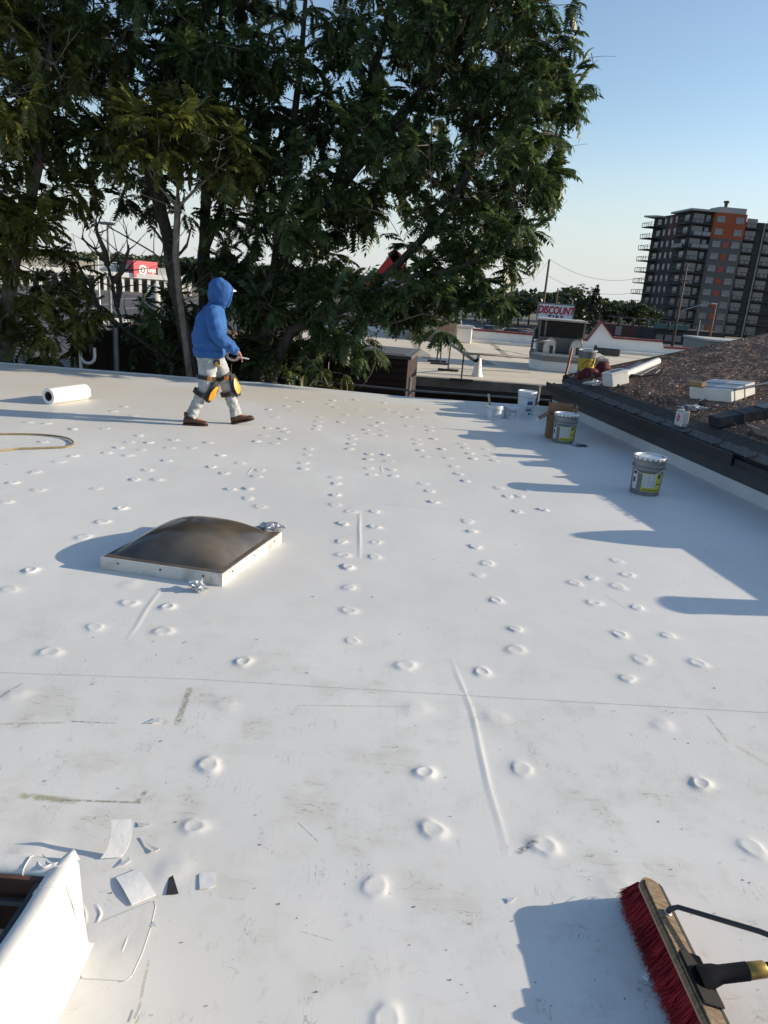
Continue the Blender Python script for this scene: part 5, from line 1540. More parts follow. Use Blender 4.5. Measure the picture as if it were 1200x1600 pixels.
# crumpled foil
foil = mat('crumpled_foil', (.72, .72, .72), .28, (.55, .55, .56), 20, metal=.75)
def crumple(name, p, sx, sy, sz, seed, mt, label, cat='foil', n=18, rough=.35):
    r_ = random.Random(seed); b = MB(); vs_ = []
    m_ = n // 2
    for j in range(m_ + 1):
        for i in range(n):
            th = 2 * math.pi * i / n; ph = math.pi * (j / m_ - .5)
            d = Vector((math.cos(th) * math.cos(ph), math.sin(th) * math.cos(ph), math.sin(ph)))
            k = 1 + rough * mnoise.noise(d * 2.1 + Vector((seed, 0, 0))) * 1.6 + rough * mnoise.noise(d * 5 + Vector((0, seed, 0))) + r_.uniform(-.10, .10) * rough * 2
            vs_.append(Vector(p) + Vector((d.x * sx * k, d.y * sy * k, sz + max(d.z * sz * k, -sz * .96))))
    b.add(vs_, [(j * n + i, j * n + (i + 1) % n, (j + 1) * n + (i + 1) % n, (j + 1) * n + i) for j in range(m_) for i in range(n)])
    return tag(b.build(name, mt, None), label, cat)
p = G(422, 828, .09); crumple('foil_wad', (p.x, p.y, HF + ST + .005), .085, .05, .026, 3, foil, 'crumpled silver foil lying on the back corner of the domed skylight', n=22, rough=.5)
p = G(310, 923, ST); crumple('foil_wad', (p.x, p.y, ST), .045, .035, .03, 8, foil, 'small crumpled silver foil on the roof below the skylight frame', n=18, rough=.6)

# ------------------------------------------------------------------ membrane covered curb, bottom left
CT = .30
c0 = Vector((-.705, 1.505, 0))
ex_, ey_ = Vector((-1, .0, 0)).normalized(), Vector((-.04, -1, 0)).normalized()
curb = thing('skylight_curb', 'white membrane wrapped skylight curb with dark opening in the near corner', 'skylight', c0)
def CP(a, b_, z): return c0 + ex_ * a + ey_ * b_ + Vector((0, 0, z))
mem2 = mat('curb_membrane', (.69, .685, .665), .42, (.61, .605, .58), 3, .2, 9)
prof = [(-.022, .0004), (-.009, .005), (-.003, .022), (.001, .12), (.003, .22), (.004, .284), (.010, .301), (.022, .309), (.044, .307), (.056, .302), (.061, .294), (.062, .26)]
# right flank and back flank as one wrapped skin
rings = []
for k in range(26):
    b_ = 1.15 - 1.15 * k / 25 if k < 25 else 0
    rings.append(('r', 1.15 * (1 - k / 25)))
rows = []
for tag_, s in rings:
    rows.append([CP(a + (.004 * mnoise.noise(Vector((s * 5, z * 6, 2))) * min(1, s * 8) if z > .02 else 0), max(s, a) if s > 0 else a, z + .002 * mnoise.noise(Vector((s * 7, a * 9, 0)))) for a, z in prof])
for k in range(1, 30):
    s = 1.3 * k / 29
    rows.append([CP(max(s, a), a + (.005 * mnoise.noise(Vector((s * 6, z * 6, 7))) * min(1, s * 8) if z > .02 else 0), z + .0015 * mnoise.noise(Vector((s * 9, a * 9, 5)))) for a, z in prof])
np_ = len(prof)
b = MB(); b.add([q for r in rows for q in r], [(i * np_ + k, i * np_ + k + 1, (i + 1) * np_ + k + 1, (i + 1) * np_ + k) for i in range(len(rows) - 1) for k in range(np_ - 1)])
b.build('membrane_wrap', mem2, curb, smooth=True)
# laps and weld lines where the sheets meet at the corner
lip_ = [q for q in prof if q[1] > .2]
for pts_, nm in (([CP(.118, a, z + .001) for a, z in lip_], 'weld_line'), ([CP(a, .098 + .02 * k / 6, z + .001) for k, (a, z) in enumerate(lip_)], 'weld_line'), ([CP(-.001 + .0006 * k, .075 - .012 * k, .285 - .05 * k) for k in range(5)], 'weld_line')):
    b = MB(); b.tube(pts_, .0016, 5); b.build(nm, mem2, curb, smooth=True)
b = MB()
fin = [CP(.004, .004, .300), CP(.010, .010, .331), CP(.026, .020, .322), CP(.045, .038, .306)]
b.add([q + Vector((.004, -.004, 0)) for q in fin] + [q - Vector((.004, -.004, 0)) for q in fin], [(0, 1, 2, 3), (4, 5, 6, 7), (0, 1, 5, 4), (1, 2, 6, 5), (2, 3, 7, 6)])
b.build('corner_fold', mem2, curb, smooth=True)
for a0, a1, zz in ((.03, .095, .0), (.05, .105, .012)):
    b = MB(); n_ = 8
    b.tube([CP(a0 + (a1 - a0) * k / n_, .020 + zz + .018 * math.sin(k * .5), .3085 - .0005 * k + .0012 * math.sin(k)) for k in range(n_ + 1)], [.001 + .0035 * math.sin(math.pi * k / n_) for k in range(n_ + 1)], 7); b.build('pucker', mem2, curb, smooth=True)
b = MB(); b.box(CP(.70, .62, .232), (1.1, 1.0, .006), math.atan2(-ex_.y, -ex_.x)); b.build('dark_pane', mat('dark_pane', (.26, .26, .27), .35, (.2, .2, .21), 3), curb)
iw = mat('inner_brown', (.11, .05, .035), .7, (.03, .016, .012), 6)
b = MB(); b.extrude([CP(.064, .064, .13), CP(1.3, .064, .13), CP(1.3, .064, .292), CP(.064, .064, .292)], ey_ * .012); b.build('inner_wall', iw, curb)
b = MB(); b.extrude([CP(.064, .078, .13), CP(.064, 1.2, .13), CP(.064, 1.2, .290), CP(.064, .078, .290)], ex_ * .012); b.build('inner_wall', M['dark_metal'], curb)
b = MB(); b.tube([CP(.085, .10, .243), CP(1.3, .10, .243)], .010, 6); b.build('pane_bead', M['dark_metal'], curb)
# flange patches welded to the roof
def patch(pts, h=.0026, name='membrane_patch'):
    b = MB(); P_ = [Vector((q.x, q.y, 0)) for q in pts]
    c_ = sum(P_, Vector()) / len(P_); n = len(P_)
    vs_ = [q + Vector((0, 0, .0006)) for q in P_] + [q.lerp(c_, .012) + Vector((0, 0, h)) for q in P_]
    b.add(vs_, [tuple(range(n, 2 * n))] + [(i, (i + 1) % n, n + (i + 1) % n, n + i) for i in range(n)])
    return b.build(name, mem2, roof, fix=True)
patch([G(*q) for q in ((118, 1450), (160, 1440), (238, 1408), (243, 1414), (236, 1448), (222, 1490), (207, 1522), (200, 1530), (188, 1533), (130, 1530), (117, 1518), (112, 1500))])
b = MB(); b.tube([G(*q, .002) for q in ((240, 1408), (243, 1416), (236, 1448), (222, 1490), (207, 1523), (200, 1530), (190, 1533))], .0014, 5); b.build('weld_bead', mem2, roof, smooth=True)
ridge(pxline([(205, 1448), (196, 1475), (186, 1500)], 10, 0), .012, .0045)
ridge(pxline([(150, 1412), (158, 1428), (150, 1446)], 10, 0), .008, .0035)
ridge(pxline([(128, 1412), (134, 1428), (134, 1444)], 10, 0), .008, .003)
ridge(pxline([(160, 1462), (172, 1456), (178, 1464)], 8, 0), .010, .003)

# ------------------------------------------------------------------ offcuts of membrane on the roof
def scrap(pix, label, curl=.004, mt=None, thick=.0018, up=.0):
    P_ = [G(*q) for q in pix]; P_ = [Vector((q.x, q.y, 0)) for q in P_]
    c_ = sum(P_, Vector()) / len(P_); n = len(P_)
    z0 = .0015
    x0_, x1_ = min(q.x for q in P_), max(q.x for q in P_)
    def hz(q, i): return z0 + curl * .7 * ((q.x - x0_) / max(x1_ - x0_, 1e-5))
    lo_ = [q + Vector((0, 0, hz(q, i))) for i, q in enumerate(P_)]
    b = MB()
    c_ = sum(lo_, Vector()) / n; b.add([c_] + lo_ + [c_ + Vector((0, 0, thick))] + [q + Vector((0, 0, thick)) for q in lo_],
          [(0, 1 + (i + 1) % n, 1 + i) for i in range(n)] + [(n + 1, n + 2 + i, n + 2 + (i + 1) % n) for i in range(n)] + [(1 + i, 1 + (i + 1) % n, n + 2 + (i + 1) % n, n + 2 + i) for i in range(n)])
    return tag(b.build('membrane_scrap', mt or M['membrane_new'], None), label, 'scrap', 'membrane offcuts on the roof')
# curled strip standing on its edge
base_a, base_b = G(157, 1343), G(190, 1341)
b = MB(); rws = []
wv_ = Vector((base_b.x - base_a.x, base_b.y - base_a.y, 0)); wv_.z = 0
for i in range(13):
    t = i / 12; th = -1.25 + 2.5 * t
    q = Vector((base_a.x, base_a.y, .002)) + Vector((.012 * t + .012 * math.sin(math.pi * t), .066 * t, 0)) + Vector((-.045, 0, 0)) * (math.cos(1.25 - 2.5 * t) - math.cos(1.25)) * 0
    q.z = .003 + .088 * t ** 1.25
    rws.append(q)
tk = Vector((0, 0, .002))
vs_ = []
for q in rws: vs_ += [q, q + wv_ * .98, q + tk, q + wv_ * .98 + tk]
fs_ = []
for i in range(12):
    o, e_ = i * 4, i * 4 + 4
    fs_ += [(o, e_, e_ + 1, o + 1), (o + 2, o + 3, e_ + 3, e_ + 2), (o, o + 2, e_ + 2, e_), (o + 1, e_ + 1, e_ + 3, o + 3)]
fs_ += [(0, 1, 3, 2), (48, 50, 51, 49)]
b.add(vs_, fs_)
tag(b.build('membrane_scrap', M['membrane_new'], None, smooth=False), 'largest white offcut, curled up at one end and casting a curved shadow', 'scrap', 'membrane offcuts on the roof')
# gently arched square piece
cs = [G(*q) for q in ((181, 1373), (216, 1359), (244, 1400), (206, 1416))]
b = MB(); vs_ = []
for i in range(9):
    for j in range(2):
        t = i / 8
        q = cs[0].lerp(cs[1], j).lerp(cs[3].lerp(cs[2], j), t)
        z = .0015 + .006 * math.sin(math.pi * (.08 + .84 * t))
        vs_ += [Vector((q.x, q.y, z)), Vector((q.x, q.y, z + .002))]
for i in range(8):
    o, e_ = i * 4, i * 4 + 4
    b.f += [(o, o + 2, e_ + 2, e_), (o + 1, e_ + 1, e_ + 3, o + 3), (o, e_, e_ + 1, o + 1), (o + 2, o + 3, e_ + 3, e_ + 2)]; b.m += [0] * 4
b.v = [tuple(q) for q in vs_]; b.f += [(0, 1, 3, 2), (32, 34, 35, 33)]; b.m += [0, 0]
tag(b.build('membrane_scrap', M['membrane_new'], None), 'arched square white offcut beside the black triangle', 'scrap', 'membrane offcuts on the roof')
scrap(((266, 1355), (260, 1399), (279, 1398)), 'black triangular offcut lying back side up', .002, M['membrane_back'])
scrap(((311, 1368), (318, 1365), (336, 1365), (337, 1386), (329, 1389), (312, 1391)), 'small white offcut with clipped corner, right of the black triangle', .004)
scrap(((216, 1285), (221, 1289), (236, 1289), (235, 1292), (216, 1293)), 'tiny white offcut just right of the curled strip', .008)
scrap(((218, 1310), (243, 1334), (250, 1330), (241, 1334), (222, 1309)), 'long thin white sliver of membrane slanting by the curled strip', .009)
scrap(((180, 1356), (201, 1342), (204, 1349), (196, 1354)), 'small white triangle between curled strip and arched square', .010)
scrap(((234, 1448), (240, 1441), (246, 1452)), 'tiny white triangle lying on the weld line of the patch', .006)
scrap(((225, 1131), (249, 1123), (249, 1131)), 'white triangular chip lying alone near the brown stains', .010)
scrap(((789, 1404), (797, 1412), (807, 1405), (799, 1405)), 'white sliver of membrane lying near the broom shadow', .007)
scrap(((1004, 1528), (1010, 1512), (1017, 1518), (1012, 1535)), 'tiny scrap of membrane inside the shadow of the broom', .004)
scrap(((207, 1592), (216, 1578), (220, 1580), (212, 1597)), 'thin white curl at the bottom edge by the curb', .006)

# ------------------------------------------------------------------ push broom, bottom right
B0, B1 = Vector((.885, 1.80, .108)), Vector((.915, 1.18, .108))
bx_ = (B1 - B0).normalized()
bn = Vector((.32, 0, .947)); bn = (bn - bx_ * bn.dot(bx_)).normalized()      # out of the back of the block
bt = bx_.cross(bn)                                                        # across the block
if bt.z < 0: bt = -bt
broom = thing('push_broom', 'push broom with red bristles, worn wooden block and black handle', 'broom', (B0.x, B0.y, 0))
wm = mat('worn_broom_wood', (.24, .17, .10), .75, (.12, .08, .045), 22, .35, 80, stretch=(1, 5, 1))
hw = .036
out2 = []
Lb = (B1 - B0).length
for i in range(15):
    a = math.pi * i / 14
    out2.append((.035 - .035 * math.sin(a), hw * math.cos(a)))
poly = [B0 + bx_ * x + bt * y for x, y in out2] + [B1 + bt * -hw, B1 + bt * hw]
b = MB(); b.extrude([q - bn * .006 for q in poly], -bn * .014)
b.build('block', wm, broom)
b = MB(); b.extrude([q - bn * .0205 for q in poly], -bn * .006); b.build('block_edge', mat('pale_wood_edge', (.42, .27, .17), .7, (.32, .2, .12), 20), broom)
pc = [B0 + bx_ * (.012 + (x) * .9) + bt * (y * .86) for x, y in out2] + [B1 + bt * -hw * .86, B1 + bt * hw * .86]
b = MB(); b.extrude([q - bn * .0055 for q in pc], bn * .006); b.build('block_back', wm, broom)
b = MB(); b.extrude([B0 + bx_ * .03 - bt * .030 + bn * .0008, B1 - bt * .030 + bn * .0008, B1 - bt * .022 + bn * .0008, B0 + bx_ * .02 - bt * .022 + bn * .0008], bn * .0008)
b.build('dirt_line', M['dark_metal'], broom)
brm = mat('red_bristle', (.36, .015, .028), .7, (.17, .010, .018), 12, spec=.3)
bv, bf = [], []
r_ = np.random.default_rng(4); NB = 15000
s_ = r_.uniform(-.012, Lb, NB); t_ = r_.uniform(-hw * .85, hw * .85, NB)
edge_ = np.abs(r_.normal(size=NB)) * .010
B0n, bxn, btn, bnn = (np.array(v) for v in (B0, bx_, bt, bn))
rootp = B0n + np.outer(s_.clip(.008, None), bxn) + np.outer(t_, btn) - bnn * .026
ln_ = r_.uniform(.072, .088, NB) - .01 * (s_ < .01)
spl = r_.normal(size=(NB, 3)) * .07 + np.outer((t_ / hw) * .16, btn) + np.outer(np.where(s_ < .05, (s_ - .05) * 5, 0), bxn)
dirn = -bnn + spl; dirn /= np.linalg.norm(dirn, axis=1)[:, None]
midp = rootp + dirn * (ln_ * .55)[:, None]
tipp = midp + (dirn + r_.normal(size=(NB, 3)) * .16 + np.array([-.05, 0, -.02])) * (ln_ * .5)[:, None]
tipp[:, 2] = np.maximum(tipp[:, 2], .002)
wdir = np.cross(dirn, r_.normal(size=(NB, 3))); wdir /= np.linalg.norm(wdir, axis=1)[:, None]; wdir *= .0012
V = np.stack([rootp - wdir, rootp + wdir, midp + wdir, midp - wdir, tipp + wdir * .5, tipp - wdir * .5], 1).reshape(-1, 3) - np.array(broom.location)
k6 = np.arange(NB)[:, None] * 6
F = np.concatenate([k6 + np.array([[0, 1, 2, 3]]), k6 + np.array([[3, 2, 4, 5]])])
stuff(part('bristles', np_mesh('bristles', V, F, brm), broom))
# socket, brass ferrule, handle, brace
S0 = B0 + bx_ * .345 + bn * .004
hd = Vector((.96, .04, .20)).normalized()
b = MB(); b.bbox(S0 + bn * .003, (.066, .15, .007), .003, rot=Matrix((bt, bx_, bn)).transposed()); b.build('socket_plate', mat('black_bracket', (.010, .010, .011), .65, spec=.25), broom)
b = MB(); b.tube([S0 + bn * .001, S0 + bn * .010 + hd * .03, S0 + bn * .010 + hd * .045, S0 + bn * .010 + hd * .115], [.034, .027, .0225, .0225], 14); b.build('socket', mat('black_plastic', (.008, .008, .009), .7, (.012, .012, .013), 15, spec=.2), broom, smooth='auto')
F0 = S0 + bn * .010
b = MB(); b.tube([F0 + hd * .113, F0 + hd * .118, F0 + hd * .158, F0 + hd * .162], [.019, .0215, .0205, .017], 14); b.build('ferrule', mat('brass', (.42, .27, .07), .4, (.25, .15, .05), 20, metal=.7), broom, smooth='auto')
b = MB(); b.tube([F0 + hd * .158, F0 + hd * 1.5], .0155, 12); b.build('handle', mat('black_handle', (.012, .012, .013), .5), broom, smooth=True)
Q = B0 + bx_ * .135
b = MB(); b.tube([Q + bn * .001, Q + bn * .016 - bx_ * .0, Q + bn * .02 + hd * .02, F0 + bx_ * -.10 + hd * .19 + bn * .012, F0 + bx_ * -.06 + hd * .245 + bn * .01, F0 + hd * .27 + bx_ * -.016 - bn * .0], [.009, .008, .007, .0075, .0075, .007], 8); b.build('brace', M['dark_metal'], broom, smooth=True)
b = MB(); b.lathe([(.012, 0), (.012, .004), (.006, .006), (.006, .014), (0, .015)], Q + bn * .0005, 8, rot=Matrix((bt, bx_, bn)).transposed()); b.build('brace_bolt', M['galv'], broom)

# ------------------------------------------------------------------ pails
lab_y = mat('label_yellow', (.48, .46, .035), .55, (.42, .40, .04), 8)
lab_w = mat('label_white', (.55, .56, .55), .6, (.46, .47, .48), 40)
lab_k = mat('label_print', (.03, .03, .035), .6)
pail_g = mat('pail_grey', (.20, .205, .205), .38, (.155, .16, .162), 6, .05, 30, metal=.25)
lidm = mat('lid_metal', (.66, .67, .68), .3, (.5, .51, .52), 9, metal=.5)
def cyl_patch(b, r0, r1, z0, z1, a0, a1, zt, zb, off_=.0015, n=10, mi=0):
    """patch wrapped on the pail wall (radius r0 at zb .. r1 at zt)"""
    vs_ = []
    for i in range(n + 1):
        a = a0 + (a1 - a0) * i / n
        for z in (z0, z1):
            r = r0 + (r1 - r0) * (z - zb) / (zt - zb) + off_
            vs_.append((r * math.cos(a), r * math.sin(a), z))
    b.add(vs_, [(2 * i, 2 * i + 2, 2 * i + 3, 2 * i + 1) for i in range(n)], mi)
def pail(loc, label, lid=True, rz=0, group='grey metal pails with yellow labels', body=pail_g, name='metal_pail'):
    o = thing(name, label, 'pail', loc, group, rz)
    H_, rb_, rt_ = .365, .137, .150
    prof = [(0, .004), (rb_ - .006, .004), (rb_, 0), (rb_ + .001, .006), (rb_ + .0035, .10)]
    for zz in (.245, .285): prof += [(rb_ + (rt_ - rb_) * zz / H_ - .001, zz - .006), (rb_ + (rt_ - rb_) * zz / H_ + .003, zz), (rb_ + (rt_ - rb_) * zz / H_ - .001, zz + .006)]
    prof += [(rt_, H_ - .012), (rt_ + .004, H_ - .004), (rt_ + .001, H_), (rt_ - .005, H_ - .003), (rt_ - .006, .2), (0, .2)]
    b = MB(); b.lathe(prof, (0, 0, 0), 36); b.build('pail_body', body, o, local=True, smooth='auto')
    def rr_(z): return rb_ + (rt_ - rb_) * z / H_
    if lid:
        b = MB(); n = 40; vs_ = []
        profl = [(0, H_ - .004), (rt_ - .02, H_ - .004), (rt_ - .014, H_ + .006), (rt_ + .002, H_ + .008), (rt_ + .007, H_ + .002)]
        b.lathe(profl, (0, 0, 0), n); b.build('lid', lidm, o, local=True, smooth='auto')
        b = MB()
        for i in range(20):
            a = 2 * math.pi * i / 20; w = .125
            v4 = []
            for aa, zz, rr in ((-w, .002, .0075), (w, .002, .0075), (w * .95, -.010, .0085), (w * .6, -.018, .0065), (-w * .6, -.018, .0065), (-w * .95, -.010, .0085)):
                v4.append(((rt_ + rr) * math.cos(a + aa), (rt_ + rr) * math.sin(a + aa), H_ + zz))
            b.add(v4, [(0, 1, 2, 5), (5, 2, 3, 4)])
        b.build('lid_lugs', lidm, o, local=True)
    fa = -math.pi / 2 - rz
    b = MB(); cyl_patch(b, rb_, rt_, .045, .225, fa - .62, fa + .75, H_, 0, .0035); o1 = b.build('label_field', lab_y, o, local=True)
    b = MB(); cyl_patch(b, rb_, rt_, .085, .215, fa - .58, fa + .30, H_, 0, .0045)
    lw = b.build('label_panel', lab_w, o1, local=True)
    b = MB()
    rl = random.Random(3)
    for k in range(9):
        z = .20 - k * .0125
        for a0_, a1_ in ((-.54, -.30), (-.26, -.02), (.02, .26)):
            cyl_patch(b, rb_, rt_, z, z + .0035, fa + a0_, fa + a1_ - rl.uniform(0, .08), H_, 0, .0052, 3)
    b.build('label_text', mat('text_grey', (.30, .31, .34), .7) if 'text_grey' not in bpy.data.materials else bpy.data.materials['text_grey'], o1, local=True)
    b = MB()
    cyl_patch(b, rb_, rt_, .178, .208, fa + .40, fa + .56, H_, 0, .0047, 4); cyl_patch(b, rb_, rt_, .19, .217, fa + .44, fa + .60, H_, 0, .0049, 4)
    cyl_patch(b, rb_, rt_, .118, .128, fa + .34, fa + .70, H_, 0, .0047, 5)
    for k in range(6): cyl_patch(b, rb_, rt_, .055, .066, fa - .5 + k * .2, fa - .36 + k * .2, H_, 0, .0047, 3)
    b.build('label_mark', lab_k, o1, local=True)
    b = MB(); cyl_patch(b, rb_, rt_, .055, .235, fa - 1.35, fa - .95, H_, 0, .0035, 6); l2 = b.build('side_label', lab_w, o, local=True)
    b = MB(); cyl_patch(b, rb_, rt_, .20, .228, fa - 1.3, fa - 1.02, H_, 0, .0047, 4); cyl_patch(b, rb_, rt_, .12, .17, fa - 1.28, fa - 1.10, H_, 0, .0047, 4); b.build('label_mark', lab_k, l2, local=True)
    b = MB(); pts = []
    for i in range(15):
        t = -1 + 2 * i / 14
        a = fa + t * 1.25 - .35; z = .30 - .085 * math.cos(t * 1.3)
        pts.append(((rr_(z) + .010) * math.cos(a), (rr_(z) + .010) * math.sin(a), z))
    b.tube(pts, .0025, 5); b.build('bail_handle', M['galv'], o, local=True)
    b = MB()
    for q in (pts[0], pts[-1]): b.lathe([(.016, -.004), (.014, .006), (0, .008)], q, 8, rot=Vector((q[0], q[1], 0)).normalized().to_track_quat('Z', 'Y').to_matrix())
    b.build('handle_ear', body, o, local=True)
    return o
p = G(1006, 770); pail((p.x, p.y, ST), 'grey pail with yellow label standing alone nearest on the shaded roof')
p = G(879, 691); pail((p.x, p.y, ST), 'grey pail with yellow label in front of the cardboard box', rz=.35)
# the third stands on the slope: grey over a yellow band
p = GR(914, 580)
o = thing('metal_pail', 'grey and yellow open pail beside the red tool bag on the slope corner', 'pail', p, 'grey metal pails with yellow labels')
b = MB(); b.lathe([(0, .005), (.125, .005), (.13, -.01), (.145, .33), (.149, .345), (.145, .35), (.138, .33), (.13, .24), (0, .24)], (0, 0, 0), 30); b.build('pail_body', pail_g, o, local=True, smooth='auto')
b = MB(); b.lathe([(.1325, .01), (.1430, .22)], (0, 0, 0), 30); b.build('label_field', mat('pail_yellow', (.55, .40, .03), .5), o, local=True)
b = MB(); b.lathe([(.146, .33), (.156, .335), (.157, .35), (.150, .356), (.144, .35)], (0, 0, 0), 30); b.build('rim', lidm, o, local=True, smooth='auto')
b = MB(); b.tube([(.15 * math.cos(a), .15 * math.sin(a), .30 - .02 * math.sin(a * 1.0)) for a in [math.pi * (1 + i / 14) for i in range(15)]], .003, 5); b.build('bail_handle', M['galv'], o, local=True)

# white plastic buckets by the far edge
wpl = mat('white_plastic', (.66, .70, .74), .45, (.58, .62, .66), 5)
blu = mat('print_blue', (.05, .09, .15), .6); gryp = mat('print_grey', (.36, .41, .47), .6)
def tub(loc, h, rb_, rt_, label, marks, lid=True, rz=0, extra=None):
    o = thing('plastic_bucket', label, 'bucket', loc, 'white buckets at the roof edge', rz)
    b = MB(); b.lathe([(0, .004), (rb_ - .004, 0), (rb_, .006), (rt_ - .003, h * .80), (rt_ + .006, h * .805), (rt_ + .006, h * .83), (rt_, h * .835), (rt_, h * .90), (rt_ + .008, h * .905), (rt_ + .008, h * .93), (rt_ + .002, h), (rt_ - .004, h), (rt_ - .006, h * .5), (0, h * .5)], (0, 0, 0), 30); b.build('bucket_body', wpl, o, local=True, smooth='auto')
    if lid:
        b = MB(); b.lathe([(0, h + .003), (rt_ - .012, h + .003), (rt_ - .008, h + .014), (rt_ + .008, h + .014), (rt_ + .012, h - .012), (rt_ + .006, h - .02)], (0, 0, 0), 30); b.build('lid', wpl, o, local=True, smooth='auto')
    for (z0, z1, a0, a1, mt_) in marks:
        b = MB(); cyl_patch(b, rb_, rt_, z0, z1, -math.pi / 2 + a0 - rz, -math.pi / 2 + a1 - rz, h * .8, 0, .002, 6); b.build('label_field', mt_, o, local=True)
    b = MB(); b.tube([((rt_ + .012) * math.cos(a), (rt_ + .012) * math.sin(a), h * .86 - .05 * math.sin(-a) * .5) for a in [math.pi * (1 + i / 12) for i in range(13)]], .003, 5); b.build('bail_handle', M['galv'], o, local=True)
    return o
p = G(820, 648); tub((p.x, p.y, ST), .355, .122, .138, 'tall white lidded bucket with blue black print at the roof edge', [(.17, .225, -.05, .62, blu), (.10, .135, -.15, .55, gryp), (.075, .10, -.15, .60, blu), (.02, .05, .2, .5, blu)])
p = G(799, 653); tub((p.x, p.y, ST), .18, .115, .124, 'low white bucket between its neighbours with a grey printed panel', [(.04, .13, -.55, .45, gryp), (.055, .09, -.4, .3, wpl)], lid=False)
p = G(771, 653); tub((p.x, p.y, ST), .19, .115, .126, 'low white open bucket with a stir stick poking out', [(.03, .13, -.3, .55, gryp), (.045, .12, -.22, .48, wpl)], lid=False)
b = MB(); b.box((p.x - .085, p.y + .02, .24), (.03, .006, .22), rot=Matrix.Rotation(R(-14), 3, 'Y'))
tag(b.build('stir_stick', mat('stick_wood', (.45, .36, .25), .8), None), 'pale wooden stir stick standing in the open white bucket', 'stick')

# cardboard box
cbm = mat('cardboard', (.27, .15, .085), .85, (.21, .115, .062), 5, .1, 40)
p = G(872, 684); o = thing('cardboard_box', 'open brown cardboard box with flaps behind the grey pail', 'box', (p.x, p.y, ST), None, R(-6))
W_, D_, H_ = .33, .27, .31
for nm, c_, s_ in (('box_side', (0, -D_ / 2, H_ / 2), (W_, .006, H_)), ('box_side', (0, D_ / 2, H_ / 2), (W_, .006, H_)), ('box_side', (-W_ / 2, 0, H_ / 2), (.006, D_ - .007, H_)), ('box_side', (W_ / 2, 0, H_ / 2), (.006, D_ - .007, H_)), ('box_bottom', (0, 0, .003), (W_ - .01, D_ - .01, .005))):
    b = MB(); b.box(c_, s_); b.build(nm, cbm, o, local=True)
for c_, s_, rot in (((0, D_ / 2 + .02, H_ + .065), (W_, .005, .13), Matrix.Rotation(R(-12), 3, 'X')), ((-W_ / 2 - .06, 0, H_ - .035), (.15, D_ - .02, .005), Matrix.Rotation(R(-34), 3, 'Y')), ((W_ / 2 + .012, .02, H_ + .06), (.005, D_ - .04, .12), Matrix.Rotation(R(10), 3, 'Y')), ((.0, -D_ / 2 + .05, H_ - .03), (W_ - .03, .13, .005), Matrix.Rotation(R(-35), 3, 'X'))):
    b = MB(); b.box(c_, s_, rot=rot); b.build('box_flap', cbm, o, local=True)
b = MB(); b.box((-W_ / 2 - .11, -.02, H_ - .075), (.10, .10, .002), rot=Matrix.Rotation(R(-34), 3, 'Y')); b.build('paper_tab', M['membrane_new'], o, local=True)
# dirty rag by the pail
p = G(905, 697); crumple('rag', (p.x, p.y, ST), .085, .06, .014, 5, mat('rag_cloth', (.42, .46, .50), .9, (.06, .08, .12), 28, contrast=(.42, .55)), 'dirty white and blue crumpled rag lying beside the pail by the box', 'rag', 24, .45)

# ------------------------------------------------------------------ things lying on the shingled slope
def slope_rot(a):
    """local x along angle a within the slope (0 = up the slope)"""
    ex = (ER * math.cos(a) + EW * math.sin(a)); ex = (ex + Vector((0, 0, SLOPE * ex.dot(ER)))).normalized()
    ez = _rn.normalized(); ey = ez.cross(ex)
    return Matrix((ex, ey, ez)).transposed()
foam = mat('white_foam', (.72, .71, .67), .7, (.64, .63, .59), 6, .1, 60)
# silver solvent can on the gutter edge
p = L(.03, 1.72, 0); z_ = .452
can = thing('solvent_can', 'square silver solvent can with red diamond, sitting on the eave edge', 'can', (p.x, p.y, z_), None, WANG)
can.location = L(.01, 1.78, .455)
b = MB(); b.bbox((0, 0, .09), (.09, .15, .18), .008); b.build('can_body', mat('can_silver', (.55, .58, .62), .35, (.45, .48, .52), 5, metal=.4), can, local=True, smooth=False)
b = MB(); b.bbox((0, 0, .183), (.085, .145, .006), .002); b.build('can_top', M['galv'], can, local=True)
b = MB(); b.lathe([(.02, 0), (.02, .018), (0, .019)], (.02, -.04, .1862), 12); b.build('cap', lab_k, can, local=True)
b = MB(); b.tube([(0, .06, .1865), (0, .05, .205), (0, 0, .21), (0, -.005, .1865)], .004, 6); b.build('handle', M['galv'], can, local=True)
b = MB(); b.extrude([(-.0462, .0, .045), (-.0462, .04, .095), (-.0462, .0, .145), (-.0462, -.04, .095)], (-.001, 0, 0)); b.build('red_diamond', mat('diamond_red', (.45, .03, .05), .5), can, local=True)
b = MB(); b.extrude([(-.0458, -.066, .02), (-.0458, .066, .02), (-.0458, .066, .165), (-.0458, -.066, .165)], (-.0003, 0, 0)); b.build('can_label', lab_w, can, local=True)
b = MB(); b.box((-.0476, 0, .095), (.0006, .03, .012)); b.build('label_mark', wpl, can, local=True)
# foam box near the corner
p = GR(957, 605)
fb = thing('foam_box', 'square white foam box near the slope corner by the red bag', 'box', p)
fb.matrix_world = Matrix.Translation(p) @ slope_rot(R(12)).to_4x4()
b = MB(); b.bbox((.10, .05, .10), (.30, .24, .18), .012); b.build('box_body', foam, fb, local=True)
b = MB(); b.bbox((.10, .05, .205), (.31, .25, .028), .008); b.build('box_lid', foam, fb, local=True)
b = MB(); b.box((.11, .05, .2205), (.17, .08, .002)); b.build('dark_slot', lab_k, fb, local=True)
p = GR(932, 602); b = MB()
# crumpled bag beside
crumple('plastic_bag', p - Vector((0, 0, .01)), .16, .055, .04, 12, mat('white_bag', (.66, .65, .62), .5), 'crumpled white plastic bag tucked beside the square foam box', 'bag', 22, .4)
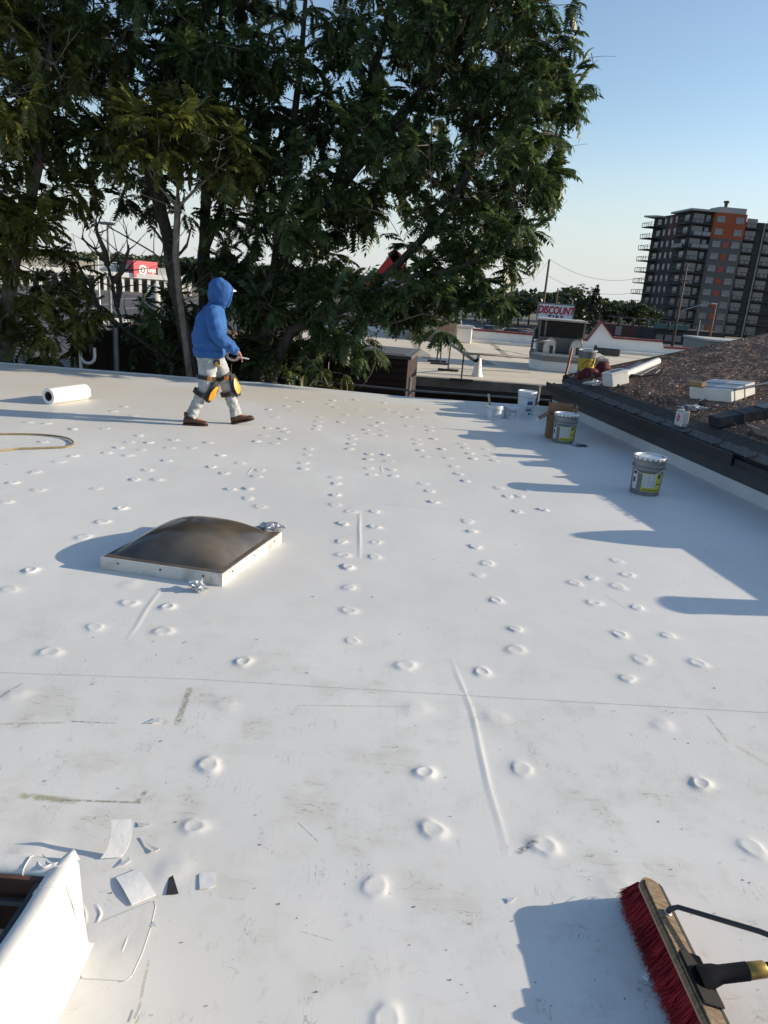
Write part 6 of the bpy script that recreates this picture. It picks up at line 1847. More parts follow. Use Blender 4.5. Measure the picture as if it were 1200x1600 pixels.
# strapped white carton further along
p = GR(1141, 630)
wb_ = thing('white_carton', 'flat white strapped carton lying on the brown slope', 'box', p)
A_ = R(20)
wb_.matrix_world = Matrix.Translation(p) @ slope_rot(A_).to_4x4()
b = MB(); b.bbox((.22, .30, .082), (.44, .62, .16), .01); b.build('carton_body', foam, wb_, local=True)
b = MB()
for x in (.07, .25): b.box((x, .30, .0835), (.014, .628, .168))
b.build('strap', M['grey_metal'], wb_, local=True)
b = MB(); b.box((.2, .42, .1635), (.34, .28, .002)); b.build('blue_sheet', mat('blue_grey_sheet', (.36, .42, .46), .5), wb_, local=True)
# tan block on the carton with a cord
p2 = wb_.matrix_world @ Vector((.03, .52, .165))
b = MB(); rot = slope_rot(R(100)); b.bbox(p2 + Vector((0, 0, .035)), (.26, .09, .06), .012, rot=rot)
tag(b.build('sponge_block', mat('tan_block_foam', (.36, .25, .12), .8, (.28, .19, .09), 6), None), 'tan sanding block lying on the back end of the white carton', 'block')
b = MB(); q = p2 + Vector((.05, -.06, .03)); b.tube([q, q + Vector((-.02, -.05, -.02)), GR(1110, 618, .05), GR(1100, 625, .02), GR(1088, 632, .014)], [.006] * 5, 6)
tag(b.build('cord', lab_k, None, smooth=True), 'thin dark cord hanging from the tan block on the white carton', 'cord')
# long metal lath under / over the carton
b = MB(); b.tube([GR(1066, 622, .015), GR(1105, 612, .03)], .012, 6, flat=.4); tag(b.build('metal_strip', M['grey_metal'], None), 'short pale metal strip poking out left of the white carton', 'strip')
b = MB(); b.tube([GR(1150, 608, .17), GR(1215, 595, .12), GR(1300, 576, .03)], .024, 6, flat=.4); tag(b.build('metal_strip', M['grey_metal'], None), 'long grey metal strip lying across the white carton towards the slope top', 'strip')
p = GR(1086, 641); crumple('plastic_wrap', p - Vector((0, 0, .004)), .15, .06, .03, 15, mat('clear_wrap', (.66, .66, .68), .25, (.4, .38, .37), 22), 'crumpled clear plastic wrap lying beside the silver can', 'wrap', 24, .6)
p = GR(1092, 634); crumple('dark_rag', p - Vector((0, 0, .004)), .07, .05, .018, 17, lab_k, 'small black rag lying by the white carton corner', 'rag', 14, .4)
# dark long bundle
p = GR(1122, 671)
bd_ = thing('dark_bundle', 'long dark blue bundle lying across the slope near the eave', 'bundle', p)
bd_.matrix_world = Matrix.Translation(p) @ slope_rot(R(-2)).to_4x4()
dk = mat('navy_wrap', (.010, .012, .021), .65, (.016, .018, .028), 5, .15, 15)
b = MB(); b.bbox((.55, .10, .062), (1.1, .22, .12), .012); b.build('bundle_body', dk, bd_, local=True)
b = MB(); b.bbox((.80, .10, .128), (.55, .20, .012), .004); b.build('bundle_flap', mat('grey_flap', (.10, .105, .115), .5), bd_, local=True)
b = MB(); b.box((.3, .10, .0635), (.03, .224, .127)); b.build('strap', lab_k, bd_, local=True)
p = GR(1185, 682); b = MB(); b.bbox(p + Vector((.12, 0, .04)), (.34, .3, .06), .008, rot=slope_rot(R(5))); tag(b.build('dark_board', M['shingle_dark'], None), 'dark slab of shingles near the eave at the picture edge', 'slab')
b = MB(); b.tube([GR(1168, 664, .01), GR(1180, 669, .02), GR(1188, 671, .008)], [.01, .014, .008], 6); tag(b.build('wood_chip', mat('chip_wood', (.34, .27, .19), .9), None), 'pale splinter of wood beside the dark blue bundle', 'splinter')
# white roll and grey sheet at the rake
a_, b_2 = GR(975, 586, .06), GR(1028, 564, .06)
ro_ = thing('white_tube', 'long white tube lying across the rake of the slope', 'tube', a_)
b = MB(); b.tube([a_, b_2], .055, 16); b.build('tube_body', foam, ro_, smooth='auto')
b = MB(); d_ = (b_2 - a_).normalized(); b.tube([b_2 + d_ * .0005, b_2 + d_ * .006], .045, 14); b.build('tube_end', M['white_paint'], ro_)
b = MB(); pts = [GR(960, 585, .012), GR(1000, 566, .012), GR(1030, 572, .012), GR(1000, 588, .012)]; b.extrude(pts, _rn.normalized() * .012); tag(b.build('grey_sheet', mat('sheet_grey', (.26, .25, .24), .7), None), 'flat grey sheet lying under the long white tube', 'sheet')
b = MB(); b.tube([GR(948, 577, .10), GR(975, 583, .05), GR(1000, 588, .02), GR(1020, 586, .03), GR(1030, 578, .06)], [.016, .014, .014, .014, .02], 6); tag(b.build('black_bar', M['dark_metal'], None, smooth=True), 'bent black bar lying beyond the square foam box', 'bar')
b = MB(); b.tube([GR(990, 591, .012), GR(1018, 590, .012)], .016, 6, flat=.5); tag(b.build('wood_lath', mat('lath', (.30, .21, .16), .9), None), 'short brown wooden lath beside the square foam box', 'lath')
# red tool bag with loop handles
p = GR(926, 590)
rb2 = thing('tool_bag', 'dark red soft tool bag with loop handles at the slope corner', 'bag', p)
redm = mat('maroon_cloth', (.11, .008, .014), .85, (.06, .005, .008), 8, .3, 40)
def bagpart(c, sx, sy, sz, seed, nm):
    b = MB(); vs_ = []; n = 18
    for j in range(9):
        for i in range(n):
            th = 2 * math.pi * i / n; t = j / 8
            k = (1 - .55 * t ** 2) * (1 + .12 * mnoise.noise(Vector((math.cos(th) * 2, math.sin(th) * 2, t * 3 + seed))))
            vs_.append(c + Vector((math.cos(th) * sx * k, math.sin(th) * sy * k, -.03 + (sz + .03) * t + .02 * mnoise.noise(Vector((th, t, seed))))))
    b.add(vs_, [(j * n + i, j * n + (i + 1) % n, (j + 1) * n + (i + 1) % n, (j + 1) * n + i) for j in range(8) for i in range(n)] + [tuple(range(8 * n, 9 * n))])
    b.build(nm, redm, rb2, smooth=True)
bagpart(GR(921, 590), .20, .12, .15, 1, 'bag_body'); bagpart(GR(941, 582), .15, .10, .17, 4, 'bag_pocket')
for u, v, sc in ((918, 578, .10), (937, 570, .085)):
    c_ = GR(u, v + 8); c_.z += .13
    b = MB(); b.tube([c_ + Vector((sc * math.cos(a), .02, sc * 1.0 * math.sin(a))) for a in [math.pi * (-.08 + 1.16 * i / 12) for i in range(13)]], .011, 6, flat=.6); b.build('loop_handle', mat('handle_red', (.20, .03, .03), .8) if 'handle_red' not in bpy.data.materials else bpy.data.materials['handle_red'], rb2, smooth=True)
# ladder head standing over the rake
lad = thing('ladder', 'orange red ladder head leaning over the far corner of the slope', 'ladder', AT(880, 605, 12.75))
l0, l1 = AT(878, 612, 12.75), AT(894, 545, 13.0)
for dx in (0, .42):
    b = MB(); o3 = Vector((dx, .06 * dx, 0)); lo3 = l0 - (l1 - l0).normalized() * ((l0.z - GZ) / (l1 - l0).normalized().z)
    b.tube([lo3 + o3, l1 + o3], .036, 6, flat=.6); b.build('rail', mat('ladder_red', (.26, .055, .03), .6, (.2, .04, .025), 4) if 'ladder_red' not in bpy.data.materials else bpy.data.materials['ladder_red'], lad)
for k in range(14):
    t = .20 + k * .3; q = l1 - (l1 - l0).normalized() * t
    b = MB(); b.tube([q + Vector((.02, 0, 0)), q + Vector((.40, .025, 0))], .015, 6); b.build('rung', M['galv'], lad)

# unseen box added out of view so its shadow falls beside the broom
tbx = thing('shadow_box', 'unseen dark box added on the white roof for its shadow beside the broom', 'shadow_box', (1.80, 1.26, 0))
b = MB(); b.bbox((1.80, 1.26, .09), (.30, .46, .176), .012); b.build('box_body', mat('shadow_box_blue', (.04, .06, .10), .5), tbx)
b = MB(); b.bbox((1.80, 1.26, .195), (.31, .47, .03), .01); b.build('box_lid', M['dark_metal'], tbx)
b = MB(); b.tube([(1.80, 1.14, .21), (1.80, 1.15, .25), (1.80, 1.37, .25), (1.80, 1.38, .21)], .010, 8); b.build('handle', M['galv'], tbx, smooth=True)
# ------------------------------------------------------------------ unseen stand-ins added on the slope to throw finger shadows on the roof
def shpt(u, v):  # shadow tip on the roof
    return G(u, v)
def caster(tip, r_target, name, label, cat, build):
    """stands on the slope so that its top throws the shadow tip"""
    h = Vector((SUND.x, SUND.y, 0)); k = SUND.z / h.length; hd_ = h.normalized()
    lo_, hi_ = 0.0, 8.0
    # march towards the sun to the wanted distance up the slope
    t = 0
    while True:
        q = Vector((tip.x, tip.y, 0)) + hd_ * t
        r = (q - W0).dot(ER)
        if r >= r_target: break
        t += .01
    return q, t * k
q, zt_ = caster(G(1037, 944), .62, '', '', '', None)  # unseen pail, added and stretched to cast the nearest finger
rr_c = (q - W0).dot(ER)
pl = pail((q.x + .05, q.y, roofz(rr_c) - .01), 'unseen grey lidded pail added on the slope for its shadow', rz=1.0)
pl.scale = (.85, .85, max(.5, (zt_ - roofz(rr_c)) / .375))
b = MB()
q, zt_ = caster(G(862, 836), .75, '', '', '', None); r0_ = (q - W0).dot(ER)  # unseen sack shape, added to cast the second finger
b = MB(); b.loft([[Vector((q.x + .18 + (w * math.cos(a)), q.y + .03 + l_ * math.sin(a), z)) for a in [2 * math.pi * i / 14 for i in range(14)]] for (w, l_, z) in ((.18, .2, roofz(r0_) - .01), (.22, .21, roofz(r0_) + .12), (.17, .17, zt_ - .12), (.10, .10, zt_ - .04), (.03, .05, zt_))])
tag(b.build('shadow_sack', mat('sack_cloth', (.34, .30, .24), .85, (.25, .22, .17), 5), None, smooth=True), 'unseen sack shape added on the slope for its shadow', 'sack')
q, zt_ = caster(G(817, 761), .8, '', '', '', None); r0_ = (q - W0).dot(ER)  # unseen coil shape, added to cast the third finger
b = MB(); b.tube([(q.x + .12, q.y, roofz(r0_) - .02), (q.x + .12, q.y, zt_ - .03), (q.x + .12, q.y, zt_)], [.13, .13, .10], 16); tag(b.build('shadow_coil', M['membrane_new'], None), 'unseen upright white coil added on the slope for its shadow', 'roll')
# ------------------------------------------------------------------ roll of membrane and hose
pa, pb_ = G(76, 632), G(133, 625)
rl = .102
A_, B_ = Vector((pa.x, pa.y, rl + ST)), Vector((pb_.x, pb_.y + .12, rl + ST))
d_ = (B_ - A_).normalized(); B_ = A_ + d_ * .62
roll = thing('membrane_roll', 'white roll of roofing membrane lying on the roof by the tree shade', 'roll', (A_.x, A_.y, 0))
rt_ = d_.to_track_quat('Z', 'Y').to_matrix(); Lr = (B_ - A_).length
b = MB(); b.lathe([(.062, .002), (rl - .002, 0), (rl, .004), (rl, Lr - .004), (rl - .002, Lr), (.062, Lr - .002), (.062, .002)], A_, 36, rot=rt_); b.build('wound_sheet', M['membrane_new'], roll, smooth='auto')
b = MB(); b.lathe([(.050, .004), (.060, .004), (.060, Lr - .004), (.050, Lr - .004), (.050, .004)], A_, 24, rot=rt_); b.build('core_tube', mat('core_brown', (.09, .06, .045), .9), roll, smooth='auto')
b = MB(); b.tube([A_ + Vector((rl * .90, 0, -rl * .50)) + d_ * .01, B_ + Vector((rl * .90, 0, -rl * .50)) - d_ * .01], .004, 4); b.build('loose_edge', M['membrane_new'], roll)
hp = [(-140, 676), (-60, 677), (0, 678), (35, 678), (62, 679), (85, 681), (103, 684), (113, 689), (114, 694), (104, 698), (88, 699), (62, 700), (30, 701), (0, 704), (-60, 712), (-160, 730)]
def smooth_path(P_, n=6):
    out = []
    for i in range(len(P_) - 1):
        p0_, p1_, p2_, p3_ = P_[max(i - 1, 0)], P_[i], P_[i + 1], P_[min(i + 2, len(P_) - 1)]
        for k in range(n):
            t = k / n
            out.append(.5 * ((2 * p1_) + (p2_ - p0_) * t + (2 * p0_ - 5 * p1_ + 4 * p2_ - p3_) * t * t + (3 * p1_ - p0_ - 3 * p2_ + p3_) * t ** 3))
    out.append(P_[-1]); return out
pts = smooth_path([G(u, v, ST + .013) for u, v in hp])
b = MB(); b.tube(pts, .0095, 8); tag(b.build('hose', mat('yellow_hose', (.34, .26, .12), .6, (.15, .11, .06), 7), None, smooth=True), 'yellow brown hose looping in from the far side onto the white roof', 'hose')

# ------------------------------------------------------------------ the walking person
# local frame: +X the way he walks, +Y his left, Z up
skin = mat('skin', (.40, .20, .135), .55, (.34, .16, .105), 20)
blue = mat('blue_fleece', (.025, .11, .325), .9, (.017, .08, .25), 9, .55, 14, contrast=(.3, .7))
jean = mat('pale_denim', (.44, .46, .46), .9, (.24, .255, .26), 11, .3, 90, contrast=(.3, .7))
boot_m = mat('brown_leather', (.075, .032, .022), .55, (.045, .02, .014), 16, .2, 60)
pad_k = mat('pad_black', (.012, .012, .013), .7)
pad_y = mat('pad_yellow', (.62, .30, .012), .45)
pad_o = mat('pad_orange', (.55, .17, .015), .5)
PW = Vector((-2.165, 8.66, ST)); PA = R(10)
J = dict(pelvis=(0, 0, .90), waist=(.0, 0, 1.02), chest=(.02, 0, 1.24), neck=(.075, 0, 1.42), headb=(.115, 0, 1.50), headc=(.135, 0, 1.575), headt=(.13, 0, 1.655),
    shR=(.025, -.175, 1.365), elR=(.10, -.255, 1.10), wrR=(.30, -.20, .935), shL=(.02, .175, 1.365), elL=(-.12, .255, 1.11), wrL=(-.13, .22, .87),
    hipR=(-.01, -.09, .86), knR=(-.045, -.10, .475), anR=(-.235, -.10, .10), hipL=(.02, .09, .86), knL=(.205, .10, .475), anL=(.315, .10, .10))
J = {k: Vector(v) for k, v in J.items()}
def skin_body(name, chains, root_key=0):
    """one continuous figure grown from joints with a radius each"""
    me = bpy.data.meshes.new(name); idx = {}; vs_, es_, rs_ = [], [], []
    def vid(p, r):
        key = tuple(round(c, 4) for c in p)
        if key not in idx:
            idx[key] = len(vs_); vs_.append(tuple(p)); rs_.append(r)
        return idx[key]
    for ch in chains:
        ids = [vid(p, r) for p, r in ch]
        es_ += list(zip(ids[:-1], ids[1:]))
    me.from_pydata(vs_, es_, [])
    o = bpy.data.objects.new(name, me); col.objects.link(o)
    o.modifiers.new('skin', 'SKIN'); sub = o.modifiers.new('sub', 'SUBSURF'); sub.levels = 2; sub.render_levels = 2
    for sv, r in zip(me.skin_vertices[0].data, rs_):
        sv.radius = r if hasattr(r, '__len__') else (r, r)
    me.skin_vertices[0].data[root_key].use_root = True
    dg = bpy.context.evaluated_depsgraph_get()
    m2 = bpy.data.meshes.new_from_object(o.evaluated_get(dg))
    bpy.data.objects.remove(o)
    return m2
def hand(w, fwd, down, curl, side):
    """palm and five bent fingers from the wrist; fwd = palm direction, down = curl direction, side = thumb side"""
    fwd, down, side = fwd.normalized(), down.normalized(), side.normalized()
    pal = w + fwd * .055; ch = [[(w, .026), (w + fwd * .03, .033), (pal, .036)]]
    across = fwd.cross(down).normalized()
    for i, (off_, ln) in enumerate(((-.030, .072), (-.010, .082), (.010, .078), (.029, .062))):
        k0 = pal + across * off_ + fwd * .030
        d1 = (fwd * math.cos(curl) + down * math.sin(curl)); d2 = (fwd * math.cos(curl * 2.2) + down * math.sin(curl * 2.2)); d3 = (fwd * math.cos(curl * 3) + down * math.sin(curl * 3))
        a = k0 + d1 * ln * .42; b_ = a + d2 * ln * .32; c = b_ + d3 * ln * .26
        ch.append([(pal, .036), (k0, .0115), (a, .0095), (b_, .0088), (c, .0075)])
    t0 = w + fwd * .03 + side * .022; t1 = t0 + (fwd * .6 + side * .7).normalized() * .035; t2 = t1 + (fwd * .9 + down * .5).normalized() * .03
    ch.append([(w + fwd * .03, .033), (t0, .015), (t1, .011), (t2, .009)])
    return ch
ch = [[(J['pelvis'], .11), (J['waist'], .11), (J['chest'], .12), (J['neck'], .052), (J['headb'], .062), (J['headc'], .088), (J['headt'], .070)]]
for s in 'RL':
    ch.append([(J['chest'], .12), (J['sh' + s], .055), (J['el' + s], .042), (J['wr' + s], .027)])
    ch.append([(J['pelvis'], .11), (J['hip' + s], .085), (J['kn' + s], .048), (J['an' + s], .030)])
fr = (J['wrR'] - J['elR']).normalized()
ch += hand(J['wrR'], fr, Vector((-.1, .15, -1)), .62, Vector((.1, .9, .3)))
fl_ = (J['wrL'] - J['elL']).normalized()
ch += hand(J['wrL'], fl_, Vector((1, -.2, 0)), .45, Vector((.6, -.6, 0)))
# feet inside the boots
for s, tl in (('R', Vector((.17, 0, -.055))), ('L', Vector((.175, 0, .0)))):
    ch.append([(J['an' + s], .030), (J['an' + s] + tl * .5, .026), (J['an' + s] + tl * .9, .020)])
# nose and chin
ch.append([(J['headc'], .088), (J['headc'] + Vector((.088, 0, -.004)), .020), (J['headc'] + Vector((.118, 0, -.022)), .013)])
ch.append([(J['headb'], .062), (J['headb'] + Vector((.075, 0, -.005)), .030)])
pm = skin_body('person', ch); pm.materials.append(skin)
pm.polygons.foreach_set('use_smooth', [True] * len(pm.polygons))
person = bpy.data.objects.new('person', pm); col.objects.link(person)
person.location = PW; person.rotation_euler = (0, 0, PA); person.scale = (.955, .94, .975)
tag(person, 'person in blue hooded sweatshirt, pale jeans and yellow knee pads walking across the white roof', 'person')
# face details
for s in (-1, 1):
    b = MB(); c_ = J['headc'] + Vector((.080, s * .034, .012)); b.lathe([(0, -.010), (.010, -.006), (.012, 0), (.008, .008), (0, .011)], c_, 10, rot=Matrix.Rotation(R(90), 3, 'Y')); b.build('eye', mat('eye_dark', (.05, .035, .03), .3) if 'eye_dark' not in bpy.data.materials else bpy.data.materials['eye_dark'], person, local=True)
b = MB(); b.tube([J['headb'] + Vector((.088, -.022, .028)), J['headb'] + Vector((.098, 0, .028)), J['headb'] + Vector((.088, .022, .028))], .005, 6); b.build('mouth', mat('lips', (.28, .10, .08), .6), person, local=True)
def crease(o, amp, fr):
    """finer mesh with sharp-valley folds pushed along the normals"""
    import bmesh
    bm = bmesh.new(); bm.from_mesh(o.data)
    bmesh.ops.subdivide_edges(bm, edges=bm.edges[:], cuts=1, use_grid_fill=True, smooth=.6)
    bm.normal_update()
    mv = []
    for v in bm.verts:
        q = Vector((v.co.x * fr[0], v.co.y * fr[1], v.co.z * fr[2])); q.z += q.x * .7
        a = 1 - 2.6 * abs(mnoise.noise(q)); b2 = 1 - 2.6 * abs(mnoise.noise(q * 1.9 + Vector((4, 2, 7))))
        mv.append(v.normal * amp * (a * .65 + b2 * .35 - .3))
    for v, d in zip(bm.verts, mv): v.co += d
    for f in bm.faces: f.smooth = True
    bm.to_mesh(o.data); bm.free()
def ell(c, a, b_, ra, rb_, seg=18, wob=0.0, seed=0, f=3.0, sq=1.0):
    out = []
    for i in range(seg):
        th = 2 * math.pi * i / seg
        cx = math.copysign(abs(math.cos(th)) ** sq, math.cos(th)); sy = math.copysign(abs(math.sin(th)) ** sq, math.sin(th))
        k = 1 + wob * mnoise.noise(Vector((math.cos(th) * f, math.sin(th) * f, c.z * 9 + seed)))
        out.append(c + a * (ra * cx * k) + b_ * (rb_ * sy * k))
    return out
def limb(path, ra, seed=0, wob=.07, seg=14, n=7, fold=.0, f=2.2, fold_f=30):
    """sleeve or trouser leg: rings across a smooth path, creased"""
    P_ = smooth_path([Vector(p) for p in path], n); m_ = len(P_)
    xs = np.linspace(0, 1, len(ra)); rings = []
    up = Vector((1, 0, 0))
    for i, p in enumerate(P_):
        t = (P_[min(i + 1, m_ - 1)] - P_[max(i - 1, 0)]).normalized()
        a = (up - t * up.dot(t)).normalized(); b_ = t.cross(a)
        r = float(np.interp(i / (m_ - 1), xs, ra)) * (1 + fold * math.sin(i / (m_ - 1) * fold_f + seed))
        rg_ = []
        for k in range(seg):
            th = 2 * math.pi * k / seg
            w = 1 + wob * mnoise.noise(Vector((math.cos(th) * f, math.sin(th) * f, i * .9 + seed * 7)))
            rg_.append(p + (a * math.cos(th) + b_ * math.sin(th)) * r * w)
        rings.append(rg_)
    return rings
X_, Y_ = Vector((1, 0, 0)), Vector((0, 1, 0))
# hooded sweatshirt: torso, sleeves, hood in one garment
b = MB()
tor = [((-.015, .84), (.175, .205)), ((-.015, .862), (.195, .225)), ((-.018, .90), (.20, .235)), ((-.02, .93), (.185, .222)), ((-.018, .99), (.20, .235)), ((-.012, 1.08), (.205, .24)), ((.0, 1.18), (.195, .24)), ((.008, 1.27), (.172, .235)), ((.015, 1.34), (.145, .215)), ((.03, 1.395), (.115, .165)), ((.055, 1.43), (.09, .105)), ((.065, 1.445), (.06, .07))]
rings = []
for k in range(len(tor) - 1):
    (c0_, r0_), (c1_, r1_) = tor[k], tor[k + 1]
    for q in range(3):
        t = q / 3
        rings.append(ell(Vector((c0_[0] + (c1_[0] - c0_[0]) * t, 0, c0_[1] + (c1_[1] - c0_[1]) * t)), X_, Y_, r0_[0] + (r1_[0] - r0_[0]) * t, r0_[1] + (r1_[1] - r0_[1]) * t, 26, .075 if k > 2 else .02, 3, 1.6, .9))
b.loft(rings)
for s, sg_ in (('R', -1), ('L', 1)):
    sh, el_, wr = J['sh' + s], J['el' + s], J['wr' + s]
    b.loft(limb([sh + Vector((0, -sg_ * .03, .01)), sh.lerp(el_, .35) + Vector((0, sg_ * .015, 0)), el_, el_.lerp(wr, .55), wr.lerp(el_, .12), wr], [.092, .096, .084, .072, .060, .046], 3 if s == 'R' else 8, .10, 16, 7, .035, 2.2, 34))
    c_ = wr; t = (wr - el_).normalized()
    b.tube([c_ - t * .005, c_ + t * .03], [.047, .043], 12)
hood_j = b.build('hooded_sweatshirt', blue, person, local=True, smooth=True); crease(hood_j, .012, (7, 7, 11))
# hem band
b = MB(); b.loft([ell(Vector((-.016, 0, z)), X_, Y_, rx, ry, 26, .02, 3, 1.6, .9) for z, rx, ry in ((.822, .172, .202), (.83, .183, .214), (.862, .190, .222), (.872, .186, .218))]); b.build('hem_band', blue, person, local=True, smooth=True)
# hood shell with open front
b = MB(); hc = Vector((.118, 0, 1.562)); n = 26; mrows = 16; vs_ = []; keep = {}
axis = Vector((.86, 0, -.22)).normalized()
for j in range(mrows + 1):
    ph = math.pi * .80 * j / mrows + .0001          # from the back pole of the hood to the rim
    for i in range(n):
        th = 2 * math.pi * i / n
        side = Y_; upv = axis.cross(side)
        d = -axis * math.cos(ph) + (side * math.cos(th) + upv * math.sin(th)) * math.sin(ph)
        k = 1 + .05 * mnoise.noise(d * 2.5 + Vector((3, 0, 0)))
        q = hc + Vector((d.x * .152 * k, d.y * .124 * k, d.z * (.178 if d.z > 0 else .19) * k))
        if d.z < -.35: q.x -= .05 * (-d.z - .35)
        if d.z > .3: q.x -= .035 * (d.z - .3)
        vs_.append(q)
b.add(vs_, [(j * n + i, j * n + (i + 1) % n, (j + 1) * n + (i + 1) % n, (j + 1) * n + i) for j in range(mrows) for i in range(n)])
ho = b.build('hood', blue, person, local=True, smooth=True); crease(ho, .008, (9, 9, 7))
rim = [vs_[mrows * n + i] for i in range(n)]
b = MB(); b.tube(rim + [rim[0]], .011, 8, caps=False); b.build('hood_rim', blue, ho, local=True, smooth=True)
# cap peak below the hood
b = MB(); rowsv = []
for i in range(9):
    a = -1.0 + 2.0 * i / 8
    x0 = .135 + .105 * math.cos(a * .8); y0 = .078 * math.sin(a) * 1.05; x1 = x0 + .062 * math.cos(a) ** .8
    zc_ = 1.632 - .012 * abs(a)
    rowsv += [Vector((x0, y0, zc_)), Vector((x1, y0 * .95, zc_ - .026)), Vector((x0, y0, zc_ - .004)), Vector((x1, y0 * .95, zc_ - .030))]
fs_ = []
for i in range(8):
    o_, e_ = i * 4, i * 4 + 4
    fs_ += [(o_, o_ + 1, e_ + 1, e_), (o_ + 2, e_ + 2, e_ + 3, o_ + 3), (o_ + 1, o_ + 3, e_ + 3, e_ + 1)]
b.add(rowsv, fs_); b.build('cap_peak', mat('cap_white', (.72, .72, .70), .7), person, local=True, smooth=True)
# jeans: seat and both legs
b = MB()
b.loft([ell(Vector((x, 0, z)), X_, Y_, rx, ry, 22, .05, 9, 1.8, .9) for x, z, rx, ry in ((-.01, .90, .15, .185), (-.012, .84, .158, .19), (-.008, .78, .155, .185), (0, .735, .13, .165), (.0, .715, .08, .11))])
b.loft(limb([J['hipR'] + Vector((-.015, .0, -.02)), Vector((-.03, -.10, .66)), J['knR'] + Vector((-.01, 0, .02)), J['knR'].lerp(J['anR'], .35) + Vector((-.008, 0, 0)), J['anR'].lerp(J['knR'], .30), J['anR'].lerp(J['knR'], .02)], [.12, .112, .088, .074, .068, .066, .067], 4, .11, 18, 8, .025, 2.0, 40))
b.loft(limb([J['hipL'] + Vector((.0, .0, -.02)), Vector((.11, .10, .66)), J['knL'] + Vector((-.015, 0, .02)), J['knL'].lerp(J['anL'], .4) + Vector((-.008, 0, 0)), J['anL'].lerp(J['knL'], .30), J['anL'].lerp(J['knL'], .03)], [.12, .110, .086, .074, .068, .066, .067], 6, .11, 18, 8, .025, 2.0, 40))
crease(b.build('jeans', jean, person, local=True, smooth=True), .011, (9, 9, 17))
# boots
def boot(an, yaw, pitch, nm='boot'):
    o = MB(); rows_ = []
    mtx = Matrix.Rotation(yaw, 3, 'Z') @ Matrix.Rotation(pitch, 3, 'Y')
    st_ = [(-.085, .030, .055, .036), (-.075, .036, .085, .04), (-.04, .040, .100, .043), (.0, .042, .105, .046), (.045, .043, .088, .046), (.09, .044, .062, .049), (.14, .042, .052, .052), (.18, .036, .042, .045), (.205, .022, .030, .03)]
    for x, _, h, w in st_:
        rg_ = []
        for k in range(12):
            th = 2 * math.pi * k / 12
            z = h / 2 + h / 2 * math.sin(th); y = w * math.cos(th) * (1 if z > .01 else .97)
            rg_.append(Vector(an) + mtx @ Vector((x, y, z - .083)))
        rows_.append(rg_)
    o.loft(rows_)
    o.tube([Vector(an) + mtx @ Vector((-.028, 0, .005)), Vector(an) + Vector((-.022, 0, .05))], [.052, .056], 12)
    bo_ = o.build(nm, boot_m, person, local=True, smooth=True)
    so = MB(); prof_ = [(-.09, -.032), (-.092, .032), (-.04, .042), (.04, .042), (.12, .053), (.175, .046), (.212, .02), (.212, -.02), (.175, -.046), (.12, -.053), (.04, -.042), (-.04, -.042)]
    lo_ = [Vector(an) + mtx @ Vector((x, y, -.100)) for x, y in prof_]; up_ = [Vector(an) + mtx @ Vector((x, y, -.080)) for x, y in prof_]
    nn = len(prof_); so.add(lo_ + up_, [tuple(range(nn)), tuple(range(nn, 2 * nn))] + [(i, (i + 1) % nn, nn + (i + 1) % nn, nn + i) for i in range(nn)])
    so.build('sole', mat('sole_dark', (.045, .022, .016), .8) if 'sole_dark' not in bpy.data.materials else bpy.data.materials['sole_dark'], bo_, local=True)
boot(J['anR'], R(-2), R(0)); boot(J['anL'] + Vector((0, 0, .012)), R(4), R(-14))
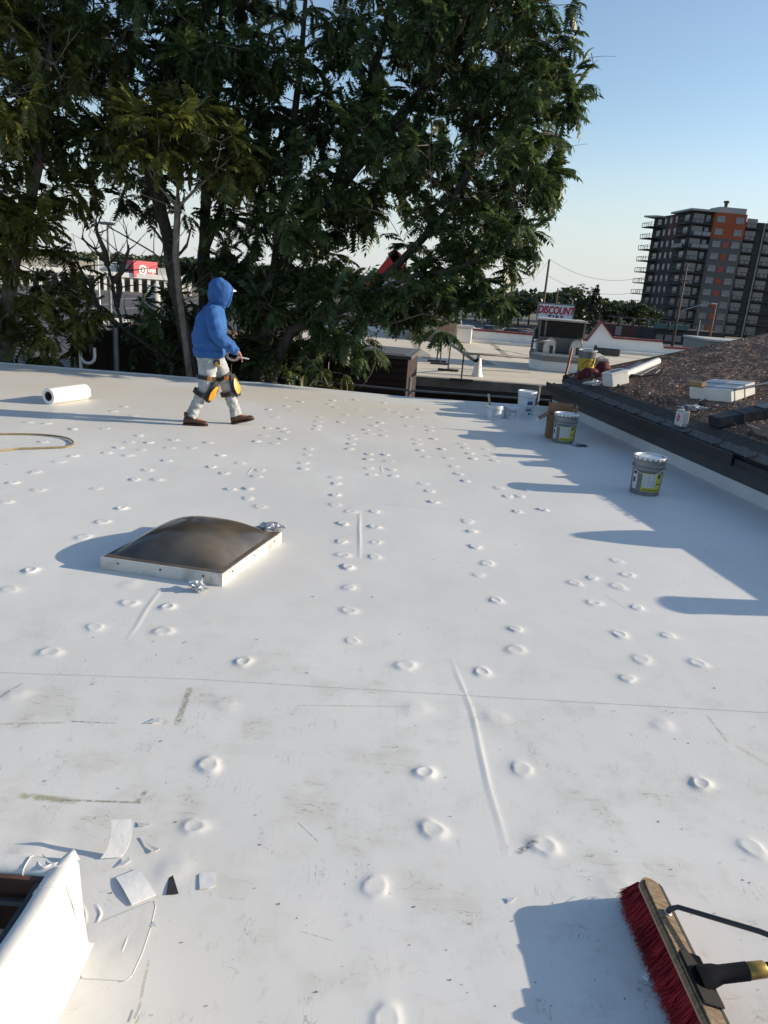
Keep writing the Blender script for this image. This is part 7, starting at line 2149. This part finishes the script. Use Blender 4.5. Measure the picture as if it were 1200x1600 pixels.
# knee pads: pad, yellow shell, two straps each
def kneepad(kn, an, hip, s):
    shin = (an - kn).normalized(); th_ = (kn - hip).normalized()
    fx = Vector((1, 0, 0)); fx = (fx - shin * fx.dot(shin)).normalized(); sy = shin.cross(fx)
    root = MB(); vs_ = []
    for j in range(9):
        t = j / 8; c = kn - shin * .14 + shin * (.29 * t)
        if t < .35: c += (kn - th_ * .12 - (kn - shin * .14)) * (1 - t / .35) * .5
        w = .93 * math.sin(math.pi * (.16 + .68 * t)) ** .5; dpt = .102 + .024 * math.sin(math.pi * t)
        for i in range(9):
            a = -1.35 + 2.7 * i / 8
            vs_.append(c + fx * dpt * math.cos(a * w) + sy * (.100 * math.sin(a * w)))
    vs2 = [v + fx * .022 for v in vs_]
    q = [(j * 9 + i, j * 9 + i + 1, (j + 1) * 9 + i + 1, (j + 1) * 9 + i) for j in range(8) for i in range(8)]
    root.add(vs_, q); root.add(vs2, q)
    for j in range(8):
        for i in (0, 8): root.add([vs_[j * 9 + i], vs2[j * 9 + i], vs2[(j + 1) * 9 + i], vs_[(j + 1) * 9 + i]], [(0, 1, 2, 3)])
    for i in range(8):
        for j in (0, 8): root.add([vs_[j * 9 + i], vs2[j * 9 + i], vs2[j * 9 + i + 1], vs_[j * 9 + i + 1]], [(0, 1, 2, 3)])
    kp = root.build('knee_pad', pad_k, person, local=True)
    yb = MB(); yv = []
    for j in range(7):
        t = j / 6; c = kn - shin * .075 + shin * (.19 * t); w = .42 + .38 * math.sin(math.pi * (.1 + .75 * t))
        for i in range(7):
            a = -1.25 + 2.5 * i / 6
            yv.append(c + fx * (.132 + .016 * math.sin(math.pi * t)) * math.cos(a * w) + sy * (.126 * math.sin(a * w)))
    yb.add(yv, [(j * 7 + i, j * 7 + i + 1, (j + 1) * 7 + i + 1, (j + 1) * 7 + i) for j in range(6) for i in range(6)])
    yo = yb.build('pad_shell', pad_y, kp, local=True, smooth=True)
    for off_, rad_, dirv, hh in ((-.115, .113, th_, .045), (.095, .103, shin, .055)):
        c = kn + (dirv * off_)
        a_ = (X_ - dirv * X_.dot(dirv)).normalized(); bb = dirv.cross(a_)
        sb = MB(); rs_ = []
        for k, (dd, rr2) in enumerate(((-hh / 2, rad_), (-hh / 2, rad_ + .006), (hh / 2, rad_ + .004), (hh / 2, rad_ - .002))):
            rs_.append([c - X_ * .012 + dirv * dd + (a_ * math.cos(2 * math.pi * i / 18) + bb * math.sin(2 * math.pi * i / 18)) * rr2 for i in range(18)])
        sb.loft(rs_, caps=False); sb.build('strap', pad_k, kp, local=True, smooth=False)
    c = kn + th_ * -.115 + Vector((.035, -.118, 0)); ob = MB(); ob.bbox(c, (.05, .012, .045), .004); ob.build('strap_tab', pad_o, kp, local=True)
kneepad(J['knR'], J['anR'], J['hipR'], -1); kneepad(J['knL'], J['anL'], J['hipL'], 1)
# belt end and things he carries
PM = Matrix.Translation(PW) @ Matrix.Rotation(PA, 4, 'Z') @ Matrix.Diagonal((.955, .94, .975, 1))
tm_ = thing('tape_measure', 'yellow and black tape measure clipped to the jeans of the walking person', 'tape measure', PM @ Vector((.085, -.195, .775)), None, PA)
b = MB(); b.tube([(0, .012, 0), (0, -.022, 0)], .038, 16); b.build('case', pad_k, tm_, local=True, smooth='auto')
b = MB(); b.bbox((.01, -.006, -.022), (.075, .040, .026), .006, rot=Matrix.Rotation(R(20), 3, 'Y')); b.build('case_band', mat('tape_yellow', (.50, .33, .06), .5), tm_, local=True)
b = MB(); b.tube([(0, -.0225, 0), (0, -.026, 0)], .02, 12); b.build('case_badge', mat('tape_badge', (.30, .22, .08), .5), tm_, local=True)
hc_ = PM @ (J['wrR'] + fr * .085)
cl = thing('strap_coil', 'coil of pale red and white strap hanging from the hand of the person', 'coil', hc_)
stm = mat('strap_pink', (.34, .16, .15), .7, (.55, .50, .48), 30)
b = MB()
for k in range(5):
    rr3 = .050 + .006 * k
    b.tube([hc_ + Vector((-.085 + rr3 * 1.15 * math.cos(a), -.012 + .007 * k, -.01 + rr3 * .85 * math.sin(a))) for a in [2 * math.pi * i / 16 for i in range(17)]], .005, 5, caps=False)
b.build('coil_turns', stm, cl, smooth=True)
mk_ = thing('marker', 'white marker pen held in the fingers of the walking person', 'pen', hc_)
b = MB(); b.tube([hc_ + Vector((-.03, -.015, -.02)), hc_ + Vector((.10, -.01, -.035))], .008, 8); b.build('barrel', M['white_paint'], mk_, smooth='auto')
